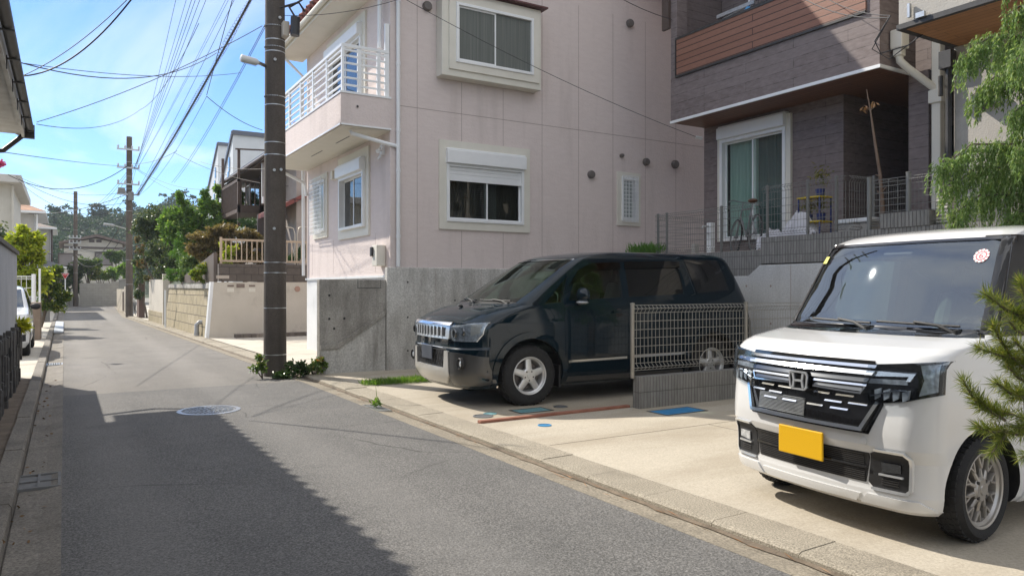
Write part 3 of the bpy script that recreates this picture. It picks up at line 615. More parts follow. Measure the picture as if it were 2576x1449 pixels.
# rain pipe with its hopper
hp = MB(); hp.box(9.62, 9.80, 5.78, 5.95, 4.66, 4.92); hp.box(9.65, 9.77, 5.81, 5.93, 4.56, 4.66); h0 = hp.build('rain_hopper', CREAM, dark, bevel=.015)
pipe(h0, [(9.71, 5.87, 4.58), (9.71, 5.86, 4.50), (9.78, 5.80, 4.40), (10.02, 5.58, 4.12), (10.06, 5.55, 4.04)], .05, CREAM, 'elbow')
b = MB(); b.box(10.0, 10.12, 5.48, 5.60, 1.9, 7.6); b.box(9.97, 10.15, 5.45, 5.63, 3.9, 4.08); b.build('downpipe', CREAM, dark, bevel=.012)
b = MB(); b.box(12.55, 12.59, 5.9, 6.75, 2.0, 4.1); b.build('front_door', DARKM, dark)
b = MB(); b.tube([(DX-.02, 10.02, 4.22), (DX-.12, 10.1, 4.25)], .03, 8); b.build('wire_insulator', WHITE, dark)
# laundry pole arm and pegs over the balcony
lp = thing('laundry_hanger', 'metal laundry pole bracket with a blue peg hanger over the balcony', 'laundry hanger', (9.7, 8.4, 5.9))
b = MB(); b.beam((9.5, 8.95, 6.02), (9.5, 8.15, 6.02), .03, .06); b.tube([(9.5, 8.85, 5.94), (9.5, 8.3, 6.0)], .012, 6); b.build('arm', STEEL, lp)
b = MB(); b.ball((9.5, 8.28, 5.90), .07, 10, 6, (1, .9, 1.3)); b.build('peg_basket', BLUEP, lp, 60)
b = MB()
for k in range(7): b.tube([(9.5, 8.22-.07*k, 6.02), (9.5, 8.22-.07*k, 5.93)], .006, 5)
b.tube([(9.5, 8.3, 6.03), (9.5, 7.7, 6.03)], .008, 6); b.tube([(9.5, 8.3, 5.96), (9.5, 7.7, 5.96)], .006, 6); b.build('peg', DARKM, lp)
# ================================================================ the grey stucco house
grey = thing('grey_house', 'grey stucco house with a cedar soffit under its overhanging upper floor', 'house', (11, 2, 0))
GX, GO = 9.66, 8.46
b = MB(); b.box(GX, 16, -6, 5.12, 0, 4.47); b.build('lower_wall', GREYS, grey)
b = MB(); b.box(GO, 16, -6, 5.12, 4.53, 9.5); b.build('upper_wall', GREYS, grey)
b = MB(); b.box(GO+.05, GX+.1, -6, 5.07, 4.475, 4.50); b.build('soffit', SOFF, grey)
b = MB(); b.box(GO-.02, GO+.05, -6, 5.14, 4.47, 4.53); b.box(GO+.05, GX+.2, 5.07, 5.14, 4.47, 4.53); b.build('edge_trim', DARKM, grey)
b = MB(); b.tube([(GX-.06, 5.16, 2.0), (GX-.06, 5.16, 4.3)], .035, 10); b.box(GX-.14, GX+.02, 5.09, 5.24, 4.20, 4.42); b.tube([(GX-.16, 5.2, 4.1), (GX-.16, 5.2, 3.85)], .03, 8); b.build('downpipe', DARKM, grey)
b = MB(); b.box(GX-.13, GX-.001, 4.66, 4.80, 3.62, 3.86); b.build('wall_light', BLACK, grey, bevel=.006)
# ================================================================ retaining wall, block courses, terrace
RX = 8.85
rw = thing('retaining_wall', 'pale concrete retaining wall topped with split face blocks behind the cars', 'retaining wall', (RX, 8, 0))
b = MB(); b.prism([(-6, -.05), (11.72, -.05), (11.72, 1.60), (7.72, 1.60), (7.50, 1.76), (-6, 1.78)], 0, RX, RX+.16); c_ = b.build('concrete', CONCL, rw, bevel=.008)
b = MB()
for y in (6.95, 8.1, 9.2, 10.3): b.box(RX-.0015, RX+.01, y-.004, y+.004, 0, 1.58 if y > 7.6 else 1.75)
for y in (6.6, 7.3, 7.75, 8.4):
    for z in (1.45, .9): b.lathe([(.018, 0), (.014, -.003)], (RX-.001, y, z), 0, 10)
b.build('form_joint', SEAM, c_)
b = MB(); b.box(RX+.01, RX+.15, -6, 7.49, 1.78, 2.17); b.box(RX+.01, RX+.15, 7.49, 11.7, 1.60, 1.985); b.build('block_course', BLOCK, rw)
MB().box(RX+.16, 15, -5.9, 11.6, 1.2, 2.0).build('terrace', APRON, kind='structure', base=False)
# ================================================================ welded mesh fences
def mesh_panel(p0, p1, z0, z1, m, par, dv=.05, nh=5, r=.0028, bend=.04, post=True, hr=.0035, pm=None, ps=.05):
    """one panel (> wires) and its posts between two points on the ground plan"""
    p0, p1 = Vector((*p0, 0)), Vector((*p1, 0)); d = (p1-p0); L = d.length; d.normalize(); nrm = Vector((d.y, -d.x, 0))
    if nrm.dot(Vector((-1, -1, 0))) < 0: nrm = -nrm
    b = MB(); H = z1-z0; q = .055
    n = max(2, int(L/dv))
    for i in range(n+1):
        o = p0+d*(L*i/n)
        pts = [o+Vector((0,0,z0)), o+nrm*bend+Vector((0,0,z0+q*.6)), o+Vector((0,0,z0+q*1.3)), o+Vector((0,0,z1-q*1.6)), o+nrm*bend+Vector((0,0,z1-q*.7)), o+Vector((0,0,z1))]
        b.tube(pts, r, 4, False)
    for k in range(nh+1):
        z = z0+q*1.5+(H-q*3.1)*k/nh
        b.tube([p0+Vector((0,0,z)), p1+Vector((0,0,z))], hr, 4, False)
    for z, bb in ((z0, 0), (z1, 0), (z1-q*.7, bend), (z0+q*.6, bend)): b.tube([p0+nrm*bb+Vector((0,0,z)), p1+nrm*bb+Vector((0,0,z))], hr, 4, False)
    return b.build('mesh_panel', m, par)
def post(p, z0, z1, m, par, s=.05):
    b = MB(); b.tube([(p[0], p[1], z0), (p[0], p[1], z1)], s/2, 10); b.lathe([(s/2+.004, 0), (s/2+.004, .012), (0, .02)], (p[0], p[1], z1), 2, 10); return b.build('post', m, par, 40)
# between the two driveways
bw = tag(None or MB().box(5.64, RX-.002, 6.49, 6.61, .03, .40).build('block_wall', BLOCK, bevel=.006), 'low grey split face block wall between the two parking spaces', 'block wall')
mf = thing('mesh_fence', 'stainless wire mesh fence on the low block wall beside the dark van', 'fence', (6.5, 6.55, .4))
f0 = oY(1596, 768, 6.55); f1 = oY(1882, 768, 6.55)
mesh_panel((f0.x-.03, 6.55), (f1.x+.02, 6.55), .47, f0.z, TANM, mf, .058, 6, .0033); mesh_panel((f1.x+.05, 6.55), (RX-.05, 6.55), .47, f0.z, TANM, mf, .05, 5, .003)
for x in (f0.x, f1.x, RX-.08): post((x, 6.585), .38, f0.z+.01, TANM, mf, .048)
# on top of the retaining wall
FXX = RX+.08
tf = thing('mesh_fence', 'grey wire mesh fence on the block courses in front of the dark house', 'fence', (FXX, 8, 2))
mesh_panel((FXX, 7.52), (FXX, 9.82), 2.02, 2.70, GREYM, tf, .05, 5); mesh_panel((FXX, 9.86), (10.9, 9.86), 2.02, 2.70, GREYM, tf, .05, 5)
for y in (9.82, 9.6, 8.35): post((FXX+.03, y), 1.98, 2.71, GREYM, tf, .042)
tf = thing('mesh_fence', 'taller grey wire mesh fence beside the bare young tree', 'fence', (FXX, 6.5, 2))
mesh_panel((FXX, 7.50), (FXX, 6.14), 2.20, 2.92, GREYM, tf, .05, 5); mesh_panel((FXX+.02, 6.10), (10.1, 6.02), 2.20, 2.92, GREYM, tf, .05, 5)
for p in ((FXX+.03, 7.45), (FXX+.03, 6.75), (FXX+.03, 6.3), (FXX+.5, 6.06)): post(p, 2.16, 2.93, GREYM, tf, .042)
gt = thing('mesh_gate', 'coarse wire mesh gate panel between two grey posts', 'gate', (FXX, 5.5, 2.17))
mesh_panel((FXX, 5.78), (FXX, 5.30), 2.22, 2.80, GREYM, gt, .10, 5, .005, .0, hr=.005)
for y in (5.80, 5.28): post((FXX, y), 2.16, 2.84, GREYM, gt, .06)
tf = thing('mesh_fence', 'grey wire mesh fence beside the white rain pipe', 'fence', (FXX, 4.9, 2))
mesh_panel((FXX, 5.25), (FXX, 4.2), 2.20, 2.80, GREYM, tf, .05, 5); post((FXX+.02, 4.2), 2.16, 2.8, GREYM, tf, .042)
MB().box(RX-.0, RX+.16, 4.98, 5.60, 2.17, 2.36).build('block_wall', BLOCK, label='raised split face block beside the mesh gate', cat='block wall')
# louvred meter cover on the wall
lv = thing('vent_louvre', 'pale slatted vent cover on the wall by the grey house', 'vent', (9.3, 5.0, 2.17))
b = MB(); p = oX(2372, 535, 9.0); y = p.y; b.box(9.0, 9.12, y-.09, y+.09, 2.17, 2.52); b.build('case', GREYS, lv)
b = MB()
for k in range(7): b.box(8.985, 9.0, y-.075, y+.075, 2.20+k*.043, 2.223+k*.043)
b.build('slats', CREAM, lv)
# ---------------------------------------------------------------- things on the terrace
TX = 9.45
wp = thing('standpipe', 'white garden standpipe with two taps beside the mesh fence', 'standpipe', (9.3, 8.95, 2.0))
p = oX(1788, 600, 9.35); b = MB(); b.box(p.x-.05, p.x+.05, p.y-.05, p.y+.05, 2.0, 2.52); b.build('column', WHITE, wp, bevel=.008)
b = MB(); b.tube([(p.x-.05, p.y, 2.46), (p.x-.16, p.y+.03, 2.46), (p.x-.17, p.y+.03, 2.42)], .014, 8); b.tube([(p.x-.05, p.y, 2.34), (p.x-.12, p.y-.03, 2.34)], .014, 8); b.build('tap', STEEL, wp, 50)
b = MB(); b.box(p.x-.05, p.x+.05, p.y+.32, p.y+.40, 2.0, 2.18); b.build('hose_box', GREYS, wp)
# bicycle leaning by the sliding door
BM = mat('bike_silver', (.30,.31,.32), rough=.35, metal=.7); RUB = mat('rubber', (.02,.02,.021), rough=.8); SAD = mat('brown_leather', (.14,.065,.035), rough=.6)
def bicycle(loc, rz, label, fm, s=1.0, tilt=0):
    t = thing('bicycle', label, 'bicycle', (0, 0, 0)); r = .33
    for x in (-.52, .52):
        b = MB(); b.lathe([(r-.018, -.016), (r, -.012), (r+.006, 0), (r, .012), (r-.018, .016)], (x, 0, r), 1, 36, close=True); w = b.build('wheel', RUB, t, 60)
        b = MB(); b.lathe([(r-.035, -.012), (r-.018, -.012), (r-.018, .012), (r-.035, .012)], (x, 0, r), 1, 36, close=True)
        for k in range(14): a = 2*PI*k/14; b.tube([(x+.02*math.cos(a+1), -.015, r+.02*math.sin(a+1)), (x+(r-.03)*math.cos(a), 0, r+(r-.03)*math.sin(a))], .0022, 4)
        b.lathe([(.022, -.035), (.022, .035)], (x, 0, r), 1, 10); b.build('rim', BM, w, 50)
    b = MB(); bb, st, hd, hl = (-.06, 0, .30), (-.20, 0, .80), (.33, 0, .82), (.37, 0, .70)
    for p, q in ((bb, st), (bb, hl), (st, hd), (hd, hl), (bb, (-.52, 0, r)), ((-.18, 0, .72), (-.52, 0, r)), (hl, (.52, 0, r))): b.tube([p, q], .016, 8)
    b.build('frame', fm, t, 50)
    b = MB(); b.tube([hd, (.31, 0, .95)], .013, 8); b.tube([(.28, -.28, .93), (.34, -.2, .98), (.32, 0, .96), (.34, .2, .98), (.28, .28, .93)], .012, 8); b.build('handlebar', BM, t, 50)
    b = MB(); b.tube([st, (-.215, 0, .90)], .013, 8); b.build('seat_post', BM, t)
    b = MB(); b.ball((-.22, 0, .93), .13, 12, 6, (1.1, .6, .28)); b.build('saddle', SAD, t, 60)
    b = MB(); b.lathe([(.09, -.006), (.09, .006)], (-.06, -.05, .30), 1, 20); b.tube([(-.06, -.05, .30), (-.02, -.1, .14)], .009, 6); b.tube([(-.06, .05, .30), (-.10, .1, .46)], .009, 6); b.build('crank', DARKM, t)
    t.location = loc; t.rotation_euler = (tilt, 0, rz); t.scale = (s, s, s); return t
p = oX(1870, 600, 9.7); bicycle((9.7, p.y, 2.0), R(60), 'silver bicycle with a brown saddle parked by the sliding door', BM, .92, R(6))
# white tarpaulin bundle
tp = MB(); p = oX(1975, 575, 9.35); nx, ny = 26, 14
for i in range(nx+1):
    for j in range(ny+1):
        u, v = i/nx, j/ny; y = p.y+.42-u*.98; x = 9.2+v*.42
        hgt = (.17*math.exp(-((u-.16)/.13)**2)+.40*math.exp(-((u-.66)/.24)**2))*math.sin(PI*v)**.7
        hgt += .02*math.sin(u*37+v*9)+.018*math.sin(u*17-v*21)
        tp.v.append((x+.02*math.sin(u*23), y+.02*math.sin(v*19), 2.0+max(0., hgt)+.16*(math.sin(PI*v) > .05)))
for i in range(nx):
    for j in range(ny): tp.f.append([i*(ny+1)+j, (i+1)*(ny+1)+j, (i+1)*(ny+1)+j+1, i*(ny+1)+j+1]); tp.m.append(0)
tp.build('tarpaulin', mat('white_sheeting', (.56,.56,.60), (.62,.62,.66), 6, .55, 0, .3, 20), None, 50, label='crumpled white tarpaulin bundle behind the taller mesh fence', cat='tarpaulin')
# yellow plant stand with pots
YEL = mat('yellow_plastic', (.60,.44,.02), rough=.45); NAVY = mat('navy_plastic', (.02,.035,.16), rough=.5)
p = oX(2048, 560, 9.5); ps = thing('plant_stand', 'yellow two tier plant stand with dark blue legs by the fence', 'plant stand', (9.5, p.y, 2.0))
b = MB()
for z in (2.38, 2.74): b.box(9.36, 9.66, p.y-.2, p.y+.2, z, z+.022)
b.pieces('shelf', YEL, ps, bevel=.006); b = MB()
for x in (9.38, 9.64):
    for y in (p.y-.18, p.y+.18): b.tube([(x, y, 2.0), (x, y, 2.74)], .013, 8)
b.pieces('leg', NAVY, ps)
LFY = leafmat('dry_potted_leaves', (.10,.12,.03), (.22,.20,.05), (.28,.22,.06)); STEM = mat('thin_twig', (.12,.085,.055), rough=.9)
for k, (dy, z0, h) in enumerate(((-.1, 2.76, .34), (.1, 2.40, .26), (-.12, 2.40, .24))):
    pp = thing('potted_plant', ('thin yellowing potted plant on the top shelf of the plant stand', 'small potted plant on the lower shelf nearer the sliding door', 'small potted plant on the lower shelf nearer the bare tree')[k], 'potted plant', (9.5, p.y+dy, z0), 'potted plants on the stand')
    b = MB(); b.lathe([(.05, 0), (.07, .11), (.075, .11)], (9.5, p.y+dy, z0), 2, 12); b.build('pot', NAVY, pp, 40)
    V, F = leafmesh(clump((9.5, p.y+dy, z0+.11+h*.55), (.16, .18, h*.6), 130, .1), .07, .25); npbuild('foliage', V, F, LFY, pp)
# white storage box
p = oX(2160, 575, 9.3); sb = thing('storage_box', 'white plastic storage box behind the block courses', 'box', (9.3, p.y, 2.0))
b = MB(); b.box(9.15, 9.6, p.y-.28, p.y+.22, 2.0, 2.30); b.build('tub', GREYS, sb, bevel=.02); b = MB(); b.box(9.12, 9.63, p.y-.31, p.y+.25, 2.30, 2.36); b.build('lid', WHITE, sb, bevel=.015)
# bare young tree
p = oX(2222, 600, 9.25); q = oX(2180, 235, 9.25)
bt = thing('bare_tree', 'bare young tree with a few withered leaves at its tip', 'tree', (9.25, p.y, 2.0)); b = MB()
TW = mat('bare_bark', (.16,.105,.075), (.21,.15,.11), 14, .9, 0, .4, 40)
pts = [Vector((9.25, p.y, 1.98)), Vector((9.25, p.y+.01, 2.5)), oX(2214, 440, 9.25), oX(2200, 350, 9.25), oX(2190, 280, 9.25), q+Vector((0, 0, .05))]
b.tube(pts, [.036, .030, .023, .018, .012, .005], 8); tr = b.build('trunk', TW, bt, 60)
b = MB()
for t, dy, dz in ((.18, .06, .05), (.2, -.07, .06), (.45, .05, .02)):
    o = pts[1].lerp(pts[3], t); b.tube([o, o+Vector((0, dy, dz))], [.012, .006], 6)
o = pts[4]
for dy, dz, k in ((.10, .10, 1), (.05, .20, 0), (-.04, .12, 1), (-.05, .05, 0)): b.tube([o, o+Vector((0, dy*.6, dz*.7)), o+Vector((0, dy, dz))], [.008, .005, .003], 5)
b.build('twig', TW, bt)
WL = leafmat('withered_leaves', (.34,.17,.07), (.46,.28,.14)); V, F = leafmesh([o+Vector((RNG.normal()*.02, dy, dz)) for dy, dz in ((.10,.08),(.11,.07),(.16,.06),(.05,.08),(-.04,.12),(-.05,.11),(.06,.07)) for _ in range(3)], .085, .3, None, 0, 1.2); npbuild('withered_leaf', V, F, WL, bt)
# grass on top of the low foundation behind the van
V, F = leafmesh(clump((8.9, 10.1, 2.03), (.12, .55, .10), 700, .2), .16, .1, np.array([0,0,.9])); npbuild('grass_tuft', V, F, leafmat('grass_green', (.06,.16,.02), (.12,.26,.04)), label='tuft of green grass on the wall behind the dark van', cat='grass', kind='stuff')
# ================================================================ cars
PEARL = mat('pearl_white_paint', (.68,.685,.685), (.655,.655,.65), 1.5, .26, coat=1., spec=.5)
WHITECAR = mat('white_car_paint', (.70,.71,.71), rough=.3, coat=1.)
def metallic(name, c, rough=.3):
    m, t, o = nt(name); v = coords(t); n = ramp(t, noise(t, v, 900, 1), [(.4, c), (.6, tuple(x*1.5 for x in c))])
    pbr(t, o, n, rough, .0, .9, spec=.03); MATS[name] = m; return m
DGREEN = metallic('dark_green_paint', (.0012,.0075,.013), .42)
CHROME = mat('chrome', (.74,.76,.78), rough=.13, metal=1.)
DCHROME = mat('smoked_chrome', (.16,.165,.17), rough=.12, metal=1.)
ALLOY = mat('silver_alloy', (.62,.62,.61), (.68,.68,.67), 9, .34, .5)
ALLOYD = mat('grey_alloy', (.38,.36,.335), (.44,.42,.39), 9, .34, .65)
GLOSSK = mat('gloss_black', (.008,.008,.009), rough=.12, coat=1.)
MATTK = mat('matt_black', (.012,.012,.013), rough=.6)
TYRE = mat('tyre_rubber', (.013,.013,.014), (.02,.02,.02), 30, .82, 0, .3, 120)
CHROMEB = mat('bright_trim', (.78,.80,.82), rough=.30, metal=.75)
SKID = mat('silver_skid_paint', (.56,.55,.52), rough=.35, metal=.35, coat=.4)
GREYP = mat('dark_grey_bumper_paint', (.075,.075,.075), rough=.34, metal=.5, coat=.5)
SEATM = mat('seat_fabric', (.26,.25,.23), rough=.9); SEATL = mat('light_seat_fabric', (.28,.27,.25), rough=.9); DASH = mat('dashboard', (.13,.13,.125), rough=.7)
CGLASS = glassmat('windscreen_glass', (.62,.72,.67), 1.9, .01, (.86,.95,.90))
CGLASSW = glassmat('coated_windscreen_glass', (.62,.68,.68), 2.5, .012, refl=(.85,.93,1.))
CGLASSF = glassmat('front_door_glass', (.60,.68,.62), 1.7)
CGLASSP = glassmat('privacy_glass', (.14,.16,.15), 1.7)
LENS = glassmat('lamp_lens', (.80,.83,.86), 1.5)
SILVR = mat('lamp_reflector', (.74,.76,.78), (.40,.42,.44), 34, .2, .35, coat=.5)
class Body:
    """a car body as level rings: every ring has a bowed front with rounded corners, flat sides and a rounded tail"""
    K = ('xf', 'bow', 'cx', 'cy', 'w', 'xr')
    def __init__(s, keys, xm, hl):
        s.z = np.array([k[0] for k in keys]); s.t = np.array([k[1:] for k in keys], float); s.xm, s.hl = xm, hl
    def at(s, z):
        """monotone cubic through the level keys"""
        zz, T = s.z, s.t; z = min(max(z, zz[0]), zz[-1]); i = int(min(max(np.searchsorted(zz, z)-1, 0), len(zz)-2)); h = zz[i+1]-zz[i]; u = (z-zz[i])/h
        d = (T[1:]-T[:-1])/(zz[1:]-zz[:-1])[:,None]
        def slope(k):
            if k == 0: return d[0]
            if k == len(zz)-1: return d[-1]
            a, b = d[k-1], d[k]; return np.where(a*b > 0, 2*a*b/(a+b+1e-12*np.sign(a+b)+1e-30), 0)
        m0, m1 = slope(i), slope(i+1); u2, u3 = u*u, u*u*u
        return dict(zip(s.K, (2*u3-3*u2+1)*T[i]+(u3-2*u2+u)*h*m0+(-2*u3+3*u2)*T[i+1]+(u3-u2)*h*m1))
    def taper(s, x): return 1-.022*((x-s.xm)/s.hl)**2
    def front(s, y, z, ins=0):
        p = s.at(z); a = min(abs(y), p['w']-1e-4); q = (p['w']-p['cy']); x = p['xf']+p['bow']*(a/p['w'])**2
        if a > q: x += p['cx']*(1-math.sqrt(max(0, 1-((a-q)/p['cy'])**2)))
        return x
    def side(s, x, z):
        p = s.at(z); w = p['w']; x0 = p['xf']+p['bow']+p['cx']; y = w*s.taper(max(x, s.xm-s.hl*.9))
        if x < x0:
            lo, hi = 0, w
            for _ in range(30):
                m = (lo+hi)/2
                if s.front(m, z) < x: lo = m
                else: hi = m
            y = min(y, lo)
        return y
    def ring(s, z, ins=0):
        p = s.at(z); w = max(.02, p['w']-ins); cy = min(p['cy'], w*.98); cx = p['cx']; xf = p['xf']+ins; xr = p['xr']-ins; pts = []
        for k in range(9): y = (w-cy)*k/8; pts.append((xf+p['bow']*(y/p['w'])**2, y))
        for k in range(1, 9):
            a = PI/2*k/8; y = (w-cy)+cy*math.sin(a); pts.append((xf+p['bow']*(y/p['w'])**2+cx*(1-math.cos(a)), y))
        x0 = pts[-1][0]; r = min(.22, max(.03, (xr-x0)*.3)); ry = min(.16, w*.5); x1 = xr-r
        y0 = pts[-1][1]
        for k in range(1, 25):
            u = k/24; x = x0+(x1-x0)*u; pts.append((x, w*s.taper(x)*(u*6 if u < 1/6 else 1)+y0*(1-u*6 if u < 1/6 else 0)))
        y1 = pts[-1][1]
        for k in range(1, 7): a = PI/2*k/6; pts.append((x1+r*math.sin(a), y1-ry*(1-math.cos(a))))
        ye = pts[-1][1]
        for k in range(1, 6): pts.append((xr+.02*(k/5), ye*(1-k/5)))
        full = [(x, -y) for x, y in pts] + [(x, y) for x, y in pts[-2:0:-1]]
        return full
    def loft(s, z0, z1, n, ins=0, extra=()):
        zs = sorted(set([round(z0+(z1-z0)*i/n, 4) for i in range(n+1)]+[round(float(k), 4) for k in list(s.z)+list(extra) if z0 <= k <= z1])); b = MB(); m = None
        for z in zs:
            r = s.ring(z, ins); m = len(r); b.v += [(x, y, z) for x, y in r]
        L = len(zs)
        for i in range(L-1):
            for k in range(m): b.f.append([i*m+k, i*m+(k+1)%m, (i+1)*m+(k+1)%m, (i+1)*m+k]); b.m.append(0)
        for base in (0, (L-1)*m):        # close with a strip between the two halves of the ring
            b.f.append(list(range(base, base+m))); b.m.append(0)
        return b
def bake(o, cutters, smooth=32):
    for c in cutters:
        md = o.modifiers.new('cut', 'BOOLEAN'); md.operation = 'DIFFERENCE'; md.object = c; md.solver = 'EXACT'; md.material_mode = 'INDEX'
    dg = bpy.context.evaluated_depsgraph_get(); me = bpy.data.meshes.new_from_object(o.evaluated_get(dg)); old = o.data; o.modifiers.clear(); o.data = me; me.name = o.name
    bpy.data.meshes.remove(old)
    for c in cutters: cm = c.data; bpy.data.objects.remove(c); bpy.data.meshes.remove(cm)
    me.polygons.foreach_set('use_smooth', [True]*len(me.polygons)); me.set_sharp_from_angle(angle=R(smooth)); wn = o.modifiers.new('normals', 'WEIGHTED_NORMAL'); wn.keep_sharp = True
def patch(fn, poly, off=.003, th=.02, axis=0, sgn=-1, step=.06, tilt=0):
    """a skin panel following fn(u, v) -> depth; poly in (u, v); axis 0: front panel (y, z), 1: side panel (x, z)"""
    bm = bmesh.new(); f = bm.faces.new([bm.verts.new((u, v, 0)) for u, v in poly]); bm.normal_update()
    if f.normal.z < 0: f.normal_flip()
    bmesh.ops.triangulate(bm, faces=bm.faces[:])
    us = [p[0] for p in poly]; vs = [p[1] for p in poly]
    for lo, hi, n in ((min(us), max(us), Vector((1,0,0))), (min(vs), max(vs), Vector((0,1,0)))):
        k = lo+step*.5
        while k < hi:
            bmesh.ops.bisect_plane(bm, geom=bm.verts[:]+bm.edges[:]+bm.faces[:], plane_co=n*k, plane_no=n); k += step
    def P(u, v, o): d = fn(u, v); return (d+sgn*o, u, v) if axis == 0 else (u, d*1.0+sgn*o, v)
    bm.verts.index_update(); V = [v.co.copy() for v in bm.verts]; n = len(V)
    vlo = min(vs); vs_ = [P(v.x, v.y, off-tilt*(v.y-vlo)) for v in V]+[P(v.x, v.y, off-th) for v in V]
    fs = [[v.index for v in f.verts] for f in bm.faces]; fs2 = [[i+n for i in f][::-1] for f in fs]
    sd = [[e.verts[0].index, e.verts[1].index, e.verts[1].index+n, e.verts[0].index+n] for e in bm.edges if e.is_boundary]
    bm.free(); return vs_, fs+fs2+sd
def stroke(pts, w, closed=False):
    P = [Vector((a, b)) for a, b in pts]; n = len(P); Lf, Rt = [], []
    for i in range(n):
        a = P[i-1] if i or closed else P[i]; c = P[(i+1) % n] if i < n-1 or closed else P[i]
        d1 = (P[i]-a); d2 = (c-P[i]); d1 = d1.normalized() if d1.length else d2.normalized(); d2 = d2.normalized() if d2.length else d1
        t = (d1+d2).normalized() if (d1+d2).length > 1e-6 else d1; nn = Vector((-t.y, t.x)); k = w/2/max(.45, nn.dot(Vector((-d1.y, d1.x)))); Lf.append(P[i]+nn*k); Rt.append(P[i]-nn*k)
    return [(p.x, p.y) for p in Lf]+[(p.x, p.y) for p in reversed(Rt)]
class Car:
    def __init__(s, body, name, label, cat): s.b = body; s.o = thing(name, label, cat); s.paint = None
    def fp(s, name, poly, m, off=.003, th=.02, par=None, mirror=False, step=.06, sm=40, tilt=0):
        for g in ((1, -1) if mirror else (1,)):
            b = MB(); b.add(*patch(lambda y, z: s.b.front(y, z), [(g*u, v) for u, v in poly], off, th, 0, -1, step, tilt)); o = b.build(name, m, par or s.o, sm)
        return o
    def sp(s, name, poly, m, off=.003, th=.02, par=None, sgn=-1, step=.08, sm=40):
        b = MB(); b.add(*patch(lambda x, z: sgn*s.b.side(x, z), poly, off, th, 1, sgn, step)); return b.build(name, m, par or s.o, sm)
    def both(s, name, polys, m, off=.003, th=.02, step=.08):
        return [s.sp(name, polys, m, off, th, sgn=g, step=step) for g in (-1, 1)]
def wheel(par, x, y, r, rr, wid, style, sgn=-1, steer=0, rimm=ALLOY):
    """tyre, rim with its spokes, hub cap and brake disc; the outer face looks along sgn*y"""
    org = Vector((x, y, r)); M = Matrix.Rotation(steer, 4, 'Z')
    def fin(b, name, m, p, sm=40): 
        b.v = [tuple(M @ Vector((v[0], v[1]*sgn, v[2]))+org) for v in b.v]; return b.build(name, m, p, sm)
    h = wid/2; b = MB()
    prof = [(rr-.008, h*.86), (rr+.012, h*.97), ((r+rr)/2+.01, h*1.02), (r-.022, h*.93), (r-.006, h*.72), (r, h*.45), (r, -h*.45), (r-.006, -h*.72), (r-.03, -h*.95), (rr, -h*.9)]
    b.lathe([(a, -d) for a, d in prof[::-1]] if False else prof, (0, 0, 0), 1, 48); b.f = [f for f in b.f if len(f) == 4]; b.m = [0]*len(b.f)
    # tread grooves as raised blocks on the crown
    for k in range(44):
        t = 2*PI*k/44
        for yy in (-.5, -.17, .17, .5):
            c, s_ = math.cos(t+yy*.09), math.sin(t+yy*.09); c2, s2 = math.cos(t+.09+yy*.09), math.sin(t+.09+yy*.09); q = [(r+.004)*c, (r+.004)*s_, (r+.004)*c2, (r+.004)*s2]
            y0, y1 = h*(yy-.13)*1.15, h*(yy+.13)*1.15; rz = r-.012
            b.add([(q[1], y0, q[0]), (q[1], y1, q[0]), (q[3], y1, q[2]), (q[3], y0, q[2]), (rz*s_, y0, rz*c), (rz*s_, y1, rz*c), (rz*s2, y1, rz*c2), (rz*s2, y0, rz*c2)], [(0,1,2,3),(0,4,5,1),(1,5,6,2),(2,6,7,3),(3,7,4,0)])
    w = thing('wheel', None, None); w.parent = par; ORG[w.name] = ORG[par.name]
    ty = fin(b, 'tyre', TYRE, w)
    b = MB(); b.lathe([(rr-.03, h*.62), (rr-.014, h*.74), (rr-.012, h*.88), (rr-.002, h*.93), (rr+.006, h*.90), (rr+.004, h*.80)], (0,0,0), 1, 48); b.f = [f for f in b.f if len(f) == 4]; b.m = [0]*len(b.f)
    b.lathe([(rr-.03, h*.62), (rr-.05, -h*.5), (rr-.02, -h*.8)], (0,0,0), 1, 40); b.f = [f for f in b.f if len(f) == 4]; b.m = [0]*len(b.f)
    fo = h*.74
    def bar(a0, r0, w0, r1, w1, a1=None, t0=.0, t1=.012, dp=.035):
        a1 = a0 if a1 is None else a1; P = []
        for (a, rad, ww, yy) in ((a0, r0, w0, fo-t0), (a1, r1, w1, fo-t1)):
            c, s_ = math.cos(a), math.sin(a)
            for e, dy in ((-1, -.008), (-.6, 0), (.6, 0), (1, -.008), (1, -dp), (-1, -dp)): P.append((rad*s_+e*ww/2*c, yy+dy, rad*c-e*ww/2*s_))
        b.add(P, [(i, (i+1)%6, (i+1)%6+6, i+6) for i in range(6)]+[(0,1,2,3,4,5),(6,7,8,9,10,11)])
    if style == 'five':
        for k in range(5): bar(2*PI*k/5+.0, .05, .085, rr-.015, .068, t0=-.004)
        hubr = .088
    else:
        for k in range(10):
            a = 2*PI*k/10+.1
            bar(a, .055, .026, rr*.60, .020, t0=.0); bar(a, rr*.55, .014, rr-.014, .017, a+.17, .004); bar(a, rr*.55, .014, rr-.014, .017, a-.17, .004)
        hubr = .07
    b.lathe([(0, fo+.004), (hubr*.82, fo+.004), (hubr, fo-.008), (hubr, fo-.05)], (0,0,0), 1, 28)
    rim = fin(b, 'rim', rimm, w, 30)
    b = MB(); b.lathe([(0, fo+.011), (.026, fo+.010), (.031, fo+.003), (.031, fo-.01)], (0,0,0), 1, 20); fin(b, 'hub_cap', rimm, rim, 40)
    b = MB(); n = 5 if style == 'five' else 4
    for k in range(n): a = 2*PI*(k+.5)/n; b.lathe([(.0, fo+.006), (.010, fo+.005), (.012, fo-.01)], (.057*math.sin(a), 0, .057*math.cos(a)), 1, 8)
    fin(b, 'wheel_nut', DARKM, rim, 40)
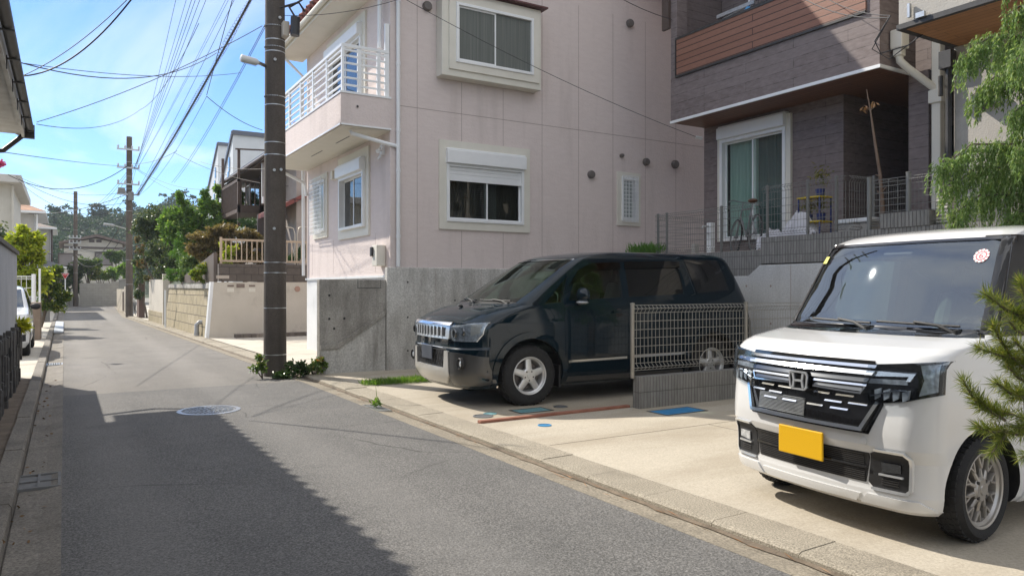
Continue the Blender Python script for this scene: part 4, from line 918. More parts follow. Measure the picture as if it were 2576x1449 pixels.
    b = MB(); b.lathe([(0, h*.1), (rr*.72, h*.1), (rr*.72, -h*.05), (0, -h*.05)], (0,0,0), 1, 32); fin(b, 'brake_disc', mat('brake_steel', (.13,.12,.115), rough=.5, metal=.7) if 'brake_steel' not in MATS else MATS['brake_steel'], w, 40)
    b = MB(); b.lathe([(0, -h*.3), (rr-.02, -h*.3), (rr-.02, -h*.6), (0, -h*.6)], (0,0,0), 1, 24); fin(b, 'wheel_back', MATTK, w, 40)
    return w
def cut_box(name, v, f):
    me = bpy.data.meshes.new(name); me.from_pydata(v, [], f); bm = bmesh.new(); bm.from_mesh(me); bmesh.ops.recalc_face_normals(bm, faces=bm.faces); bm.to_mesh(me); bm.free()
    me.materials.append(PEARL); me.materials.append(MATTK); me.polygons.foreach_set('material_index', [1]*len(me.polygons)); o = bpy.data.objects.new(name, me); COL.objects.link(o); return o
def cut_prism(poly, axis, a, b_): b = MB(); b.prism(poly, axis, a, b_); return cut_box('cutter', b.v, b.f)
def cut_cyl(x, z, r, y0, y1): b = MB(); b.lathe([(r, y0), (r, y1)], (x, 0, z), 1, 56); return cut_box('cutter', b.v, b.f)
def make_body(car, body, paint, z0, z1, n, wheels, rad, cavity, holes_side, ws, ext=None):
    s = body.loft(z0, z1, n); o = s.build('body', [paint, MATTK], car.o); cuts = []
    if cavity:
        c = body.loft(cavity[0], cavity[1], 24, .055); cuts.append(cut_box('cutter', c.v, c.f))
    for (x, z, w) in wheels:
        for g in (-1, 1): cuts.append(cut_cyl(x, z, rad, g*w, g*(w+.6)))
    for h in holes_side:
        for g in (-1, 1): cuts.append(cut_prism(h, 1, g*.35, g*1.4))
    if ws: cuts.append(cut_prism(ws[0], 0, -1., ws[1]))
    bake(o, cuts); return o
def seat(par, x, y, z, m, hr=True):
    b = MB(); b.box(x, x+.5, y-.24, y+.24, z, z+.16); b.beam((x+.46, y, z+.1), (x+.66, y, z+.68), .46, .14, (0,1,0)); o = b.build('seat', m, par, bevel=.05)
    if hr: b = MB(); b.beam((x+.67, y, z+.72), (x+.72, y, z+.90), .26, .10, (0,1,0)); b.build('headrest', m, o, bevel=.035)
def steering(par, c, r, tilt): 
    b = MB(); n = 28
    M = Matrix.Rotation(tilt, 3, 'Y'); b.tube([Vector(c)+M @ Vector((0, r*math.cos(2*PI*k/n), r*math.sin(2*PI*k/n))) for k in range(n+1)], .014, 8); b.tube([Vector(c)+M @ Vector((0, -r, 0)), Vector(c)+M @ Vector((0, r, 0))], .018, 8); b.tube([c, (c[0]-.3, c[1], c[2]-.12)], .03, 8); b.build('steering_wheel', MATTK, par, 60)
def dashboard(par, x0, x1, z, w):
    b = MB(); b.prism([(x0, z-.22), (x1, z-.22), (x1+.02, z-.06), (x1-.06, z), (x0, z-.02)], 1, -w, w); b.build('dashboard', DASH, par, 40)
def wipers(par, fn, y_pairs, z0, rise, m=MATTK):
    for ya, yb in y_pairs:
        b = MB(); n = 10; P = [Vector((fn(ya+(yb-ya)*k/n, z0+rise*k/n)-.022, ya+(yb-ya)*k/n, z0+rise*k/n)) for k in range(n+1)]
        b.tube(P, .008, 6); Q = [P[0]+Vector((-.03, 0, -.045)), P[2]+Vector((-.03, 0, .0)), P[5]+Vector((-.012, 0, .012))]; b.tube(Q, [.013, .011, .008], 6); b.lathe([(.02, -.02), (.02, .02), (0, .026)], tuple(P[0]+Vector((-.03, 0, -.04))), 2, 10); b.build('wiper', m, par, 50)
# ---------------------------------------------------------------- the white kei car
NB = Body([ # z,   xf,  bow,  cx,  cy,   w,   xr
    (.17, .075,.085,.15,.15,.690,3.33), (.20, .035,.09,.16,.16,.715,3.35), (.27, .025,.09,.16,.16,.733,3.36), (.29,.03,.09,.16,.16,.735,3.37), (.45, .022,.10,.15,.15,.737,3.385),
    (.52, -.010,.10,.15,.15,.7375,3.385), (.58, -.012,.10,.15,.15,.7375,3.385), (.75, .005,.10,.14,.14,.7375,3.385), (.955, .022,.10,.14,.14,.736,3.385), (.985, .028,.10,.15,.14,.734,3.38), (1.035, .075,.115,.17,.15,.730,3.38), (1.06, .135,.125,.18,.16,.727,3.38),
    (1.09, .30,.125,.18,.16,.723,3.38), (1.11, .43,.125,.16,.14,.720,3.375), (1.13, .570,.085,.10,.09,.717,3.37), (1.16, .590,.080,.06,.06,.713,3.37), (1.40, .738,.075,.05,.05,.675,3.35), (1.66, .890,.075,.05,.05,.630,3.31), (1.70, .928,.08,.06,.06,.622,3.30),
    (1.745, 1.02,.13,.10,.10,.600,3.26), (1.775, 1.22,.13,.15,.14,.535,3.18), (1.79, 1.50,.12,.2,.18,.43,3.05), (1.797, 1.80,.08,.2,.15,.25,2.8), (1.80, 2.05,.05,.1,.06,.10,2.5)], 1.7, 1.75)
car = Car(NB, 'parked_car', 'pearl white boxy small car with chrome grille and yellow number plate', 'car'); nb = car.o
WSN = [(-.655, 1.135), (.655, 1.135), (.590, 1.672), (-.590, 1.672)]
SDF = [(1.02, 1.12), (1.72, 1.12), (1.72, 1.63), (1.22, 1.63), (1.15, 1.58)]; SDR = [(1.84, 1.12), (2.62, 1.12), (2.62, 1.63), (1.84, 1.63)]; SDQ = [(.80, 1.12), (.955, 1.12), (1.10, 1.56), (1.06, 1.56)]
make_body(car, NB, PEARL, .17, 1.80, 46, [(.56, .29, .46), (3.08, .29, .46)], .335, (.50, 1.735), [SDF, SDR], (WSN, 1.30))
for f in nb.children[0].data.polygons:
    if 1.131 < f.center.z < 1.70 and f.center.x < 1.16 and abs(f.center.y) > .5 and f.material_index == 0: f.material_index = 1
car.fp('windscreen', [(-.68, 1.11), (.68, 1.11), (.605, 1.695), (-.605, 1.695)], CGLASSW, -.001, .006, step=.05, sm=60)
car.fp('windscreen_edge', [(-.716,1.112),(-.655,1.135),(-.590,1.672),(.590,1.672),(.655,1.135),(.716,1.112),(.629,1.69),(-.629,1.69)], GLOSSK, .003, .01, sm=60)
car.fp('windscreen_edge', [(-.70,1.108),(.70,1.108),(.655,1.15),(-.655,1.15)], GLOSSK, .0035, .01, sm=60)
for g in (-1, 1):
    car.sp('window', [(.985, 1.095), (1.735, 1.095), (1.735, 1.655), (1.20, 1.655), (1.13, 1.60)], CGLASSF, -.004, .006, sgn=g, sm=60)
    car.sp('window', [(1.825, 1.095), (2.64, 1.095), (2.64, 1.655), (1.825, 1.655)], CGLASSP, -.004, .006, sgn=g, sm=60)
    car.sp('quarter_window', [(.70, 1.115), (.965, 1.115), (1.14, 1.61), (1.20, 1.66), (1.72, 1.66), (1.72, 1.70), (1.02, 1.70)], GLOSSK, .007, .012, sgn=g, sm=60)
    b = MB(); b.tube([(NB.front(.712*g, 1.13)+.02, .716*g, 1.13)]+[(NB.front(.7*g*k, z)+.012, g*(NB.at(z)['w']-.012), z) for k, z in ((1, 1.2), (1, 1.35), (1, 1.5), (1, 1.66))], .009, 6); b.build('pillar_trim', CHROME, nb, 60)
    car.sp('door', [(.98, .24), (1.76, .24), (1.76, 1.07), (.96, 1.07), (.93, .75)], PEARL, .0035, .02, sgn=g)
    d = nb.children[-1]; car.sp('handle', [(1.50, .93), (1.70, .93), (1.70, .965), (1.50, .965)], PEARL, .03, .03, d, g)
    car.sp('slide_door', [(1.79, .24), (2.72, .24), (2.72, 1.07), (1.79, 1.07)], PEARL, .0035, .02, sgn=g)
    car.sp('side_skirt', [(.93, .165), (2.72, .165), (2.72, .235), (.95, .235)], PEARL, .012, .04, sgn=g)
    car.sp('bonnet_gap', stroke([(.36, .985), (.55, 1.0), (.73, 1.02), (.76, 1.12)], .006), BLACK, .0015, .01, sgn=g)
    car.sp('bumper_gap', stroke([(.232, .80), (.236, .74), (.262, .66), (.305, .585)], .006), BLACK, .0018, .01, sgn=g)
    car.sp('door_gap', stroke([(.955, 1.07), (.925, .76), (.965, .24)], .007), BLACK, .004, .01, sgn=g)
    car.sp('fender_gap', stroke([(.225, .80), (.255, .70), (.30, .60)], .005), BLACK, .0012, .01, sgn=g)
    b = MB(); x = 1.12 if g > 0 else 1.02; y = g*(NB.side(1.1, 1.12)+(.05 if g > 0 else .11)); b.ball((x, y, 1.16), .09, 14, 8, (1.1, .5, .95) if g > 0 else (.7, 1.05, .95)); mi = b.build('mirror', PEARL, nb, 60); b = MB(); b.tube([(x+.03, y-g*.02, 1.12), (x+.06, y-g*.13, 1.10)], .025, 8); b.build('mirror_stalk', BLACK, mi)
# grille: dark field, bars, badge
GP = [(-.44, .985), (.44, .985), (.50, .75), (.43, .585), (-.43, .585), (-.50, .75)]
gr = car.fp('grille', GP, GLOSSK, .004, .02)
U = [(-.475, .765), (-.402, .612), (.402, .612), (.475, .765)]
car.fp('chrome_frame', stroke(U, .020), CHROME, .040, .03, gr, tilt=.13)
car.fp('upper_bar', [(-.46, .964), (.46, .964), (.46, .948), (-.46, .948)], CHROME, .026, .03, gr, tilt=.8)
car.fp('upper_bar', [(-.46, .932), (.46, .932), (.45, .910), (-.45, .910)], CHROME, .036, .03, gr, tilt=.55)
car.fp('lower_bar', [(-.43, .890), (.43, .890), (.42, .868), (-.42, .868)], DCHROME, .030, .03, gr, tilt=.5)
car.fp('lower_bar', [(.09, .840), (.41, .840), (.395, .816), (.09, .822)], DCHROME, .032, .03, gr, True, tilt=.5); car.fp('lower_bar', stroke([(.09, .815), (.30, .808), (.39, .806), (.415, .85)], .010), CHROME, .036, .03, gr, True, tilt=.12); car.fp('lower_bar', stroke([(.09, .852), (.42, .852)], .011), CHROME, .034, .03, gr, True, tilt=.8)
for y0, z in ((.08, .775), (.23, .775), (.16, .735), (.31, .738), (.04, .700), (.20, .698)):
    car.fp('grille_accent', [(y0, z), (y0+.11, z), (y0+.11, z+.009), (y0, z+.009)], CHROME, .018, .012, gr, True, tilt=.8)
b = MB()
for k in range(13): z = .628+k*.008; b.add(*patch(lambda y, zz: NB.front(y, zz), [(-.02, z), (.36, z), (.36, z+.0042), (-.02, z+.0042)], .010, .006))
b.build('radiator_fins', STEEL, gr)
# the badge: a rounded square frame with an H inside
bd = MB(); ex = NB.front(0, .835)
def rrect(w, h, r, taper=0, n=5):
    P = []
    for cx, cz, a in ((w-r, h-r, 0), (-w+r, h-r, 90), (-w+r, -h+r, 180), (w-r, -h+r, 270)):
        for k in range(n+1): t = R(a+90*k/n); y, z = cx+r*math.cos(t), cz+r*math.sin(t); P.append((y*(1+taper*z/h), z))
    return P
bd.prism([(y, z+.835) for y, z in rrect(.068, .056, .026, .06)], 0, ex-.048, ex+.01); e = bd.build('badge', GLOSSK, nb, 40)
b = MB(); q = rrect(.068, .056, .026, .06); q2 = rrect(.058, .046, .02, .06); n = len(q)
vs = [(ex-.056, y, z+.835) for y, z in q]+[(ex-.056, y, z+.835) for y, z in q2]+[(ex-.044, y, z+.835) for y, z in q]+[(ex-.044, y, z+.835) for y, z in q2]
b.add(vs, [(i, (i+1)%n, (i+1)%n+n, i+n) for i in range(n)]+[(i, i+2*n, (i+1)%n+2*n, (i+1)%n) for i in range(n)]+[(i+n, (i+1)%n+n, (i+1)%n+3*n, i+3*n) for i in range(n)]); b.build('badge_frame', CHROMEB, e, 40)
b = MB()
for g in (-1, 1): b.prism([(g*.046, .877), (g*.030, .877), (g*.024, .838), (g*.024, .832), (g*.030, .793), (g*.044, .793), (g*.036, .835)], 0, ex-.058, ex-.04)
b.prism([(-.026, .841), (.026, .841), (.026, .829), (-.026, .829)], 0, ex-.058, ex-.04); b.build('badge_letter', CHROMEB, e)
# headlamps
for g in (-1, 1):
    fl = lambda P: [(g*u, v) for u, v in P]
    def fpn(name, poly, m, off, th, par=None, tilt=0): b = MB(); b.add(*patch(lambda y, z: NB.front(y, z), fl(poly), off, th, 0, -1, .03, tilt)); return b.build(name, m, par or nb, 40)
    HL = [(.43, .965), (.733, .998), (.734, .825), (.62, .785), (.425, .750), (.40, .84)]
    hl = fpn('headlight', HL, GLOSSK, .006, .03)
    fpn('light_bar', [(.40, .932), (.655, .940), (.640, .892), (.622, .892), (.628, .916), (.40, .902)], CHROME, .028, .02, hl, .5)
    fpn('daytime_lamp', stroke([(.41, .876), (.62, .884)], .026), SILVR, .013, .01, hl)
    for k in range(4): u = .455+.048*k; fpn('lamp_cell', [(u, .83), (u+.036, .845), (u+.030, .795), (u+.004, .778)], SILVR, .014, .012, hl)
    fpn('lamp_blade', stroke([(.435, .795), (.56, .836), (.62, .842)], .007), CHROME, .020, .02, hl)
    fpn('side_reflector', [(.668, .975), (.722, .985), (.722, .84), (.668, .815), (.683, .90)], SILVR, .010, .01, hl)
    fpn('lens', [(.424, .968), (.7345, 1.0), (.7355, .822), (.62, .781), (.42, .746), (.394, .84)], LENS, .030, .003, hl)
# bumper openings
lo = car.fp('lower_intake', [(-.42, .478), (.42, .478), (.39, .312), (-.39, .312)], MATTK, .004, .02)
b = MB()
for k in range(14): z = .32+k*.011; b.add(*patch(lambda y, zz: NB.front(y, zz), [(-.385, z), (.385, z), (.385, z+.004), (-.385, z+.004)], .009, .006))
b.build('intake_fins', DARKM, lo); car.fp('intake_bar', [(-.405, .405), (.405, .405), (.403, .392), (-.403, .392)], GLOSSK, .016, .01, lo)
for g in (-1, 1):
    def fpn(name, poly, m, off, th, par=None): b = MB(); b.add(*patch(lambda y, z: NB.front(y, z), [(g*u, v) for u, v in poly], off, th, 0, -1, .03)); return b.build(name, m, par or nb, 40)
    fb = fpn('fog_lamp_bezel', [(.425, .478), (.46, .496), (.615, .496), (.63, .47), (.622, .315), (.60, .295), (.43, .295), (.405, .32)], MATTK, .005, .02)
    fpn('chrome_trim', stroke([(.46, .503), (.612, .503), (.634, .475), (.628, .310), (.607, .288), (.428, .288)], .013), CHROMEB, .016, .02, fb)
    fpn('fog_lamp', [(.485, .44), (.585, .44), (.585, .395), (.485, .385)], DCHROME if g < 0 else SILVR, .014, .01, fb); fpn('lamp_blade', stroke([(.47, .372), (.595, .372)], .010), CHROMEB, .018, .012, fb)  # near lamp dark, far one bright: shade and light put into the material
    for k in range(3): fpn('bezel_rib', stroke([(.48, .345-.012*k), (.57, .345-.012*k)], .004), DARKM, .010, .008, fb)
    fpn('bumper_sculpt', [(.405, .255), (.66, .255), (.70, .215), (.70, .195), (.36, .195)], PEARL, .012, .05)
car.fp('bumper_lip', [(-.36, .245), (.36, .245), (.33, .195), (-.33, .195)], PEARL, .008, .03)
b = MB(); b.lathe([(.022, 0), (.022, -.003), (.019, -.004), (0, -.004)], (NB.front(-.40, .545), -.40, .545), 0, 20); b.build('tow_hook_cover', PEARL, nb, 30)
b = MB(); xx = NB.front(0, .5)-.012; b.box(xx-.012, xx, -.165, .165, .382, .550); pl = b.build('number_plate', mat('yellow_plate', (.72,.41,.003), rough=.45), nb, bevel=.006)
b = MB(); b.box(xx, xx+.03, -.05, .05, .43, .50); b.build('plate_bracket', BLACK, pl)
b = MB()
for k in range(1): pass
wipers(nb, lambda y, z: NB.front(y, z), ((-.02, .46), (-.56, -.06)), 1.165, .012)
# inspection sticker and the yellow one
fz = lambda y, z: NB.front(y, z)
def disc(c, r, n=20): return [(c[0]+r*math.cos(2*PI*k/n), c[1]+r*math.sin(2*PI*k/n)) for k in range(n)]
PINKS = mat('pink_sticker', (.55,.10,.13), rough=.5); WHS = mat('white_sticker', (.75,.75,.75), rough=.5)
st = car.fp('inspection_sticker', disc((-.525, 1.575), .040), PINKS, .004, .002); b = MB()
for k in range(12): a = 2*PI*k/12; b.add(*patch(fz, disc((-.525+.034*math.cos(a), 1.575+.034*math.sin(a)), .0075, 8), .0055, .002))
b.add(*patch(fz, disc((-.525, 1.575), .022), .0055, .002)); b.build('sticker_spot', WHS, st)
def digit6(par, c, s, m, fn):
    P = [(-.35, .5), (.35, .1), (.3, -.1)]; b = MB(); q = [(.28, .45), (.0, .5), (-.25, .3), (-.32, -.05), (-.28, -.35), (0, -.5), (.28, -.35), (.3, -.1), (.05, .06), (-.28, -.08)]
    b.add(*patch(fn, stroke([(c[0]-u*s, c[1]+v*s) for u, v in q], s*.17), .0068, .001, step=.5)); b.build('sticker_digit', m, par)
digit6(st, (-.525, 1.575), .028, PINKS, fz)
car.fp('service_sticker', [(.575, 1.56), (.615, 1.56), (.607, 1.61), (.570, 1.61)], mat('lime_sticker', (.55,.52,.08), rough=.5), .006, .002)
dashboard(nb, .62, 1.02, 1.08, .64); seat(nb, 1.45, -.34, .62, SEATL); seat(nb, 1.45, .34, .62, SEATL); steering(nb, (1.12, -.34, 1.06), .17, R(25)); seat(nb, 2.35, 0, .62, SEATM, False)
b = MB(); b.box(.86, .93, -.11, .11, 1.56, 1.62); b.build('rear_view_mirror', MATTK, nb, bevel=.015)
for x in (.56, 3.08):
    for g in (-1, 1): wheel(nb, x, g*.655, .283, .209, .165, 'mesh', g, R(6) if x < 1 and g < 0 else (R(6) if x < 1 else 0), ALLOYD)
nb.location = (3.785, 2.885, .035); nb.rotation_euler = (0, 0, -.0782)
# ---------------------------------------------------------------- the dark green van
DL = Body([
    (.22, .10,.12,.26,.26,.80,4.48), (.30, .04,.12,.28,.28,.865,4.58), (.42, .0,.12,.29,.29,.892,4.62), (.55, .0,.12,.29,.29,.897,4.62), (.68, .0,.12,.29,.29,.897,4.62), (.70, .02,.12,.29,.29,.897,4.62), (.80, .025,.12,.29,.29,.897,4.61), (.93, .01,.13,.30,.30,.895,4.60), (.985, .02,.14,.31,.30,.893,4.58),
    (1.02, .08,.15,.32,.30,.890,4.57), (1.08, .20,.16,.32,.29,.886,4.56), (1.14, .38,.17,.30,.26,.882,4.54), (1.18, .56,.18,.24,.22,.878,4.53), (1.21, .63,.18,.16,.15,.872,4.52), (1.45, 1.005,.19,.10,.10,.815,4.43), (1.70, 1.39,.20,.09,.09,.755,4.31), (1.76, 1.50,.20,.10,.10,.738,4.28),
    (1.81, 1.68,.20,.14,.14,.705,4.23), (1.845, 1.95,.18,.2,.2,.63,4.14), (1.862, 2.25,.14,.25,.22,.50,4.0), (1.870, 2.6,.1,.2,.2,.28,3.8), (1.873, 2.9,.05,.1,.08,.12,3.5)], 2.4, 2.4)
car = Car(DL, 'parked_van', 'dark green people carrier with a chrome slotted grille parked nose to the road', 'van'); dl = car.o
WSD = [(-.76, 1.215), (.76, 1.215), (.685, 1.735), (-.685, 1.735)]
S1 = [(1.46, 1.235), (2.28, 1.27), (2.28, 1.72), (1.86, 1.70), (1.64, 1.60)]; S2 = [(2.38, 1.275), (3.30, 1.31), (3.28, 1.745), (2.38, 1.725)]; S3 = [(3.55, 1.33), (4.10, 1.37), (3.98, 1.75), (3.42, 1.755)]; S0 = [(1.12, 1.20), (1.36, 1.215), (1.49, 1.54)]
make_body(car, DL, DGREEN, .22, 1.873, 50, [(.92, .36, .60), (3.77, .36, .60)], .435, (.60, 1.80), [S0, S1, S2], (WSD, 1.9))
car.fp('windscreen', [(-.79, 1.195), (.79, 1.195), (.70, 1.755), (-.70, 1.755)], CGLASS, -.004, .006, step=.05, sm=60)
car.fp('windscreen_edge', [(-.80, 1.192), (.80, 1.192), (.76, 1.222), (-.76, 1.222)], BLACK, .002, .01, sm=60); car.fp('roof_trim', [(-.69, 1.738), (.69, 1.738), (.685, 1.752), (-.685, 1.752)], CHROME, .004, .008, sm=60)
VISOR = glassmat('smoked_visor', (.10,.085,.08), 1.5)
for g in (-1, 1):
    car.sp('window', [(1.42, 1.225), (2.30, 1.258), (2.30, 1.74), (1.85, 1.725), (1.62, 1.62)], CGLASSF, -.004, .006, sgn=g, sm=60)
    car.sp('window', [(2.35, 1.262), (3.32, 1.30), (3.30, 1.765), (2.35, 1.745)], CGLASSP, -.004, .006, sgn=g, sm=60)
    car.sp('quarter_window', [(3.54, 1.315), (4.13, 1.36), (4.00, 1.77), (3.39, 1.775)], GLOSSK, .004, .008, sgn=g, sm=60)
    car.sp('quarter_window', [(1.08, 1.19), (1.38, 1.205), (1.515, 1.575)], CGLASSF, -.004, .006, sgn=g, sm=60)
    car.sp('rain_visor', [(1.47, 1.40), (1.65, 1.60), (1.86, 1.70), (2.30, 1.715), (2.30, 1.63), (1.92, 1.615), (1.72, 1.54)], VISOR, .016, .004, sgn=g); car.sp('rain_visor', [(2.37, 1.725), (3.29, 1.745), (3.29, 1.66), (2.37, 1.635)], VISOR, .016, .004, sgn=g)
    car.sp('door', [(1.41, .32), (2.325, .32), (2.325, 1.235), (1.42, 1.20), (1.385, 1.14)], DGREEN, .0035, .02, sgn=g); d = dl.children[-1]
    car.sp('handle_recess', disc((2.20, 1.075), .055), MATTK, .005, .006, d, g); car.sp('handle', stroke([(2.10, 1.088), (2.30, 1.092)], .03), DGREEN, .035, .02, d, g)
    car.sp('slide_door', [(2.345, .32), (3.36, .32), (3.40, .60), (3.40, 1.28), (2.345, 1.24)], DGREEN, .0035, .02, sgn=g); d = dl.children[-1]
    car.sp('handle', stroke([(2.42, 1.10), (2.62, 1.107)], .03), DGREEN, .035, .02, d, g)
    car.sp('side_moulding', stroke([(1.44, .50), (2.31, .515)], .028), CHROME, .014, .02, sgn=g); car.sp('side_moulding', stroke([(2.36, .517), (3.30, .53)], .028), CHROME, .014, .02, sgn=g)
    car.sp('sill', [(1.36, .25), (3.30, .25), (3.30, .315), (1.38, .315)], GREYP, .015, .04, sgn=g)
    car.sp('pillar_gap', stroke([(3.335, 1.80), (3.42, 1.60), (3.50, 1.31), (3.42, 1.29)], .008), BLACK, .002, .01, sgn=g)
    for xc in (.92, 3.77):
        ar = [(xc+.475*math.cos(R(a)), .36+.475*math.sin(R(a))) for a in range(-14, 195, 9)]; car.sp('wheel_arch', stroke(ar, .075), DGREEN, .028, .05, sgn=g, step=.05)
    b = MB(); yy = g*(DL.side(1.6, 1.25)+.14); b.ball((1.58, yy, 1.30), .115, 14, 8, (.62, 1.0, .82)); mi = b.build('mirror', DGREEN, dl, 60); b = MB(); b.ball((1.57, yy, 1.215), .10, 12, 6, (.7, 1.0, .22)); b.build('indicator', SILVR, mi, 60); b = MB(); b.tube([(1.60, yy-g*.03, 1.22), (1.62, yy-g*.16, 1.20)], .03, 8); b.build('mirror_stalk', BLACK, mi)
# nose
g0 = car.fp('grille', [(-.53, .955), (.53, .955), (.50, .795), (-.50, .795)], CHROMEB, .030, .03, tilt=.16); 
b = MB()
for k in range(9): u = -.40+k*.10; b.add(*patch(lambda y, z: DL.front(y, z), [(u-.024, .925), (u+.024, .925), (u+.022, .825), (u-.022, .825)], .0300, .022, tilt=.14))
b.pieces('grille_slot', MATTK, g0)
b = MB()
for k in range(9): u = -.40+k*.10; b.add(*patch(lambda y, z: DL.front(y, z), stroke([(u-.032, .925), (u+.032, .925), (u+.029, .818), (u-.029, .818)], .010, True)[:8], .016, .01)) if False else b.add(*patch(lambda y, z: DL.front(y, z), [(u+.036, .935), (u+.062, .935), (u+.060, .815), (u+.034, .815)], .038, .03, tilt=.16))
b.pieces('grille_rib', CHROMEB, g0)
car.fp('bonnet_trim', [(-.56, .995), (.56, .995), (.54, .957), (-.54, .957)], CHROME, .030, .03, tilt=.5)
for g in (-1, 1):
    def fpn(name, poly, m, off, th, par=None, st=.03): b = MB(); b.add(*patch(lambda y, z: DL.front(y, z), [(g*u, v) for u, v in poly], off, th, 0, -1, st)); return b.build(name, m, par or dl, 40)
    hl = fpn('headlight', [(.545, .955), (.70, .965), (.80, .985), (.878, .995), (.872, .86), (.84, .775), (.58, .775), (.52, .80)], SILVR, .008, .03)
    for u, v, r in ((.625, .865, .052), (.735, .885, .048)):
        xx = DL.front(g*u, v); b = MB(); b.lathe([(r, -.012), (r*.86, -.026), (r*.84, -.012), (r*.5, -.004), (0, -.010)], (xx-.004, g*u, v), 0, 20); b.build('projector', DCHROME, hl, 40)
    fpn('lamp_base', [(.57, .815), (.83, .815), (.83, .782), (.59, .782)], SILVR, .012, .01, hl); fpn('lamp_brow', [(.56, .948), (.70, .955), (.79, .972), (.79, .945), (.57, .925)], SILVR, .012, .01, hl); fpn('turn_lamp', [(.80, .97), (.862, .98), (.858, .87), (.80, .84)], mat('amber_grey_lens', (.55,.52,.46), rough=.2) if 'amber_grey_lens' not in MATS else MATS['amber_grey_lens'], .013, .01, hl)
    fpn('lens', [(.54, .958), (.70, .969), (.80, .989), (.882, .999), (.876, .858), (.842, .772), (.576, .772), (.515, .80)], LENS, .028, .003, hl)
    fpn('bumper_corner', [(.50, .645), (.66, .645), (.80, .63), (.893, .60), (.893, .30), (.80, .26), (.52, .26)], GREYP, .012, .05)
    xx = DL.front(g*.735, .525); b = MB(); b.lathe([(.068, .0), (.068, -.03), (.058, -.036), (.054, -.01), (.0, .0)], (xx-.012, g*.735, .525), 0, 24); fg = b.build('fog_lamp', MATTK, dl, 40); b = MB(); b.lathe([(.034, .0), (.034, -.018), (0, -.024)], (xx-.016, g*.745, .525), 0, 18); b.build('lens', SILVR, fg, 40)
car.fp('lower_intake', [(-.43, .665), (.43, .665), (.42, .465), (-.42, .465)], MATTK, .004, .02); b = MB(); li = dl.children[-1]
for k in range(16): u = -.42+k*.056; b.add(*patch(lambda y, z: DL.front(y, z), stroke([(u, .47), (u+.07, .66)], .006), .008, .004, step=.2)) if u+.07 < .43 else None
for k in range(16): u = -.42+k*.056; b.add(*patch(lambda y, z: DL.front(y, z), stroke([(u+.07, .47), (u, .66)], .006), .008, .004, step=.2)) if u+.07 < .43 else None
b.build('mesh_insert', DARKM, li)
car.fp('skid_plate', [(-.51, .655), (-.435, .655), (-.42, .455), (.42, .455), (.435, .655), (.51, .655), (.525, .38), (.40, .265), (-.40, .265), (-.525, .38)], SKID, .022, .05, sm=35)
b = MB(); xx = DL.front(0, .61)-.022; b.box(xx-.014, xx, -.165, .165, .535, .70); b.build('number_plate', mat('slate_plate', (.05,.058,.075), rough=.6), dl, bevel=.005)
b = MB(); b.tube([(xx+.03, -.40, .69), (xx+.02, 0, .69), (xx+.03, .40, .69)], .005, 6); b.build('plate_rail', STEEL, dl)
wipers(dl, lambda y, z: DL.front(y, z), ((.02, .62), (-.68, -.06)), 1.235, .006)
b = MB(); b.ball((DL.front(0, 1.15)-.004, 0, 1.165), .03, 10, 6, (1.2, 1, .5)); b.build('washer_jet', MATTK, dl, 60)
dashboard(dl, .78, 1.30, 1.17, .74); seat(dl, 1.95, -.42, .72, SEATM); seat(dl, 1.95, .42, .72, SEATM); steering(dl, (1.46, -.40, 1.16), .19, R(28)); seat(dl, 2.95, -.42, .75, SEATM); seat(dl, 2.95, .42, .75, SEATM)
b = MB(); b.box(1.36, 1.42, -.12, .12, 1.60, 1.67); b.build('rear_view_mirror', MATTK, dl, bevel=.015)
for x in (.92, 3.77):
    for g in (-1, 1):
        wheel(dl, x, g*.765, .355, .222, .225, 'five', g)
        b = MB(); b.box(x+.40, x+.425, g*.66, g*.87, .20, .46); b.build('mud_flap', MATTK, dl)
dl.location = (3.813, 8.247, .032); dl.rotation_euler = (0, 0, -R(2.714))
# ================================================================ poles
def band(b, x, y, z, r, h=.02): b.lathe([(r+.004, -h/2), (r+.004, h/2)], (x, y, z), 2, 20)
P1 = Vector((2.925, 12.25, 0)); P2 = Vector((2.74, 40.9, 0)); P3 = G(190, 770.5, 0)
def pole(base, h, r0, r1, label, m, bands):
    t = thing('utility_pole', label, 'utility pole', tuple(base)); b = MB(); b.lathe([(r0, -.1)]+[(r0+(r1-r0)*k/12, h*k/12) for k in range(13)], tuple(base), 2, 28); s = b.build('shaft', m, t, 40)
    b = MB()
    for z in bands: band(b, base.x, base.y, z, r0+(r1-r0)*z/h, .014)
    b.build('steel_band', STEEL, s, 40); return t
zb = [oY(690, y, 12.1).z for y in (62, 97, 115, 127, 240, 262, 357, 388, 660, 686, 775, 893)]
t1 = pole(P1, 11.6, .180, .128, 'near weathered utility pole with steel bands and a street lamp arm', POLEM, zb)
b = MB()
for z in zb[:6:2]:
    for k in range(-6, 7): a = -2.45+k*.16; r = .18-.052*z/11.6+.006; b.ball((P1.x+r*math.cos(a), P1.y+r*math.sin(a), z), .008, 6, 4)
b.build('band_stud', DARKM, t1.children[0])
b = MB()
for px, y in ((690, 428), (690, 575), (707, 427), (692, 150), (704, 45)):
    q = oY(px, y, 12.07); b.lathe([(.022, .0), (.022, -.03), (.012, -.03), (.012, -.01)], (q.x, q.y+.02, q.z), 1, 10)
b.pieces('step_socket', STEEL, t1)
q = oY(712, 70, 12.0); b = MB(); b.box(q.x+.0, q.x+.10, q.y-.02, q.y+.24, q.z-.13, q.z+.11); cbx = b.build('closure_box', mat('grey_beige_box', (.46,.41,.34), rough=.6), t1, bevel=.012)
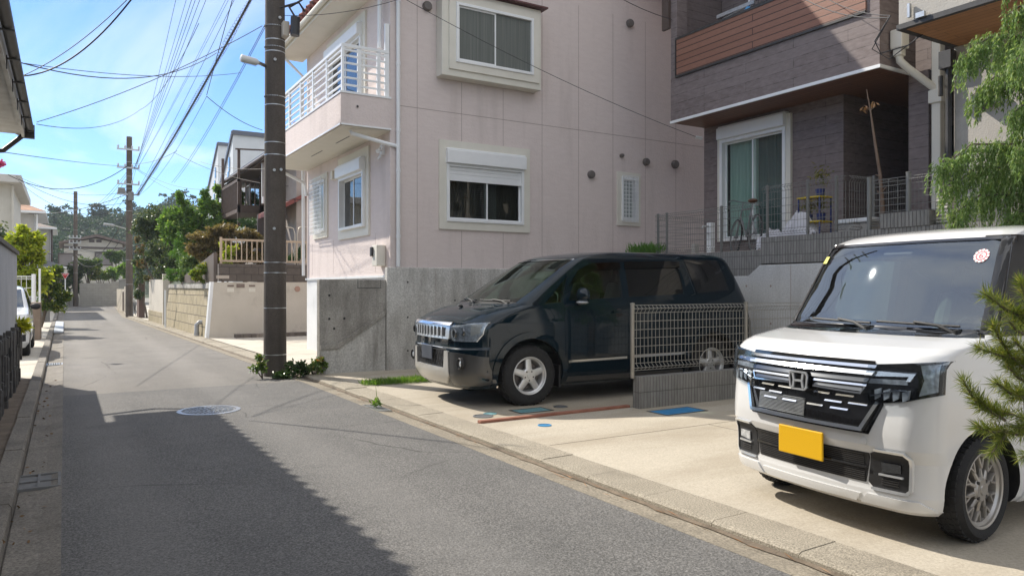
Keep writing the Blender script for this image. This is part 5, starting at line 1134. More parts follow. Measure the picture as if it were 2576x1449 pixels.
b = MB(); b.tube([(q.x+.16, q.y-.1, q.z-.13), (q.x+.17, q.y-.1, q.z+.16)], .075, 12); b.tube([(q.x+.17, q.y-.1, q.z+.16), (q.x+.1, q.y, q.z+.34), (q.x+.3, q.y, q.z+.5), (q.x+.5, q.y+.2, q.z+.9)], .018, 6); b.tube([(q.x-.05, q.y, q.z+.3), (q.x+.25, q.y, q.z+.45), (q.x+.35, q.y, q.z+.32)], .02, 6); b.build('cable_joint', BLACK, cbx, 60)
# street lamp on the near pole
a, e = oY(655, 160, 12.15), oY(604, 146, 12.15); b = MB(); b.tube([P1+Vector((-.15, 0, a.z)), a.lerp(e, .1)], .03, 8); arm = b.build('lamp_arm', STEEL, t1)
b = MB(); b.tube([a.lerp(e, .05), a.lerp(e, .2), a.lerp(e, .95), e], [.02, .055, .06, .03], 10); b.build('lamp_housing', mat('lamp_white', (.62,.63,.62), rough=.4), arm, 50); MB().tube([a.lerp(e, .2)-Vector((0,0,.035)), a.lerp(e, .9)-Vector((0,0,.035))], .04, 8).build('lamp_tube', LENS, arm, 60)
# crossarms of the near pole (above the picture) carry the wires
b = MB()
for z, l in ((9.0, .9), (9.8, .9), (10.6, .9)): b.beam((P1.x-l, P1.y+.15, z), (P1.x+l, P1.y+.15, z), .07, .07)
b.build('crossarm', STEEL, t1)
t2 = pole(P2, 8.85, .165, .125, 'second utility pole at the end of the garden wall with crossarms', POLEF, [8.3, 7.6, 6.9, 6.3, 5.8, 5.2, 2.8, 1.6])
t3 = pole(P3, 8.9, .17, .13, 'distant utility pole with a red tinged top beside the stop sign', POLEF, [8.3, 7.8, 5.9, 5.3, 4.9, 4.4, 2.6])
def crossarms(t, P, zs, l, ins=True):
    for z in zs:
        b = MB(); b.beam((P.x-l, P.y-.17, z), (P.x+l*.8, P.y-.17, z), .07, .07); c = b.build('crossarm', STEEL, t)
        b = MB()
        for k in range(4): x = P.x-l*.9+k*l*.55; b.lathe([(.03, .03), (.045, .06), (.03, .1), (.05, .13), (.02, .2)], (x, P.y-.17, z), 2, 8)
        b.build('insulator', mat('porcelain', (.5,.5,.5), rough=.3) if 'porcelain' not in MATS else MATS['porcelain'], c, 50)
crossarms(t2, P2, (8.2, 7.3, 6.5, 6.0), .55); crossarms(t3, P3, (5.3, 4.9, 4.4), .45)
b = MB(); b.box(P2.x-.5, P2.x-.2, P2.y-.3, P2.y-.1, 6.05, 6.3); b.lathe([(.13, -.2), (.13, .2)], (P2.x+.05, P2.y-.32, 5.9), 2, 12); b.build('junction_box', GREYM, t2)
a = Vector((P2.x-.12, P2.y-.1, 4.30)); b = MB(); b.tube([a, a+Vector((-.5, -.1, .14)), a+Vector((-1.0, -.15, .17))], .03, 6); b.tube([a+Vector((-.55, -.1, .15)), a+Vector((-1.0, -.15, .2))], .06, 8); b.build('lamp_arm', STEEL, t2, 50)
MB().box(P3.x-.19, P3.x-.15, P3.y-.2, P3.y-.17, 3.55, 3.85).build('number_tag', WHITE, t3)
# ================================================================ wires
WIRE = mat('black_cable', (.03,.03,.035), rough=.6)
def wire(p, q, sag, r, label, grp, name='power_cable', n=18, coil=0):
    b = MB(); r *= .62; pts = curve(p, q, sag, n); b.tube(pts, r, 5)
    o = b.build(name, WIRE, None, 60, label=label, cat='cable', group=grp)
    return o
def near_end(x0, ref, Y=12.4, yv=-520):
    rx, ry = ref; x = x0+(x0-rx)*(-yv)/ry; return oY(x, yv, Y)
LBL = {}
for x0, ref, zz, sag, r, lab in ((438, (330, 470), 7.2, .25, .009, 'thin cable crossing the top edge farthest from the near pole'), (463, (333, 440), 7.4, .25, .009, 'second cable from the outer edge of the span between the poles'),
        (477, (337, 425), 7.6, .2, .011, 'third cable from the outer edge of the span between the poles'), (486, (339, 422), 7.7, .2, .011, 'fourth cable from the outer edge of the span between the poles'), (497, (340, 420), 7.8, .2, .011, 'fifth cable from the outer edge of the span between the poles'), (512, (342, 420), 7.9, .2, .011, 'sixth cable from the outer edge of the span between the poles'),
        (560, (345, 425), 8.0, .2, .008, 'thin paired cable between the bundle and the spiral wrapped cable'), (567, (346, 424), 8.1, .2, .008, 'thin paired cable next to the spiral wrapped cable'), (584, (352, 470), 7.4, .15, .011, 'cable hanging just beside the spiral wrapped cable')):
    p = oY(ref[0], ref[1], P2.y-.2); wire(p, near_end(x0, ref), sag, r, lab, 'cables between the poles')
# the spiral wrapped telephone cable
p, q = oY(345, 490, P2.y-.2), near_end(619, (376, 449)); pts = curve(p, q, .35, 60); cc = thing('telephone_cable', 'telephone cable wrapped in a loose spiral wire running to the near pole', 'cable', tuple(p))
b = MB(); b.tube(pts, .020, 6); b.tube([x+Vector((.05, 0, .04)) for x in pts], .012, 5); b.build('cable', WIRE, cc, 60)
b = MB(); L = []; turns = 150
for k in range(turns*8+1):
    u = k/(turns*8)*.97; f = u*60; i = min(59, int(f)); o = pts[i].lerp(pts[i+1], f-i); a = 2*PI*k/8; rr = .075+.02*math.sin(u*40); L.append(o+Vector((math.cos(a)*rr, 0, math.sin(a)*rr)))
b.tube(L, .0055, 4); b.build('spiral_wire', mat('grey_cable', (.12,.12,.13), rough=.5), cc, 60)
def w2(p, Yp, q, Yq, sag, r, lab): wire(oY(*p, Yp), oY(*q, Yq), sag, r, lab, 'service wires over the street')
w2((60, 192), 12.9, (345, -20), 11.0, .25, .018, 'thick paired service cable rising from the tiled eave to the top edge'); w2((60, 190), 12.9, (345, -26), 11.0, .12, .010, 'thin companion of the thick paired service cable')
w2((46, 157), 13.5, (545, 134), 22, .45, .016, 'service wire sagging from the eave to the spiral cable'); w2((46, 158), 13.5, (605, 184), 20, .15, .010, 'pair of service wires running level from the eave past the spiral cable')
w2((92, 308), 13.6, (660, 66), 12.3, .12, .010, 'service wire rising from the eave corner to the near pole'); w2((92, 313), 13.6, (352, 277), 25, .25, .010, 'short service wire from the eave corner to a loop'); w2((352, 277), 25, (500, 60), 16, .3, .010, 'service wire curving up from the loop')
w2((520, 240), 18, (590, -20), 14, 0, .012, 'steep service wire above the cloud'); w2((520, 243), 18, (660, 328), 20, .1, .014, 'service wire dropping behind the near pole'); w2((330, 500), 40, (520, 243), 18, .5, .008, 'thin wire between the second pole and the service wire joint')
for k, (x, dy) in enumerate(((600, 0), (606, 0))): w2((432+6*k, 460), 32, (668+4*k, 60), 12.6, .2, .009, ('wire of the pair beneath the street lamp', 'second wire of the pair beneath the street lamp')[k])
w2((0, 382), 16, (325, 419), 40.7, .05, .012, 'wire from beyond the eave to the top of the second pole'); w2((20, 440), 40, (325, 415), 40.7, .9, .028, 'thick sagging cable from the cream house to the second pole')
w2((40, 442), 40, (325, 480), 40.7, .5, .012, 'thin cable sagging from the cream house to the second pole'); w2((40, 445), 40, (325, 508), 40.7, .6, .016, 'lower cable sagging from the cream house to the second pole'); w2((45, 455), 40, (325, 518), 40.7, .9, .012, 'lowest cable sagging from the cream house to the second pole')
w2((30, 532), 60, (325, 487), 40.7, .5, .03, 'thick cable from the brown tiled roof to the second pole')
for k, (a, e) in enumerate((((188, 545), (325, 425)), ((195, 547), (325, 432)), ((205, 560), (322, 445)), ((215, 575), (322, 462)), ((230, 580), (324, 480)))): w2(a, 66, e, 40.7, .5, .014, ('first', 'second', 'third', 'fourth', 'fifth')[k]+' wire counted from the top between the second and distant poles')
w2((190, 640), 66.5, (328, 520), 40.7, 1.3, .035, 'heavy cable hanging in front of the hill between the far poles'); w2((190, 650), 66.5, (328, 560), 40.7, 1.3, .022, 'second heavy cable hanging in front of the hill')
w2((190, 622), 66.8, (318, 625), 60, .3, .035, 'level black cable in front of the gabled house'); w2((190, 628), 66.8, (318, 622), 60, .3, .02, 'lower level black cable in front of the gabled house'); w2((100, 634), 58, (190, 622), 66.8, .3, .025, 'black cable from the tiled house to the distant pole')
w2((335, 418), 40.7, (590, 470), 30, .5, .012, 'wire from the second pole to the brown house'); w2((335, 420), 40.7, (560, 520), 32, .3, .012, 'lower wire from the second pole towards the brown house'); w2((440, 385), 30, (760, 470), 24, .3, .012, 'wire passing behind the near pole to the brown house'); w2((505, 408), 28, (670, 425), 24, .1, .01, 'short wire between the wire joint and the brown house'); w2((335, 412), 40.7, (445, 380), 30, .15, .014, 'short cable from the second pole to the spiral cable')
w2((712, 40), 12.0, (1004, -1), 11.0, .08, .008, 'thin wire from the near pole up across the white fascia'); wire(oY(985, -20, 10.8), Vector((DX-.12, 10.1, 4.26)), .12, .008, 'thin wire slanting across the pink house to the dark house', 'service wires over the street')
w2((1560, -4), 9.8, (1690, 50), 9.95, .03, .010, 'short wire at the top corner of the pink house'); w2((1995, -20), 7.0, (2238, 45), 5.0, .12, .010, 'service wire to the bracket of the grey house'); w2((2040, -30), 7.0, (2240, 40), 5.0, .1, .008, 'thinner service wire to the bracket of the grey house')
b = MB(); a = oX(2240, 40, GO-.03); b.tube([a, a+Vector((0, .2, -.25)), a+Vector((.2, .25, -.35)), a+Vector((.4, 0, -.28)), a+Vector((.45, -.2, -.1))], .008, 6); b.tube([a, a+Vector((.1, .3, -.3)), a+Vector((.3, .2, -.42)), a+Vector((.45, -.2, -.15))], .007, 6); b.build('power_cable', WIRE, None, 60, label='drooping loop of service wire under the grey house bracket', cat='cable', group='service wires over the street')
b = MB(); b.box(GO-.06, GO-.02, a.y-.25, a.y-.22, a.z-.1, a.z+.06); b.box(GO-.06, GO-.02, a.y-.42, a.y-.32, a.z-.14, a.z-.08); b.build('wire_bracket', STEEL, grey)
# ================================================================ the near corner: wall, tiled eave
lw = thing('boundary_wall', 'grey washed boundary wall on a dark stone base along the shaded verge', 'wall', (-.72, 6, 0))
WX = -.625
b = MB(); b.box(WX-.14, WX, -3, 13.75, .84, 1.93); b.build('wall', LWALL, lw, bevel=.01)
b = MB(); b.box(WX-.17, WX+.03, -3, 13.78, 1.93, 1.985); b.build('coping', mat('dark_coping', (.10,.095,.09), (.15,.14,.13), 5, .9), lw)
DST = mat('dark_stone', (.035,.034,.034), (.085,.08,.075), 5, .85, 0, .9, 18, c3=(.22,.21,.20), sc3=9, lo3=.60, hi3=.70)
b = MB(); y = -3.0
while y < 13.8:
    wv = random.uniform(.07, .16); y2 = min(y+wv, 13.82); zc = -.05
    while zc < .80:
        zn = min(.84+random.uniform(-.03, .05), zc+random.uniform(.16, .5)); dx = random.uniform(0, .06); b.box(WX-.13, WX+.01+dx, y+.004+random.uniform(0, .012), y2-.004, zc+.004, zn); zc = zn
    y = y2
b.build('stone_base', DST, lw, bevel=.008)
fe = thing('fern', 'small bright yellow green fern at the end of the grey wall', 'fern', (-.6, 13.9, .7)); c = oX(45, 815, -.60); V, F = join_leaves([leafmesh(clump(c+Vector((.03*k, .02*k, -.02*k)), (.09, .12, .07), 90, .1), .12, .2, np.array([.5, -.2, -.1])) for k in range(3)]); npbuild('frond', V, F, leafmat('fern_leaves', (.25,.30,.02), (.42,.42,.05), trans=.5), fe)
th = thing('tiled_house', 'white house with a dark tiled eave and gutter over the shaded verge', 'house', (-3, 6, 0))
EXX, EZ, EY = -.47, 3.86, 13.25
b = MB(); b.box(-7, -1.35, -6, 12.6, 0, 3.75); b.build('wall', mat('off_white_wall', (.55,.54,.50), (.6,.59,.55), 3, .85), th)
b = MB(); b.prism([(EXX, EZ), (-4.2, EZ+1.75), (-4.2, EZ+1.83), (EXX-.02, EZ+.085)], 1, -6, EY); b.build('roof', TILEK, th)
b = MB(); k = 0; y = -6.0
while y < EY:
    b.tube([(EXX+.02, y, EZ+.075), (EXX-.8, y, EZ+.075+.39)], .055, 8); y += .235
b.build('tile_edge', TILEK, th, 50)
b = MB(); b.box(EXX-.07, EXX-.03, -6, EY-.02, EZ-.20, EZ+.0); b.box(-1.35, EXX-.07, -6, EY-.05, EZ-.155, EZ-.13); b.build('fascia', mat('white_fascia', (.62,.62,.60), (.5,.49,.46), 4, .7), th)
b = MB(); b.tube([(EXX+.035, -6, EZ-.075), (EXX+.035, EY, EZ-.075)], .05, 10); b.tube([(EXX+.03, EY-.03, EZ-.08), (EXX-.3, EY-.06, EZ-.42), (-1.3, EY-.4, EZ-.55)], .035, 8); b.box(EXX-.06, EXX+.09, EY-.06, EY+.03, EZ-.20, EZ+.0); g_ = b.build('gutter', DARKM, th, 50)
b = MB(); y = 4.0
while y < EY: b.box(EXX-.03, EXX+.09, y-.012, y+.012, EZ-.14, EZ-.125); b.box(EXX-.03, EXX-.02, y-.012, y+.012, EZ-.24, EZ-.10); y += 1.0
b.pieces('gutter_hook', DARKM, g_)
b = MB(); b.prism([(EXX-.05, EZ-.2), (-4.2, EZ+1.5), (-4.2, EZ+1.75), (EXX-.05, EZ)], 1, EY-.05, EY-.01); b.build('verge_board', mat('pale_verge', (.5,.49,.46), rough=.7), th)
# ================================================================ the small white car on the far side
LC = Body([(.18, .10,.10,.2,.2,.66,3.30), (.30, .02,.10,.2,.2,.715,3.36), (.55, .0,.10,.2,.2,.72,3.38), (.75, .03,.11,.22,.22,.715,3.37), (.86, .12,.12,.25,.22,.705,3.35), (.93, .45,.13,.2,.18,.69,3.33), (.97, .70,.13,.1,.1,.68,3.3), (1.20, 1.02,.13,.07,.07,.62,3.2), (1.38, 1.30,.13,.08,.08,.56,3.05), (1.43, 1.5,.12,.15,.14,.48,2.9), (1.455, 1.8,.08,.2,.15,.30,2.7), (1.46, 2.0,.04,.1,.06,.1,2.4)], 1.7, 1.7)
car = Car(LC, 'parked_car', 'small white hatchback half hidden behind the grey wall', 'car'); lc = car.o
make_body(car, LC, WHITECAR, .18, 1.46, 34, [(.62, .29, .46), (2.95, .29, .46)], .33, (.5, 1.38), [[(1.2, .97), (1.9, .97), (1.9, 1.33), (1.5, 1.33)], [(1.98, .97), (2.7, .97), (2.5, 1.33), (1.98, 1.33)]], ([(-.60, .985), (.60, .985), (.53, 1.36), (-.53, 1.36)], 1.5))
car.fp('windscreen', [(-.64, .965), (.64, .965), (.55, 1.385), (-.55, 1.385)], CGLASSW, -.003, .006, sm=60)
for g in (-1, 1):
    car.sp('window', [(1.15, .95), (1.93, .95), (1.93, 1.36), (1.46, 1.36)], CGLASSP, -.004, .006, sgn=g, sm=60); car.sp('window', [(1.96, .95), (2.75, .95), (2.55, 1.36), (1.96, 1.36)], CGLASSP, -.004, .006, sgn=g, sm=60)
    car.sp('door', [(1.05, .25), (1.95, .25), (1.95, .93), (1.08, .93)], WHITECAR, .004, .02, sgn=g)
    b = MB(); b.ball((1.05, g*.80, 1.0), .085, 12, 8, (.6, 1.1, .8)); b.build('mirror', MATTK, lc, 60)
    b = MB(); b.add(*patch(lambda y, z: LC.front(y, z), [(g*.46, .70), (g*.70, .80), (g*.70, .66), (g*.50, .60)], .008, .02)); b.build('headlight', SILVR, lc, 40)
    b = MB(); b.add(*patch(lambda y, z: LC.front(y, z), [(g*.48, .44), (g*.66, .46), (g*.66, .32), (g*.48, .30)], .006, .02)); b.build('fog_lamp_bezel', MATTK, lc, 40)
car.fp('grille', [(-.42, .50), (.42, .50), (.38, .30), (-.38, .30)], MATTK, .006, .02)
dashboard(lc, .95, 1.25, .95, .6); seat(lc, 1.55, -.3, .4, SEATL); seat(lc, 1.55, .3, .4, SEATL)
for x in (.62, 2.95):
    for g in (-1, 1): wheel(lc, x, g*.64, .28, .19, .16, 'five', g)
lc.location = (-1.32, 17.65, .03); lc.rotation_euler = (0, 0, PI/2)
# piers, white mesh fence, steps
wf = thing('mesh_fence', 'white wire mesh fence with a thick white post behind the white hatchback', 'fence', (-1.5, 25.2, 0)); p = oY(85, 693, 25.2)
mesh_panel((p.x-1.3, 25.2), (p.x-.05, 25.2), .35, p.z-.02, WHITE, wf, .12, 5, .006, .03, hr=.007); post((p.x, 25.2), 0, p.z+.02, WHITE, wf, .11)
b = MB(); p = G(100, 858, .0); b.box(p.x-.22, p.x+.02, p.y, p.y+1.0, 0, 1.03); b.build('gate_pier', mat('brown_pier', (.17,.13,.10), (.22,.17,.13), 5, .9), None, bevel=.01, label='narrow brown pier beside the white hatchback', cat='pier')
b = MB(); p = G(117, 811, .0); b.box(p.x-.45, p.x+.1, p.y, p.y+1.4, 0, .75); b.box(p.x-.48, p.x+.13, p.y-.03, p.y+1.43, .75, .82); b.build('block_pier', BLOCK, None, bevel=.01, label='squat grey block pier beyond the brown pier', cat='pier')
b = MB(); p = G(98, 852, .0); b.tube([(p.x-.02, p.y+1.6, 0), (p.x-.02, p.y+1.6, 2.0)], .03, 8); b.build('post', WHITE, None, label='slim white post beside the brown pier', cat='post')
b = MB(); a, e = G(141, 839), G(141, 813); b.prism([(-.28, .012), (-.02, .012), (-.02, .05), (-.28, .085)], 1, a.y, e.y); b.build('gutter_ramp', mat('pale_steel_plate', (.5,.53,.56), (.42,.44,.46), 5, .5, .4), None, bevel=.006, label='pale steel ramp plate laid over the far gutter', cat='ramp')
# ================================================================ road sign
sg = thing('road_sign', 'red inverted triangle stop sign on a white post at the end of the street', 'road sign', tuple(G(164, 779.5)))
g0 = ORG[sg.name]; b = MB(); b.tube([g0, g0+Vector((0, 0, 2.4))], .04, 10); b.build('post', WHITE, sg, 50)
def tri(s, z): return [(-s, z+s*.56), (s, z+s*.56), (0, z-s*1.16)]
b = MB(); b.prism([(g0.x+u, v) for u, v in tri(.235*1.0, 2.24)], 1, g0.y-.075, g0.y-.055); pl = b.build('plate', WHITE, sg)
b = MB(); b.prism([(g0.x+u, v) for u, v in tri(.205, 2.24)], 1, g0.y-.079, g0.y-.075); b.build('red_face', mat('sign_red', (.55,.02,.025), rough=.4), pl)
def lettering(txt, loc, size, m, par, rot, ext=.0015, name='lettering'):
    cu = bpy.data.curves.new(name, 'FONT'); cu.body = txt; cu.size = size; cu.extrude = ext; cu.align_x = 'CENTER'; cu.align_y = 'CENTER'; t = bpy.data.objects.new(name, cu); COL.objects.link(t)
    dg = bpy.context.evaluated_depsgraph_get(); me = bpy.data.meshes.new_from_object(t.evaluated_get(dg)); bpy.data.objects.remove(t); me.materials.clear(); me.materials.append(m); o = bpy.data.objects.new(name, me); COL.objects.link(o)
    o.parent = par; o.location = Vector(loc)-ORG[par.name]; o.rotation_euler = rot; ORG[o.name] = Vector(loc); return o
lettering('止まれ', (g0.x, g0.y-.081, 2.285), .115, WHITE, pl, (PI/2, 0, 0))
# ================================================================ far end: wall, houses, hill
ew = thing('block_wall', 'long pale grey block wall closing the end of the street', 'wall', (2.4, 67, 0)); a, e = oY(200, 712, 66.5), oY(302, 712, 66.5)
b = MB(); b.box(a.x, e.x, 66.5, 66.7, -.05, a.z); b.box(a.x+(e.x-a.x)*.78, e.x, 66.49, 66.71, a.z, a.z+.12); b.build('wall', ENDW, ew)
a, e = oY(126, 745, 67.5), oY(199, 745, 67.5); MB().box(a.x, e.x, 67.5, 67.7, -.05, a.z).build('low_wall', CONC, label='low concrete wall behind the stop sign', cat='wall')
def window_flat(par, B, u0, u1, z0, z1, m, fm, d=.05, fr=.06):
    b = MB(); ring(B, b, u0, u1, z0, z1, fr, 0, d); w = b.build('window', fm, par); b = MB(); B(b, u0+fr, u1-fr, .005, .02, z0+fr, z1-fr); b.build('pane', m, w)
HC = mat('cream_wall', (.52,.49,.42), (.57,.54,.47), 3, .85); BRF = mat('brown_window_frame', (.09,.07,.06), rough=.5); SHUT = mat('grey_brown_shutter', (.20,.18,.175), (.23,.21,.20), 3, .6); ROOFB = mat('brown_slate', (.13,.10,.085), (.17,.13,.11), 5, .75)
gh = thing('gabled_house', 'cream gabled house with brown trim at the end of the street', 'house', (5, 82, 0)); YG = 80.
a, t_, e = oY(148, 612, YG), oY(243, 597, YG), oY(320, 614, YG); F_ = frameY(YG)
b = MB(); b.prism([(a.x+.4, 0), (e.x-.4, 0), (e.x-.4, e.z-.05), (t_.x, t_.z-.1), (a.x+.4, a.z-.05)], 1, YG, YG+9); b.build('wall', HC, gh)
b = MB(); b.prism([(a.x, a.z-.1), (t_.x, t_.z), (e.x, e.z-.1), (e.x, e.z+.12), (t_.x, t_.z+.25), (a.x, a.z+.12)], 1, YG-.7, YG+9.5); b.build('roof', ROOFB, gh)
q = oY(160, 621, YG); b = MB(); F_(b, a.x+.3, e.x-.3, .0, .12, q.z-.12, q.z+.06); b.build('trim', BRF, gh)
b = MB()
for px in (231, 249): q = oY(px, 607, YG); F_(b, q.x-.22, q.x+.22, .0, .04, q.z-.12, q.z+.14)
b.build('gable_vent', BRF, gh)
for x0, x1, y0, y1, m in ((146, 187, 637, 670, SHUT), (188, 205, 640, 664, HC), (238, 282, 635, 668, SHUT)):
    p, q = oY(x0, y1, YG), oY(x1, y0, YG); window_flat(gh, F_, p.x, q.x, p.z, q.z, m, BRF, .08, .1)
# cream flat roofed house and brown tiled house
ch = thing('flat_roofed_house', 'cream house with a thick flat eave beyond the grey wall', 'house', (-5, 50, 0)); b = MB(); b.box(-10, -2.35, 46, 56, 0, 6.75); b.build('wall', HC, ch)
b = MB(); q = oX(54, 500, -1.85); b.box(-10.5, -1.85, 45, 57, 6.75, 7.15); b.build('roof_slab', mat('pale_slab', (.55,.53,.49), (.48,.46,.42), 2, .8), ch, bevel=.03)
b = MB(); b.tube([(-2.28, 45.9, 0), (-2.28, 45.9, 6.7)], .06, 8); b.build('downpipe', HC, ch)
th2 = thing('tiled_house', 'pale house with an orange brown hipped tile roof beyond the yellow green tree', 'house', (-4, 62, 0))
TB = brickmat('orange_tile', (.36,.17,.085), (.42,.21,.11), (.15,.07,.04), .4, .33, .03, .7, 0, .5, 3, .3)
b = MB(); b.box(-9, -1.75, 60, 68, 0, 6.5); b.build('wall', mat('pale_grey_wall', (.43,.42,.40), (.48,.47,.45), 3, .85), th2)
def hip(x0, x1, y0, y1, z, h, m, par, t=.14, name='roof'):
    cx, cy = (x0+x1)/2, (y0+y1)/2; k = min(x1-x0, y1-y0)/2; r0, r1 = ((cx, y0+k), (cx, y1-k)) if (y1-y0) >= (x1-x0) else ((x0+k, cy), (x1-k, cy)); b = MB()
    b.add([(x0,y0,z),(x1,y0,z),(x1,y1,z),(x0,y1,z),(*r0, z+h),(*r1, z+h)], [(0,1,4),(1,2,5,4),(2,3,5),(3,0,4,5)] if (y1-y0) >= (x1-x0) else [(0,1,5,4),(1,2,5),(2,3,4,5),(3,0,4)]); b.build(name, m, par)
    b = MB(); b.box(x0, x1, y0, y1, z-t, z-.005); b.build('eave', WHITE, par)
hip(-9.7, -1.05, 59.2, 68.8, 6.62, 1.9, TB, th2)
b = MB(); b.tube([(-1.6, 59.9, 0), (-1.6, 59.9, 6.5)], .06, 8); b.build('downpipe', WHITE, th2)
gw = thing('side_house', 'pale rendered house with a dark metal roof edge before the hill', 'house', (-1.5, 72, 0)); b = MB(); b.box(-6, -.95, 70, 77, 0, 6.1); b.build('wall', mat('pale_render', (.46,.45,.43), (.5,.49,.47), 3, .85), gw); hip(-6.5, -.50, 69.4, 77.5, 6.25, .9, ROOFB, gw); b = MB(); b.tube([(-.85, 69.9, 0), (-.85, 69.9, 6.1)], .07, 8); b.build('downpipe', RUST, gw)
a, e = oY(98, 666, 64), oY(168, 675, 64); cp = thing('gate_roof', 'low dark tiled gate roof beyond the stop sign post', 'gate', ((a.x+e.x)/2, 65, 0)); hip(a.x-.6, e.x, 63.2, 66, e.z+.1, .45, TILEK, cp); b = MB(); b.box(a.x-.4, a.x-.2, 63.6, 65.5, 0, e.z); b.box(e.x-.6, e.x-.4, 63.6, 65.5, 0, e.z); b.build('post', BRF, cp)
# white modern blocks with a steep set back
def modern(pxc, pyt, X, d, pxf, pyf, W_, label):
    Yn = (d-.518*X)/.8554; df = 2174*X/(pxf-160); Yf = (df-.518*X)/.8554; Zt = EYE+(724.5-pyt)*d/1860; Zf = EYE+(724.5-pyf)*df/1860
    t = thing('white_house', label, 'house', (X+W_/2, Yn+3, 0)); b = MB(); b.prism([(Yn, 0), (Yf+.8, 0), (Yf+.8, Zf-.6), (Yn+.02, Zt)], 0, X, X+W_); b.build('wall', mat('pale_metal_siding', (.55,.58,.60), (.58,.61,.63), 2, .7) if 'pale_metal_siding' not in MATS else MATS['pale_metal_siding'], t)
    b = MB(); b.beam((X-.04, Yn-.05, Zt+.05), (X+W_+.05, Yn-.05, Zt+.05), .12, .22); b.beam((X-.04, Yn-.05, Zt+.05), (X-.04, Yf+.8, Zf-.55), .10, .20); b.build('roof_edge', mat('navy_grey_edge', (.10,.11,.14), rough=.5) if 'navy_grey_edge' not in MATS else MATS['navy_grey_edge'], t)
    for k, z in enumerate((.25, .42, .6)):
        y = Yn+.75+k*.25; b = MB(); b.box(X-.04, X+.005, y, y+.35, Zt*(.92-z*.45), Zt*(.92-z*.45)+.7); b.build('window', GLOSSK, t)
modern(545, 364, 8.9, 50, 522, 479, 9, 'pale modern house with a sloping side farther behind the brown house'); modern(585, 336, 7.42, 38, 550, 484, 6, 'taller pale modern house rising behind the brown house')
# brown house with a wooden balcony
BW_ = mat('brown_wall', (.20,.165,.14), (.24,.20,.17), 3, .85); bh = thing('brown_house', 'brown house with a dark wooden balcony behind the tan railing', 'house', (9, 26, 0))
b = MB(); b.box(6.3, 13, 23.6, 31.4, 0, 5.5); b.build('wall', mat('taupe_wall', (.33,.29,.26), (.38,.335,.30), 3, .85), bh)
b = MB(); b.prism([(5.45, 5.62), (9.3, 7.1), (13.5, 5.62), (13.5, 5.74), (9.3, 7.24), (5.45, 5.74)], 1, 23.0, 31.8); b.build('roof', TILEK, bh); b = MB(); b.tube([(5.42, 23, 5.6), (5.42, 31.8, 5.6)], .06, 8); b.box(5.5, 6.3, 23.1, 31.7, 5.52, 5.56); b.build('gutter', RUST, bh, 50)
WD = mat('dark_brown_wood', (.075,.05,.04), (.10,.07,.055), 6, .7)
a, e = oY(598, 526, 27.5), oY(662, 456, 27.5); b = MB(); X0, X1 = a.x, a.x+1.7; Yb = 27.5
b.box(X0, X1, Yb, Yb+3.2, a.z-.12, a.z+.02); b.box(X0, X1, Yb, Yb+.07, e.z-.07, e.z+.03); b.box(X0, X1, Yb, Yb+.07, a.z+.02, a.z+.16); b.box(X0, X0+.07, Yb, Yb+3.2, e.z-.07, e.z+.03); b.box(X0+.0, X0+.09, Yb, Yb+.09, a.z-.6, e.z+1.1); b.box(X0+.75, X0+.9, Yb, Yb+.09, 1.5, e.z+.2); b.box(X0-.0, X0+.09, Yb+3.1, Yb+3.2, 1.5, e.z+1.2)
k = X0+.1
while k < X1-.05: b.box(k, k+.035, Yb+.01, Yb+.05, a.z+.16, e.z-.07); k += .16
k = Yb+.15
while k < Yb+3.1: b.box(X0+.01, X0+.05, k, k+.035, a.z+.02, e.z-.07); k += .16
b.beam((X0-.1, Yb-.1, e.z+1.05), (X0+.9, Yb-.1, e.z+1.1), .05, .05); b.build('balcony', WD, bh)
q, r_ = oY(600, 515, 27.6), oY(655, 470, 27.6); BHX = frameX(6.3); window_flat(bh, BHX, 28.2, 30.4, a.z+.1, a.z+1.9, GLOSSK, WHITE); 
# corrugated balcony and porch roof seen between the pole and the pink house
a, e = oY(705, 500, 25), oY(785, 432, 25); b = MB(); k = a.x-.6
while k < e.x+.6: b.box(k, k+.075, 24.95, 25.0, a.z+.02, e.z+.35); k += .10
b.box(a.x-.6, e.x+.7, 25.0, 25.05, a.z+.02, e.z+.35); cb_ = b.build('corrugated_screen', mat('grey_corrugated', (.36,.36,.35), (.42,.42,.41), 3, .6), bh)
b = MB(); b.box(a.x-.6, e.x+.7, 24.9, 25.0, a.z-.2, a.z+.02); 
for px in (712, 748): q = oY(px, 470, 24.9); b.box(q.x-.03, q.x+.03, 24.86, 24.9, a.z-.4, e.z+.4)
b.build('white_beam', WHITE, bh)
p, q = oY(708, 527, 24.2), oY(772, 492, 24.2); b = MB(); b.prism([(p.x-.5, p.z-.25), (q.x+1.2, q.z+.65), (q.x+1.2, q.z+.78), (p.x-.5, p.z-.10)], 1, 23.4, 25.2); b.build('porch_roof', TILER, bh)
b = MB(); b.box(p.x-.5, q.x+2, 25.3, 25.4, 1.5, p.z-.1); b.build('dark_wall', mat('dark_taupe_wall', (.10,.085,.085), rough=.8), bh)
# arched white gate posts with a curled top
pg = thing('gate_arch', 'pale curved gate arch behind the tan railing', 'gate arch', tuple(oY(745, 660, 22.6)))
b = MB()
for px, s in ((742, -1), (748, 1)):
    q, r_, u = oY(px, 668, 22.6), oY(px-2*s*0, 590, 22.6), oY(px+s*30, 572, 22.6); b.tube([q, Vector((q.x, q.y, r_.z)), Vector((q.x+s*.05, q.y, u.z-.03)), Vector((q.x+s*.12, q.y, u.z)), u], .018, 8)
b.build('arch', mat('pale_gold_metal', (.50,.46,.38), rough=.4, metal=.4), pg, 60)
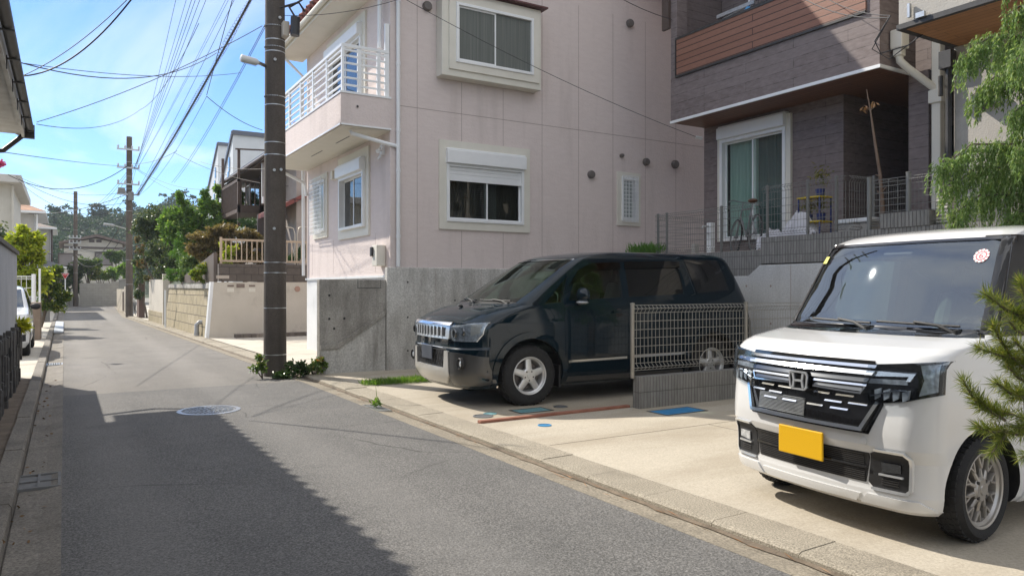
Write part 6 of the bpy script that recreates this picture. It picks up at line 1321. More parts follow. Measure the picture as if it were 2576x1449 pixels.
# ---------------------------------------------------------------- neighbour's walls
YN = 21.95
nw = thing('rendered_wall', 'stained cream rendered wall with two letter plates facing the near pole', 'wall', (5, YN, 0)); b = MB()
b.add([(3.44, YN, -.02), (12, YN, -.02), (12, YN, 1.60), (3.57, YN, 1.585), (3.44, YN+.25, -.02), (12, YN+.25, -.02), (12, YN+.25, 1.60), (3.57, YN+.25, 1.585)], [(0,1,2,3),(4,7,6,5),(0,3,7,4),(1,5,6,2),(3,2,6,7)]); r0 = b.build('wall', RENDER, nw)
MB().add([(3.36, YN-.01, -.02), (3.44, YN-.012, -.02), (3.57, YN-.012, 1.59), (3.49, YN-.01, 1.59), (3.36, YN+.25, -.02), (3.44, YN+.25, -.02), (3.57, YN+.25, 1.59), (3.49, YN+.25, 1.59)], [(0,1,2,3),(4,7,6,5),(0,3,7,4),(3,2,6,7),(1,5,6,2)]).build('white_edge', WPIPE, nw)
PLQ = mat('brown_plaque', (.16,.12,.10), (.22,.17,.14), 20, .6)
for px, w_, h_, m in ((605, .22, .11, PLQ), (580, .17, .05, PLQ), (634, .17, .05, PLQ), (560, .34, .09, mat('pale_plaque', (.45,.39,.33), rough=.6))):
    q = oY(px, 719 if px != 560 else 697, YN); y = YN if px != 560 else YN-.02; b = MB(); b.box(q.x-w_/2, q.x+w_/2, y-.012, y, q.z-h_/2, q.z+h_/2); b.build('wall_plaque', m, nw)
for px in (580, 634):
    q = oY(px, 724, YN); b = MB(); b.box(q.x-.09, q.x+.09, YN-.012, YN, q.z-.12, q.z-.01); b.build('letter_slot', CREAM, nw)
q = oY(748, 727, YN); b = MB(); b.lathe([(.085, 0), (.085, -.012), (0, -.014)], (q.x, YN, q.z), 1, 18); b.lathe([(.05, -.012), (.05, -.02), (0, -.02)], (q.x, YN, q.z), 1, 14); b.build('round_plaque', mat('terracotta_plaque', (.40,.25,.19), rough=.7), nw, 40)
MB().box(3.70, 12, YN-.02, YN+.23, 1.605, 2.10).build('block_wall', BBLOCK, label='brown block course standing on the rendered wall', cat='block wall')
rlg = thing('railing', 'tan metal railing with upright bars on the brown blocks', 'railing', (6, YN+.1, 2.1)); a, e = oY(556, 600, YN+.1), oY(556, 657, YN+.1); b = MB(); x0, x1 = a.x, 11.5
b.box(x0, x1, YN+.08, YN+.12, a.z-.06, a.z); b.box(x0, x1, YN+.08, YN+.12, e.z-.02, e.z+.04); b.build('rail', TANF, rlg)
b = MB(); k = x0+.13
while k < x1: b.box(k-.012, k+.012, YN+.088, YN+.112, e.z+.04, a.z-.06); k += .142
b.build('baluster', TANF, rlg)
for k, x in enumerate((x0, x0+2.55, x0+4.6)):
    b = MB(); b.box(x-.03, x+.03, YN+.07, YN+.13, 2.1, a.z+.04); b.build('post', TANF, rlg)
b = MB()
for k in range(12):
    x = 4.05+k*.21; b.box(x, x+.2, YN-.55, YN-.28, .03, .14+.0)
b.k = 0; b.build('edging_blocks', brickmat('two_tone_edging', (.12,.10,.085), (.30,.26,.22), (.1,.09,.08), .21, .3, .004, .9, 0), None, label='row of two tone edging blocks at the foot of the rendered wall', cat='edging')
# stone wall along the road: one mesh leaning back a little
so_ = thing('stone_wall', 'tan stone block wall with a dark coping leaning back from the street', 'stone wall', (3.5, 26, 0)); y0, y1 = YN+.25, 30.4
kb = lambda y: kx(y)+.34
b = MB(); b.add([(kb(y0)+.0, y0, 0), (kb(y1), y1, 0), (kb(y1)+.14, y1, 1.42), (kb(y0)+.14, y0, 1.40), (kb(y0)+.6, y0, 0), (kb(y1)+.6, y1, 0), (kb(y1)+.6, y1, 1.42), (kb(y0)+.6, y0, 1.40)], [(0,1,2,3),(3,2,6,7),(0,3,7,4),(1,5,6,2)]); b.build('wall', STONE, so_)
b = MB(); b.add([(kb(y0)+.10, y0, 1.405), (kb(y1)+.10, y1, 1.425), (kb(y1)+.12, y1, 1.56), (kb(y0)+.12, y0, 1.54), (kb(y0)+.6, y0, 1.405), (kb(y1)+.6, y1, 1.425), (kb(y1)+.6, y1, 1.56), (kb(y0)+.6, y0, 1.54)], [(0,1,2,3),(3,2,6,7),(0,3,7,4),(1,5,6,2),(0,4,5,1)]); b.build('coping', CONC2, so_)
bp = thing('drain_elbow', 'grey plastic drain elbow sticking out of the stone wall', 'pipe', (3.4, 22.6, 0)); q = G(492, 840); b = MB(); x = kb(22.9); b.tube([(x+.12, 23.0, .42), (x-.03, 23.0, .43), (x-.10, 23.0, .36), (x-.10, 23.0, .05)], .065, 12); b.lathe([(.075, .0), (.075, .1)], (x-.10, 23.0, .05), 2, 12); b.build('elbow', mat('grey_pvc', (.34,.35,.36), rough=.45), bp, 50)
MB().add([(3.62, 22.3, 1.56), (3.45, 27.5, 1.58), (3.45, 27.5, 1.78), (3.62, 22.3, 2.42), (3.72, 22.3, 1.56), (3.55, 27.5, 1.58), (3.55, 27.5, 1.78), (3.72, 22.3, 2.42)], [(0,1,2,3),(4,7,6,5),(3,2,6,7),(0,3,7,4),(1,5,6,2)]).build('sloped_panel', mat('brown_metal_panel', (.12,.095,.08), (.15,.12,.10), 3, .5), label='brown sloping panel fence on top of the stone wall', cat='fence')
y2, y3 = 30.9, 35.2; gw2 = thing('garden_wall', 'white topped garden wall on a low stone base beyond the stone wall', 'wall', (3.4, 33, 0)); b = MB(); b.add([(kb(y2), y2, .48), (kb(y3), y3, .48), (kb(y3), y3, 1.78), (kb(y2), y2, 1.74), (kb(y2)+.2, y2, .48), (kb(y3)+.2, y3, .48), (kb(y3)+.2, y3, 1.78), (kb(y2)+.2, y2, 1.74)], [(0,1,2,3),(3,2,6,7),(0,3,7,4),(1,5,6,2),(4,7,6,5)]); b.build('wall', RENDER, gw2)
b = MB(); b.add([(kb(y2)-.03, y2-.02, -.02), (kb(y3)-.03, y3, -.02), (kb(y3)-.03, y3, .48), (kb(y2)-.03, y2-.02, .48), (kb(y2)+.25, y2-.02, -.02), (kb(y3)+.25, y3, -.02), (kb(y3)+.25, y3, .48), (kb(y2)+.25, y2-.02, .48)], [(0,1,2,3),(3,2,6,7),(0,3,7,4),(1,5,6,2)]); b.build('stone_base', STONE, gw2)
b = MB(); b.box(kb(30.7)-.03, kb(30.7)+.2, 30.62, 30.88, -.02, 1.95); b.build('pillar', RENDER, gw2)
b = MB(); b.tube([(3.05, 28.6, 0), (3.05, 28.6, 1.35)], .035, 8); mk = b.build('marker_post', WPIPE, label='slim pale marker post in front of the stone wall', cat='post'); MB().box(3.0, 3.10, 28.52, 28.6, .78, .98).build('reflector', BLACK, mk) if False else None
b = MB(); b.box(kb(39.8)-.03, kb(39.8)+.22, 38.6, 39.8, 0, 1.75); b.build('gate_pier', mat('brown_red_pier', (.13,.085,.07), rough=.8), label='dark brown pier by the bicycle near the second pole', cat='pier')
bi = bicycle((3.05, 42.2, .03), R(80), 'dark bicycle parked behind the second pole', DARKM, 1.0)
g_ = thing('gate_wall', 'pale gate wall with a grey railing beyond the second pole', 'wall', (2.9, 50, 0)); b = MB(); b.box(2.95, 3.2, 47, 55, 0, 1.35); b.box(2.9, 3.25, 46.6, 47, 0, 1.5); b.build('wall', RENDER, g_); b = MB()
for k in range(22): b.box(3.05, 3.09, 47+k*.36, 47.03+k*.36, 1.35, 1.95)
b.box(3.05, 3.09, 47, 55, 1.92, 1.97); b.build('railing', GREYM, g_); b = MB(); b.box(2.93, 2.95, 48.0, 49.2, .1, 1.2); b.build('gate_leaf', RUST, g_)
# ================================================================ plants
BARK = mat('grey_brown_bark', (.10,.08,.06), (.15,.12,.095), 9, .92, 0, .5, 30)
L_DARK = leafmat('dark_glossy_leaves', (.030,.058,.022), (.065,.105,.036), (.19,.21,.10), .4, .32)
L_MID = leafmat('mid_green_leaves', (.075,.16,.028), (.15,.28,.05), (.29,.37,.10), .5, .42)
L_YEL = leafmat('yellow_green_leaves', (.20,.28,.02), (.34,.40,.03), (.50,.50,.07), .55, .45)
L_MAPLE = leafmat('bronze_maple_leaves', (.12,.105,.035), (.20,.155,.06), (.27,.205,.10), .45, .5)
L_LIME = leafmat('lime_leaves', (.10,.17,.02), (.20,.27,.03), (.36,.30,.08), .45, .45)
L_PINE = leafmat('pine_green', (.025,.075,.018), (.055,.13,.03), None, .3, .5)
L_HEDGE = leafmat('hedge_leaves', (.05,.105,.03), (.115,.19,.05), (.21,.27,.09), .45, .5)
L_RED = leafmat('reddish_leaves', (.22,.09,.03), (.30,.16,.05), (.12,.14,.04), .4, .5)
L_FOR = leafmat('hill_foliage', (.018,.045,.020), (.036,.075,.028), (.07,.115,.04), .22, .7)
def tree(name, label, cat, base, clumps, m, leaf, per, group=None, trunk_r=.05, aspect=.5, flat=.2, droop=.1, limbs=True, shell=.35):
    """trunk with limbs to every clump; crown of single leaves"""
    t = thing(name, label, cat, tuple(base), group); base = Vector(base); b = MB()
    top = sum((Vector(c[0]) for c in clumps), Vector((0,0,0)))/len(clumps); fork = base.lerp(Vector((top.x, top.y, top.z)), .45)
    b.tube([base-Vector((0,0,.05)), base.lerp(fork, .5)+Vector((.02,.03,0)), fork], [trunk_r, trunk_r*.85, trunk_r*.7], 8)
    if limbs:
        for c in clumps: c0 = Vector(c[0]); b.tube([fork-Vector((0,0,.05)), fork.lerp(c0, .5)+Vector((0,0,.08)), c0], [trunk_r*.55, trunk_r*.35, trunk_r*.12], 5)
    b.build('trunk', BARK, t, 60); P = []
    for c in clumps:
        n = int(per*(c[2] if len(c) > 2 else 1)); r = c[1]; sub = []
        # twiggy sub-clumps make light and dark masses with gaps
        k = max(3, n//60); ctr = clump(c[0], np.array(r)*.8, k, .3)
        for q in ctr: sub.append(clump(q, np.array(r)*RNG.uniform(.22, .42), n//k, .1))
        P.append(np.concatenate(sub))
    P = np.concatenate(P); V, F = leafmesh(P, leaf, aspect, None, flat, droop); npbuild('crown', V, F, m, t); return t
def cl(px, py, Y, r, w=1): q = oY(px, py, Y); return (tuple(q), r, w)
# --- far side of the street, on the neighbour's bank
tree('tall_shrub', 'dark glossy leaved tree leaning over the garden wall towards the second pole', 'tree', (3.75, 36, 0), [cl(395, 545, 36, (1.0,.9,.75)), cl(358, 570, 36, (.75,.8,.65)), cl(435, 560, 36, (.95,.9,.75)), cl(400, 580, 36, (1.0,.9,.7)), cl(440, 640, 36, (.9,.9,.7)), cl(455, 600, 36, (.9,.9,.7)), cl(390, 600, 36, (.8,.8,.55)), cl(425, 640, 36, (.6,.7,.5)), cl(385, 650, 36, (.45,.6,.4)), cl(440, 600, 36, (.6,.7,.6)), cl(420, 690, 36, (.8,.5,.5)), cl(460, 660, 33, (.6,.6,.55)), cl(425, 665, 33, (.6,.6,.6)), cl(400, 630, 34, (.6,.6,.6)), cl(465, 680, 36, (.45,.5,.45))], L_DARK, .12, 1700, trunk_r=.10, aspect=.42)
tree('shrub', 'reddish tinged shrub hanging over the garden wall', 'shrub', (3.25, 34.6, 1.7), [cl(350, 630, 34.6, (.26,.3,.40)), cl(358, 665, 34.6, (.28,.3,.35)), cl(372, 698, 34.6, (.32,.3,.2)), cl(345, 600, 34.6, (.2,.3,.3))], leafmat('mixed_red_green_leaves', (.05,.08,.025), (.13,.12,.04), (.30,.13,.05), .4, .5), .085, 420, trunk_r=.03)
tree('garden_tree', 'leafy green garden tree with tall upright shoots below the modern houses', 'tree', (6.3, 30.5, 1.4), [cl(450, 590, 31, (.75,.7,.7)), cl(500, 560, 31, (1.0,.9,.7)), cl(550, 545, 31, (1.0,.9,.7)), cl(590, 550, 31, (.9,.8,.7)), cl(470, 575, 31, (.9,.8,.7)), cl(560, 580, 31, (.9,.8,.7)), cl(420, 570, 31, (.5,.6,.6)), cl(520, 590, 31, (.9,.8,.6)), cl(440, 545, 31, (.5,.6,.5)), cl(480, 545, 31, (.5,.5,.5)), cl(530, 515, 31, (.55,.6,.45)), cl(585, 520, 31, (.45,.5,.5)), cl(460, 640, 31, (.5,.6,.4)), cl(495, 620, 31, (.6,.6,.45)), cl(455, 500, 31, (.16,.16,.6), .35), cl(463, 520, 31, (.2,.2,.3), .3), cl(545, 480, 31, (.18,.18,.45), .35), cl(572, 485, 31, (.2,.2,.4), .35), cl(515, 490, 31, (.18,.18,.4), .3), cl(605, 495, 31, (.18,.18,.4), .35)], L_MID, .13, 1300, trunk_r=.08, aspect=.5)
tree('maple', 'bronze leaved weeping maple spreading behind the tan railing', 'maple', (5.1, 25, 1.4), [cl(510, 595, 25.2, (.55,.6,.22)), cl(560, 578, 25.2, (.65,.7,.22)), cl(615, 590, 25.2, (.6,.6,.22)), cl(650, 605, 25.2, (.45,.5,.25)), cl(490, 625, 25.2, (.35,.5,.22)), cl(545, 615, 25.2, (.6,.6,.28)), cl(600, 625, 25.2, (.6,.6,.28)), cl(530, 645, 25.2, (.5,.5,.25)), cl(585, 655, 25.2, (.6,.5,.25)), cl(640, 645, 25.2, (.5,.5,.25))], L_MAPLE, .11, 2200, trunk_r=.07, aspect=.4, droop=.9, flat=.3)
tree('pine', 'clipped bright green pine tuft rising behind the weeping maple', 'pine', (7.0, 27, 1.4), [cl(625, 560, 26.6, (.45,.5,.22)), cl(650, 575, 26.6, (.4,.5,.25)), cl(670, 555, 26.6, (.5,.5,.25))], L_PINE, .10, 1200, trunk_r=.06, aspect=.12)
tree('shrub', 'bright green feathery conifer shrub at the end of the stone wall', 'shrub', (3.75, 30.2, 1.5), [cl(455, 640, 29, (.45,.4,.5)), cl(470, 690, 29, (.6,.4,.4)), cl(490, 660, 29, (.55,.4,.45)), cl(430, 690, 29, (.4,.3,.3)), cl(448, 605, 29, (.2,.2,.4), .6), cl(520, 670, 28, (.5,.4,.4))], leafmat('feathery_green', (.05,.14,.015), (.11,.23,.03), None, .4, .5), .10, 700, trunk_r=.04, aspect=.2)
tree('shrub', 'rounded green shrub between the brown panel and the maple', 'shrub', (4.3, 26.2, 1.5), [cl(500, 650, 26.2, (.6,.45,.3)), cl(540, 640, 26.2, (.6,.45,.28)), cl(470, 660, 26.2, (.5,.4,.3)), cl(560, 660, 25.6, (.5,.4,.3))], L_HEDGE, .075, 800, trunk_r=.03)
tree('shrub', 'yellow leaved shrub standing behind the end post of the tan railing', 'shrub', (4.1, 22.9, 1.5), [cl(568, 650, 22.9, (.24,.3,.26)), cl(580, 630, 22.9, (.25,.3,.2)), cl(560, 612, 22.9, (.12,.2,.18), .5)], L_YEL, .085, 420, trunk_r=.03)
tree('shrub', 'lime and orange leaved shrub in front of the brown sloping panel', 'shrub', (3.6, 24.2, 1.5), [cl(490, 680, 23.4, (.22,.3,.2)), cl(512, 672, 23.4, (.22,.3,.22)), cl(500, 700, 23.4, (.2,.3,.14))], L_LIME, .085, 420, trunk_r=.03)
tree('creeper', 'small leaved creeper trailing over the dark coping of the stone wall', 'creeper', (3.5, 27.6, 1.5), [cl(458, 660, 27.2, (.12,.3,.3)), cl(462, 695, 27.2, (.14,.3,.2)), cl(450, 705, 27.2, (.2,.3,.1))], L_HEDGE, .075, 260, trunk_r=.02)
tree('shrub', 'green shrub seen through the railing beside the pink house', 'shrub', (6.1, 23, 1.9), [cl(752, 640, 22.8, (.3,.35,.28)), cl(735, 650, 22.8, (.22,.3,.2)), cl(772, 630, 22.8, (.3,.3,.3))], L_PINE, .075, 700, trunk_r=.03, aspect=.3)
tree('shrub', 'dark ivy clad shrub beside the second pole', 'shrub', (3.3, 38.2, 0), [cl(350, 700, 38.2, (.32,.5,.6)), cl(352, 740, 38.2, (.28,.5,.45)), cl(345, 660, 38.2, (.3,.4,.4))], L_DARK, .10, 700, trunk_r=.05)
# --- end of the street
for k, (px, py, Y, r, m, s, lab) in enumerate(((222, 670, 70, (1.3,1,1.1), L_HEDGE, .20, 'dense clipped green shrub behind the pale block wall by the distant pole'), (253, 690, 70, (1.1,1,.8), L_LIME, .20, 'yellowish green shrub in the middle behind the pale block wall'), (283, 690, 70, (1.0,1,.9), L_MID, .2, 'loose green shrub behind the raised end of the pale block wall'), (290, 648, 74, (1.2,1,.85), L_HEDGE, .2, 'grey green rounded tree in front of the gabled house shutters'), (150, 715, 69, (1.0,1,1.3), L_DARK, .2, 'dark hedge tree behind the stop sign'), (185, 705, 70, (.8,1,1.5), L_DARK, .2, 'dark shrub between the stop sign and the distant pole'), (315, 685, 64, (.8,1,1.), L_MID, .2, 'green shrub behind the second pole and gate wall'))):
    c = oY(px, py, Y); tree('shrub' if k != 3 else 'tree', lab, 'shrub' if k != 3 else 'tree', (c.x, Y, 0), [(tuple(c+Vector((RNG.uniform(-.5,.5)*r[0], RNG.uniform(-.4,.4), RNG.uniform(-.5,.5)*r[2]))), tuple(x*.55 for x in r)) for _ in range(6)], m, s, 520, 'shrubs at the end of the street', trunk_r=.08)
# --- the left side
tree('tree', 'bright yellow green tree above the white wire fence', 'tree', (-1.15, 27, 0), [cl(70, 610, 27, (.3,.5,.35)), cl(50, 640, 27, (.55,.6,.4)), cl(85, 650, 27, (.5,.6,.45)), cl(30, 680, 27, (.5,.6,.4)), cl(70, 690, 27, (.7,.6,.5)), cl(40, 700, 27, (.6,.6,.5)), cl(60, 625, 27, (.45,.5,.4)), cl(20, 720, 27, (.5,.5,.4)), cl(55, 590, 27, (.2,.3,.3), .5), cl(95, 605, 27, (.2,.3,.3), .5), cl(40, 610, 27, (.3,.4,.35)), cl(95, 700, 27, (.45,.5,.3)), cl(60, 728, 27, (.6,.6,.3))], L_YEL, .12, 1200, trunk_r=.07, aspect=.5)
tree('tree', 'darker green tree with pale tips spreading towards the stop sign', 'tree', (-.75, 31, 0), [cl(110, 700, 31, (.5,.7,.45)), cl(135, 690, 31, (.4,.6,.3)), cl(120, 735, 31, (.55,.6,.35)), cl(145, 730, 31, (.35,.5,.35)), cl(100, 765, 31, (.5,.6,.35)), cl(135, 765, 31, (.4,.5,.3)), cl(150, 675, 31, (.22,.3,.18), .5), cl(165, 745, 31, (.2,.3,.25), .6)], leafmat('dappled_leaves', (.04,.085,.015), (.10,.15,.025), (.30,.31,.05), .45, .45), .11, 900, trunk_r=.07)
tree('tree', 'dull dark green tree behind the yellow green tree', 'tree', (-3.2, 30, 0), [cl(5, 625, 30, (.7,.8,.6)), cl(-20, 600, 30, (.8,.8,.6)), cl(10, 660, 30, (.6,.7,.5))], L_DARK, .12, 900, trunk_r=.09)
fl = thing('blossom_branch', 'pink blossom spray poking in beside the tiled eave', 'blossom', tuple(oY(-40, 420, 20))); b = MB(); p, q = oY(-90, 440, 20), oY(4, 411, 20); b.tube([p, p.lerp(q, .6)+Vector((0, 0, .05)), q], [.02, .012, .006], 6); b.build('branch', BARK, fl, 60)
V, F = leafmesh(clump(oY(2, 412, 20), (.09, .12, .06), 220, .2), .05, .7); npbuild('blossom', V, F, leafmat('pink_blossom', (.40,.03,.14), (.55,.10,.25), None, .4, .6), fl)
# --- planting round the foot of the near pole
def rosebush(base, hs, label, m, n, leaf=.06):
    t = thing('rose_bush', label, 'bush', tuple(base)); b = MB(); P = []
    for (dx, dy, h, r) in hs:
        o = Vector(base); h *= .8; r *= .85; q = o+Vector((dx, dy, h)); b.tube([o, o.lerp(q, .5)+Vector((dx*.2, 0, h*.1)), q], [.012, .009, .005], 5); P.append(clump(q, (r, r, r*.8), n, .2))
    b.build('stem', BARK, t); V, F = leafmesh(np.concatenate(P), leaf, .62, None, .4, .1); npbuild('foliage', V, F, m, t); return t
L_ROSE = leafmat('rose_leaves', (.02,.055,.012), (.05,.105,.022), (.10,.15,.04), .3, .35); L_ROSEY = leafmat('pale_rose_leaves', (.05,.11,.02), (.12,.19,.04), (.30,.27,.08), .4, .35)  # second set is a paler, yellower leaf tone for the smaller bushes
rosebush((2.66, 11.95, 0), [(-.02, 0, .30, .10), (-.10, .0, .22, .10), (-.04, .0, .42, .07), (-.0, .0, .18, .10)], 'sunlit rose sprig climbing the street side of the near pole', L_ROSEY, 65)
rosebush((3.10, 11.85, 0), [(-.12, -.1, .10, .15), (.05, -.05, .16, .16), (.0, .1, .22, .15), (.2, -.02, .12, .14), (-.25, -.08, .06, .12), (.1, -.1, .25, .1)], 'dark leafy rose bush spilling round the foot of the near pole', L_ROSE, 130)
t = rosebush((3.42, 11.75, .03), [(.0, .0, .24, .09), (.1, .0, .30, .08), (-.05, 0, .15, .1), (.08, .0, .10, .1), (.15, 0, .2, .07)], 'small rose bush with orange tips beside the stair wall', L_ROSEY, 70)
V, F = leafmesh(clump((3.5, 11.72, .28), (.12, .08, .04), 16, .1), .05, .5); npbuild('orange_tip', V, F, L_RED, t)
# grass strip beside the van, weeds in the gutter
def blades(area, n, h, m, name, label, cat, spread=.35):
    x0, x1, y0, y1, z = area; P = np.stack([RNG.uniform(x0, x1, n), RNG.uniform(y0, y1, n), np.full(n, z)], axis=1)
    # ragged patch: drop blades towards the rim
    u = (P[:,0]-x0)/(x1-x0)*2-1; v = (P[:,1]-y0)/(y1-y0)*2-1; keep = (np.abs(u)**3+v**2+RNG.uniform(-.5, .4, n)) < 1; P = P[keep]; n = len(P)
    V, F = leafmesh(P, h, .09, np.stack([RNG.normal(size=n)*spread, RNG.normal(size=n)*spread, np.full(n, 1.2)], axis=1), .6, 0); return npbuild(name, V, F, m, label=label, cat=cat, kind='stuff')
L_GR = leafmat('lawn_grass', (.07,.17,.015), (.14,.27,.03), (.26,.33,.07), .45, .5)
blades((3.62, 5.1, 9.93, 10.28, .035), 3600, .085, L_GR, 'grass', 'ragged strip of grass in front of the dark van', 'grass')
wd = thing('weed', 'thin weed growing from the gutter by the drain grate', 'weed', (3.2, 8.86, 0)); b = MB(); q = G(940, 1027, 0)
b.tube([(q.x+.03, q.y+.0, 0), (q.x+.04, q.y, .12), (q.x+.03, q.y+.01, .26)], [.005, .004, .002], 5); b.build('stem', L_MID, wd); V, F = leafmesh(clump((q.x+.03, q.y, .05), (.06, .07, .04), 70, .1), .06, .3, np.array([0, 0, .6])); npbuild('foliage', V, F, L_GR, wd)
# dead pine needles and dry leaves lying in the gutter
P = []
for _ in range(70):
    y = RNG.uniform(1.5, 10); P.append((kx(y)-.02-abs(RNG.normal())*.05, y, .004))
P = np.array(P); n = len(P); d = np.stack([RNG.normal(size=n)*.25, np.ones(n), np.full(n, .02)], axis=1); V, F = leafmesh(P, .11, .035, d*8, 1., 0); npbuild('dry_needles', V, F, leafmat('dry_needles', (.25,.11,.04), (.36,.19,.08), None, .1, .7), label='dry pine needles scattered along the kerb', cat='needles', kind='stuff')
P = np.concatenate([clump((-.42, 4.95, .045), (.16, .22, .01), 200, 0), np.stack([RNG.uniform(-.30, -.1, 60), RNG.uniform(4, 14, 60), np.full(60, .0)], axis=1)]); V, F = leafmesh(P, .04, .5, None, .9, 0); npbuild('dry_leaves', V, F, leafmat('dry_leaves', (.14,.08,.04), (.24,.15,.08), None, .1, .8), label='dry brown leaves littering the shaded verge and gutter', cat='leaves', kind='stuff')
MB().box(.0, .0, 0, 0, 0, 0) and None
# --- the weeping conifer behind the white car
TRX, TRY = 7.95, 3.30
wt_ = thing('weeping_conifer', 'weeping conifer with hanging green sprays in front of the grey house', 'conifer', (TRX, TRY, 0)); b = MB(); b.tube([(TRX, TRY, -.05), (TRX+.02, TRY, 1.5), (TRX, TRY+.03, 3.0), (TRX+.03, TRY, 4.6), (TRX, TRY, 5.6)], [.09, .08, .06, .035, .01], 10)
PV = []; ax = []
BR_ = []
for k in range(52):
    z = 1.25+4.1*(k/52)+RNG.uniform(-.06, .06); a = k*2.4+RNG.uniform(-.3, .3); L = RNG.uniform(.40, .70)*(1-.32*max(0, (z-3.2)/2.2)); BR_.append((z, a, L))
for z, a, L in ((2.55, PI*.74, .98), (3.60, PI*.76, .80), (1.75, PI*.8, .85), (2.1, PI*.70, .85), (2.35, PI*.72, .9), (3.4, PI*1.0, .75), (1.6, PI*1.05, .8), (2.8, PI*1.1, .75)): BR_.append((z, a, L))
for z, a, L in BR_:
    dirv = Vector((math.cos(a), math.sin(a), 0)); o = Vector((TRX, TRY, z)); pts = [o, o+dirv*L*.35+Vector((0,0,L*.24)), o+dirv*L*.7+Vector((0,0,L*.26)), o+dirv*L+Vector((0,0,L*.02))]; b.tube(pts, [.02, .014, .009, .004], 5)
    for s in range(int(125*L)):
        u = RNG.uniform(.15, 1.0); f = u*3; i = min(2, int(f)); q = pts[i].lerp(pts[i+1], f-i)+Vector(RNG.normal(size=3)*.035); ln = RNG.uniform(.10, .30); n = int(ln*190); sw = Vector((RNG.normal()*.10, RNG.normal()*.10, 0))+dirv*.16
        tt = np.linspace(0, 1, n)[:,None]; drop = np.array(q)+np.array(sw)*ln*tt*(1.2-.5*tt)+np.array([0, 0, -1])*ln*tt**1.25+RNG.normal(size=(n,3))*.013*(1.15-tt); PV.append(drop); ax.append(np.tile(np.array(sw)*1.2+np.array([0,0,-1.5]), (n,1))+RNG.normal(size=(n,3))*.5)
b.build('trunk', BARK, wt_, 60); PV = np.concatenate(PV); ax = np.concatenate(ax); V, F = leafmesh(PV, .042, .24, ax*2.6, 0, 0)
npbuild('crown', V, F, leafmat('weeping_green', (.11,.20,.055), (.22,.335,.105), (.40,.47,.21), .48, .5), wt_)
# --- pine boughs in the corner nearest the camera
pn = thing('pine_tree', 'long needled pine with branches reaching in front of the white car wheel', 'pine', (3.95, 1.25, 0)); b = MB(); b.tube([(4.0, 1.2, -.05), (4.02, 1.18, .8), (3.98, 1.22, 1.6), (4.05, 1.15, 2.3)], [.06, .055, .045, .03], 10)
NP, ND = [], []
def pz(x, y, d): a = ((2600+x/1.905)/1.1153, (780+y/1.905)/1.1153); v = _ray(*a); return Vector((0, 0, EYE))+v*d
def shoot(p, q, d0, d1, dens=1.0, ln=.055):
    A, B = pz(*p, d0), pz(*q, d1); b.tube([A, A.lerp(B, .5)+Vector((0,0,-.012)), B], [.007, .0055, .003], 5); L = (B-A).length; n = int(L*2500*dens); dr = (B-A).normalized()
    u = RNG.random(n); P = np.array(A)+np.outer(u, np.array(B-A)); off = RNG.normal(size=(n,3)); off /= np.linalg.norm(off, axis=1)[:,None]; NP.append(P); ND.append(off*.75+np.array(dr)*.75)
for p, q, d0, d1, dn in (((700,360),(480,205),3.30,3.22,.5), ((520,215),(312,85),3.22,3.15,1), ((640,560),(430,400),3.3,3.25,.7), ((440,400),(350,245),3.25,3.2,1), ((560,440),(275,375),3.3,3.22,.9), ((600,500),(400,410),3.36,3.3,1), ((700,820),(450,720),3.3,3.24,.7), ((460,725),(290,685),3.24,3.2,1), ((290,690),(195,545),3.2,3.16,1), ((420,760),(270,640),3.22,3.18,1), ((520,640),(370,560),3.26,3.2,1.1), ((560,830),(400,815),3.25,3.2,.9), ((420,820),(270,795),3.2,3.17,1), ((430,815),(345,935),3.2,3.15,1), ((520,300),(440,230),3.2,3.17,.6), ((560,180),(500,20),3.2,3.16,1), ((600,300),(500,180),3.25,3.2,.8), ((540,560),(430,470),3.3,3.26,1), ((640,700),(500,600),3.3,3.25,1), ((600,760),(480,800),3.25,3.2,1), ((620,460),(470,340),3.27,3.22,.8), ((620,900),(500,960),3.3,3.25,.6), ((560,620),(440,640),3.3,3.28,1)): shoot(p, q, d0, d1, dn)
for p in ((700,360),(640,560),(700,820),(640,700),(620,900),(560,180),(620,460),(600,300)): A = pz(*p, 3.3); b.tube([A, A.lerp(Vector((4.0, 1.2, A.z+.05)), .5)+Vector((0,0,.03)), Vector((4.0, 1.2, A.z-.1))], [.007, .012, .018], 6)
b.build('trunk', BARK, pn, 60); NP = np.concatenate(NP); ND = np.concatenate(ND); V, F = leafmesh(NP, .055, .045, ND*6, 0, 0); npbuild('crown', V, F, leafmat('pine_needles', (.075,.12,.018), (.18,.225,.04), (.36,.34,.08), .4, .45), pn)
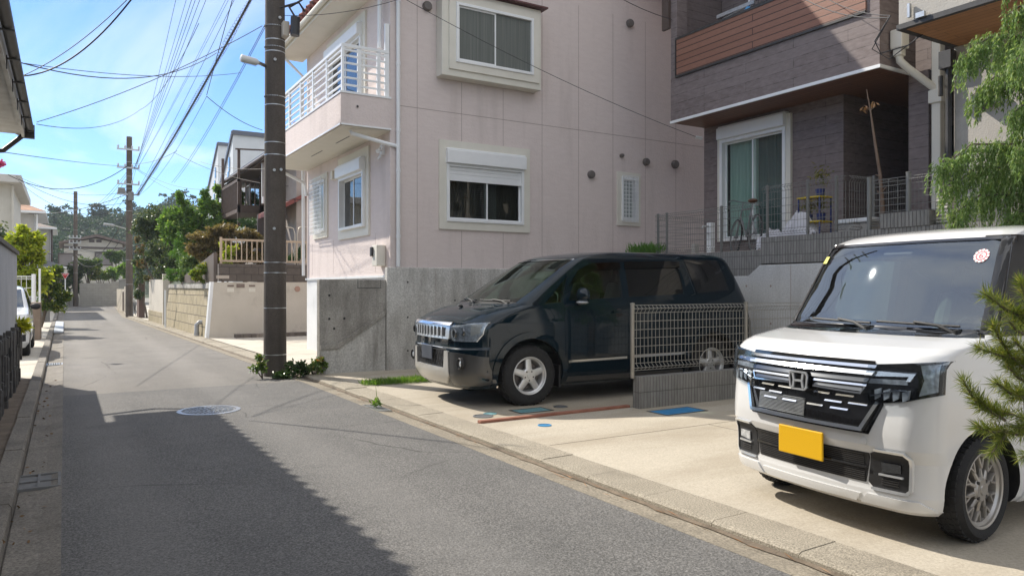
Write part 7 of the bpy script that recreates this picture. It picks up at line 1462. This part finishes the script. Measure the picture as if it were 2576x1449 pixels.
# --- the wooded hill
xs = np.linspace(-120, 160, 57); ys = np.linspace(110, 300, 39)
def hill(x, y):
    # crest heights follow the skyline; the ridge runs across the end of the street
    crest = np.interp(x, [-120, -40, -8, 0, 12, 22, 40, 60, 160], [9.5, 12, 14.8, 16.2, 17.0, 19.6, 21, 20, 17]); d = (y-185)/np.where(y < 185, 52, 90); return crest*np.exp(-d*d*1.3)+.6*np.sin(x*.21+y*.13)+.5*np.sin(y*.27-x*.11)-2.0
X_, Y_ = np.meshgrid(xs, ys, indexing='ij'); Z_ = hill(X_, Y_); V = np.stack([X_, Y_, Z_], axis=-1).reshape(-1,3); n2 = len(ys)
F = np.array([[i*n2+j, (i+1)*n2+j, (i+1)*n2+j+1, i*n2+j+1] for i in range(len(xs)-1) for j in range(n2-1)]); npbuild('hill', V, F, mat('hill_soil', (.05,.065,.035), rough=.95), kind='structure')
PP = []
for _ in range(620):
    y = RNG.uniform(128, 196); x = RNG.uniform(-28, 62)*(y/170); z = float(hill(np.array(x), np.array(y))); r = RNG.uniform(1.6, 3.2); hgt = RNG.uniform(.7, 1.25)
    k = RNG.integers(7, 12); n = 240
    for c in clump((x, y, z+r*.7*hgt), (r*.65, r*.65, r*.55*hgt), k, .4): PP.append(clump(c, (r*.45, r*.45, r*.34*hgt), n//k, .6))
for px, py in ((150, 540), (160, 552), (135, 548), (238, 522), (245, 527), (330, 520), (440, 495), (520, 490)):
    c = oY(px, py, 178); c.z = float(hill(np.array(c.x), np.array(178.)))+random.uniform(3.2, 4.6)
    for _ in range(7): PP.append(clump(c+Vector((RNG.normal()*1.3, 0, RNG.normal()*.7)), (.9, .9, .4), 40, .3))
    for s in range(10): PP.append(clump(c-Vector((0, 0, s*.5)), (.15, .15, .3), 5, .3))
PP = np.concatenate(PP); V, F = leafmesh(PP, .50, .7, None, .35, 0); npbuild('forest', V, F, L_FOR, label='dense dark green woodland covering the hill', cat='woodland', kind='stuff')
# ================================================================ the air between here and the hill
def haze(dens):
    b = MB(); b.box(-300, 300, -60, 420, -1.6, 40); m, t, o = nt('haze_air'); v = N(t, 'ShaderNodeVolumePrincipled', Density=dens); v.inputs['Color'].default_value = (.80, .88, 1., 1); v.inputs['Anisotropy'].default_value = 0
    t.links.new(v.outputs[0], o.inputs['Volume']); b.build('haze', m, kind='stuff', base=False, label='thin pale blue haze in front of the wooded hill', cat='haze')
haze(.0006)
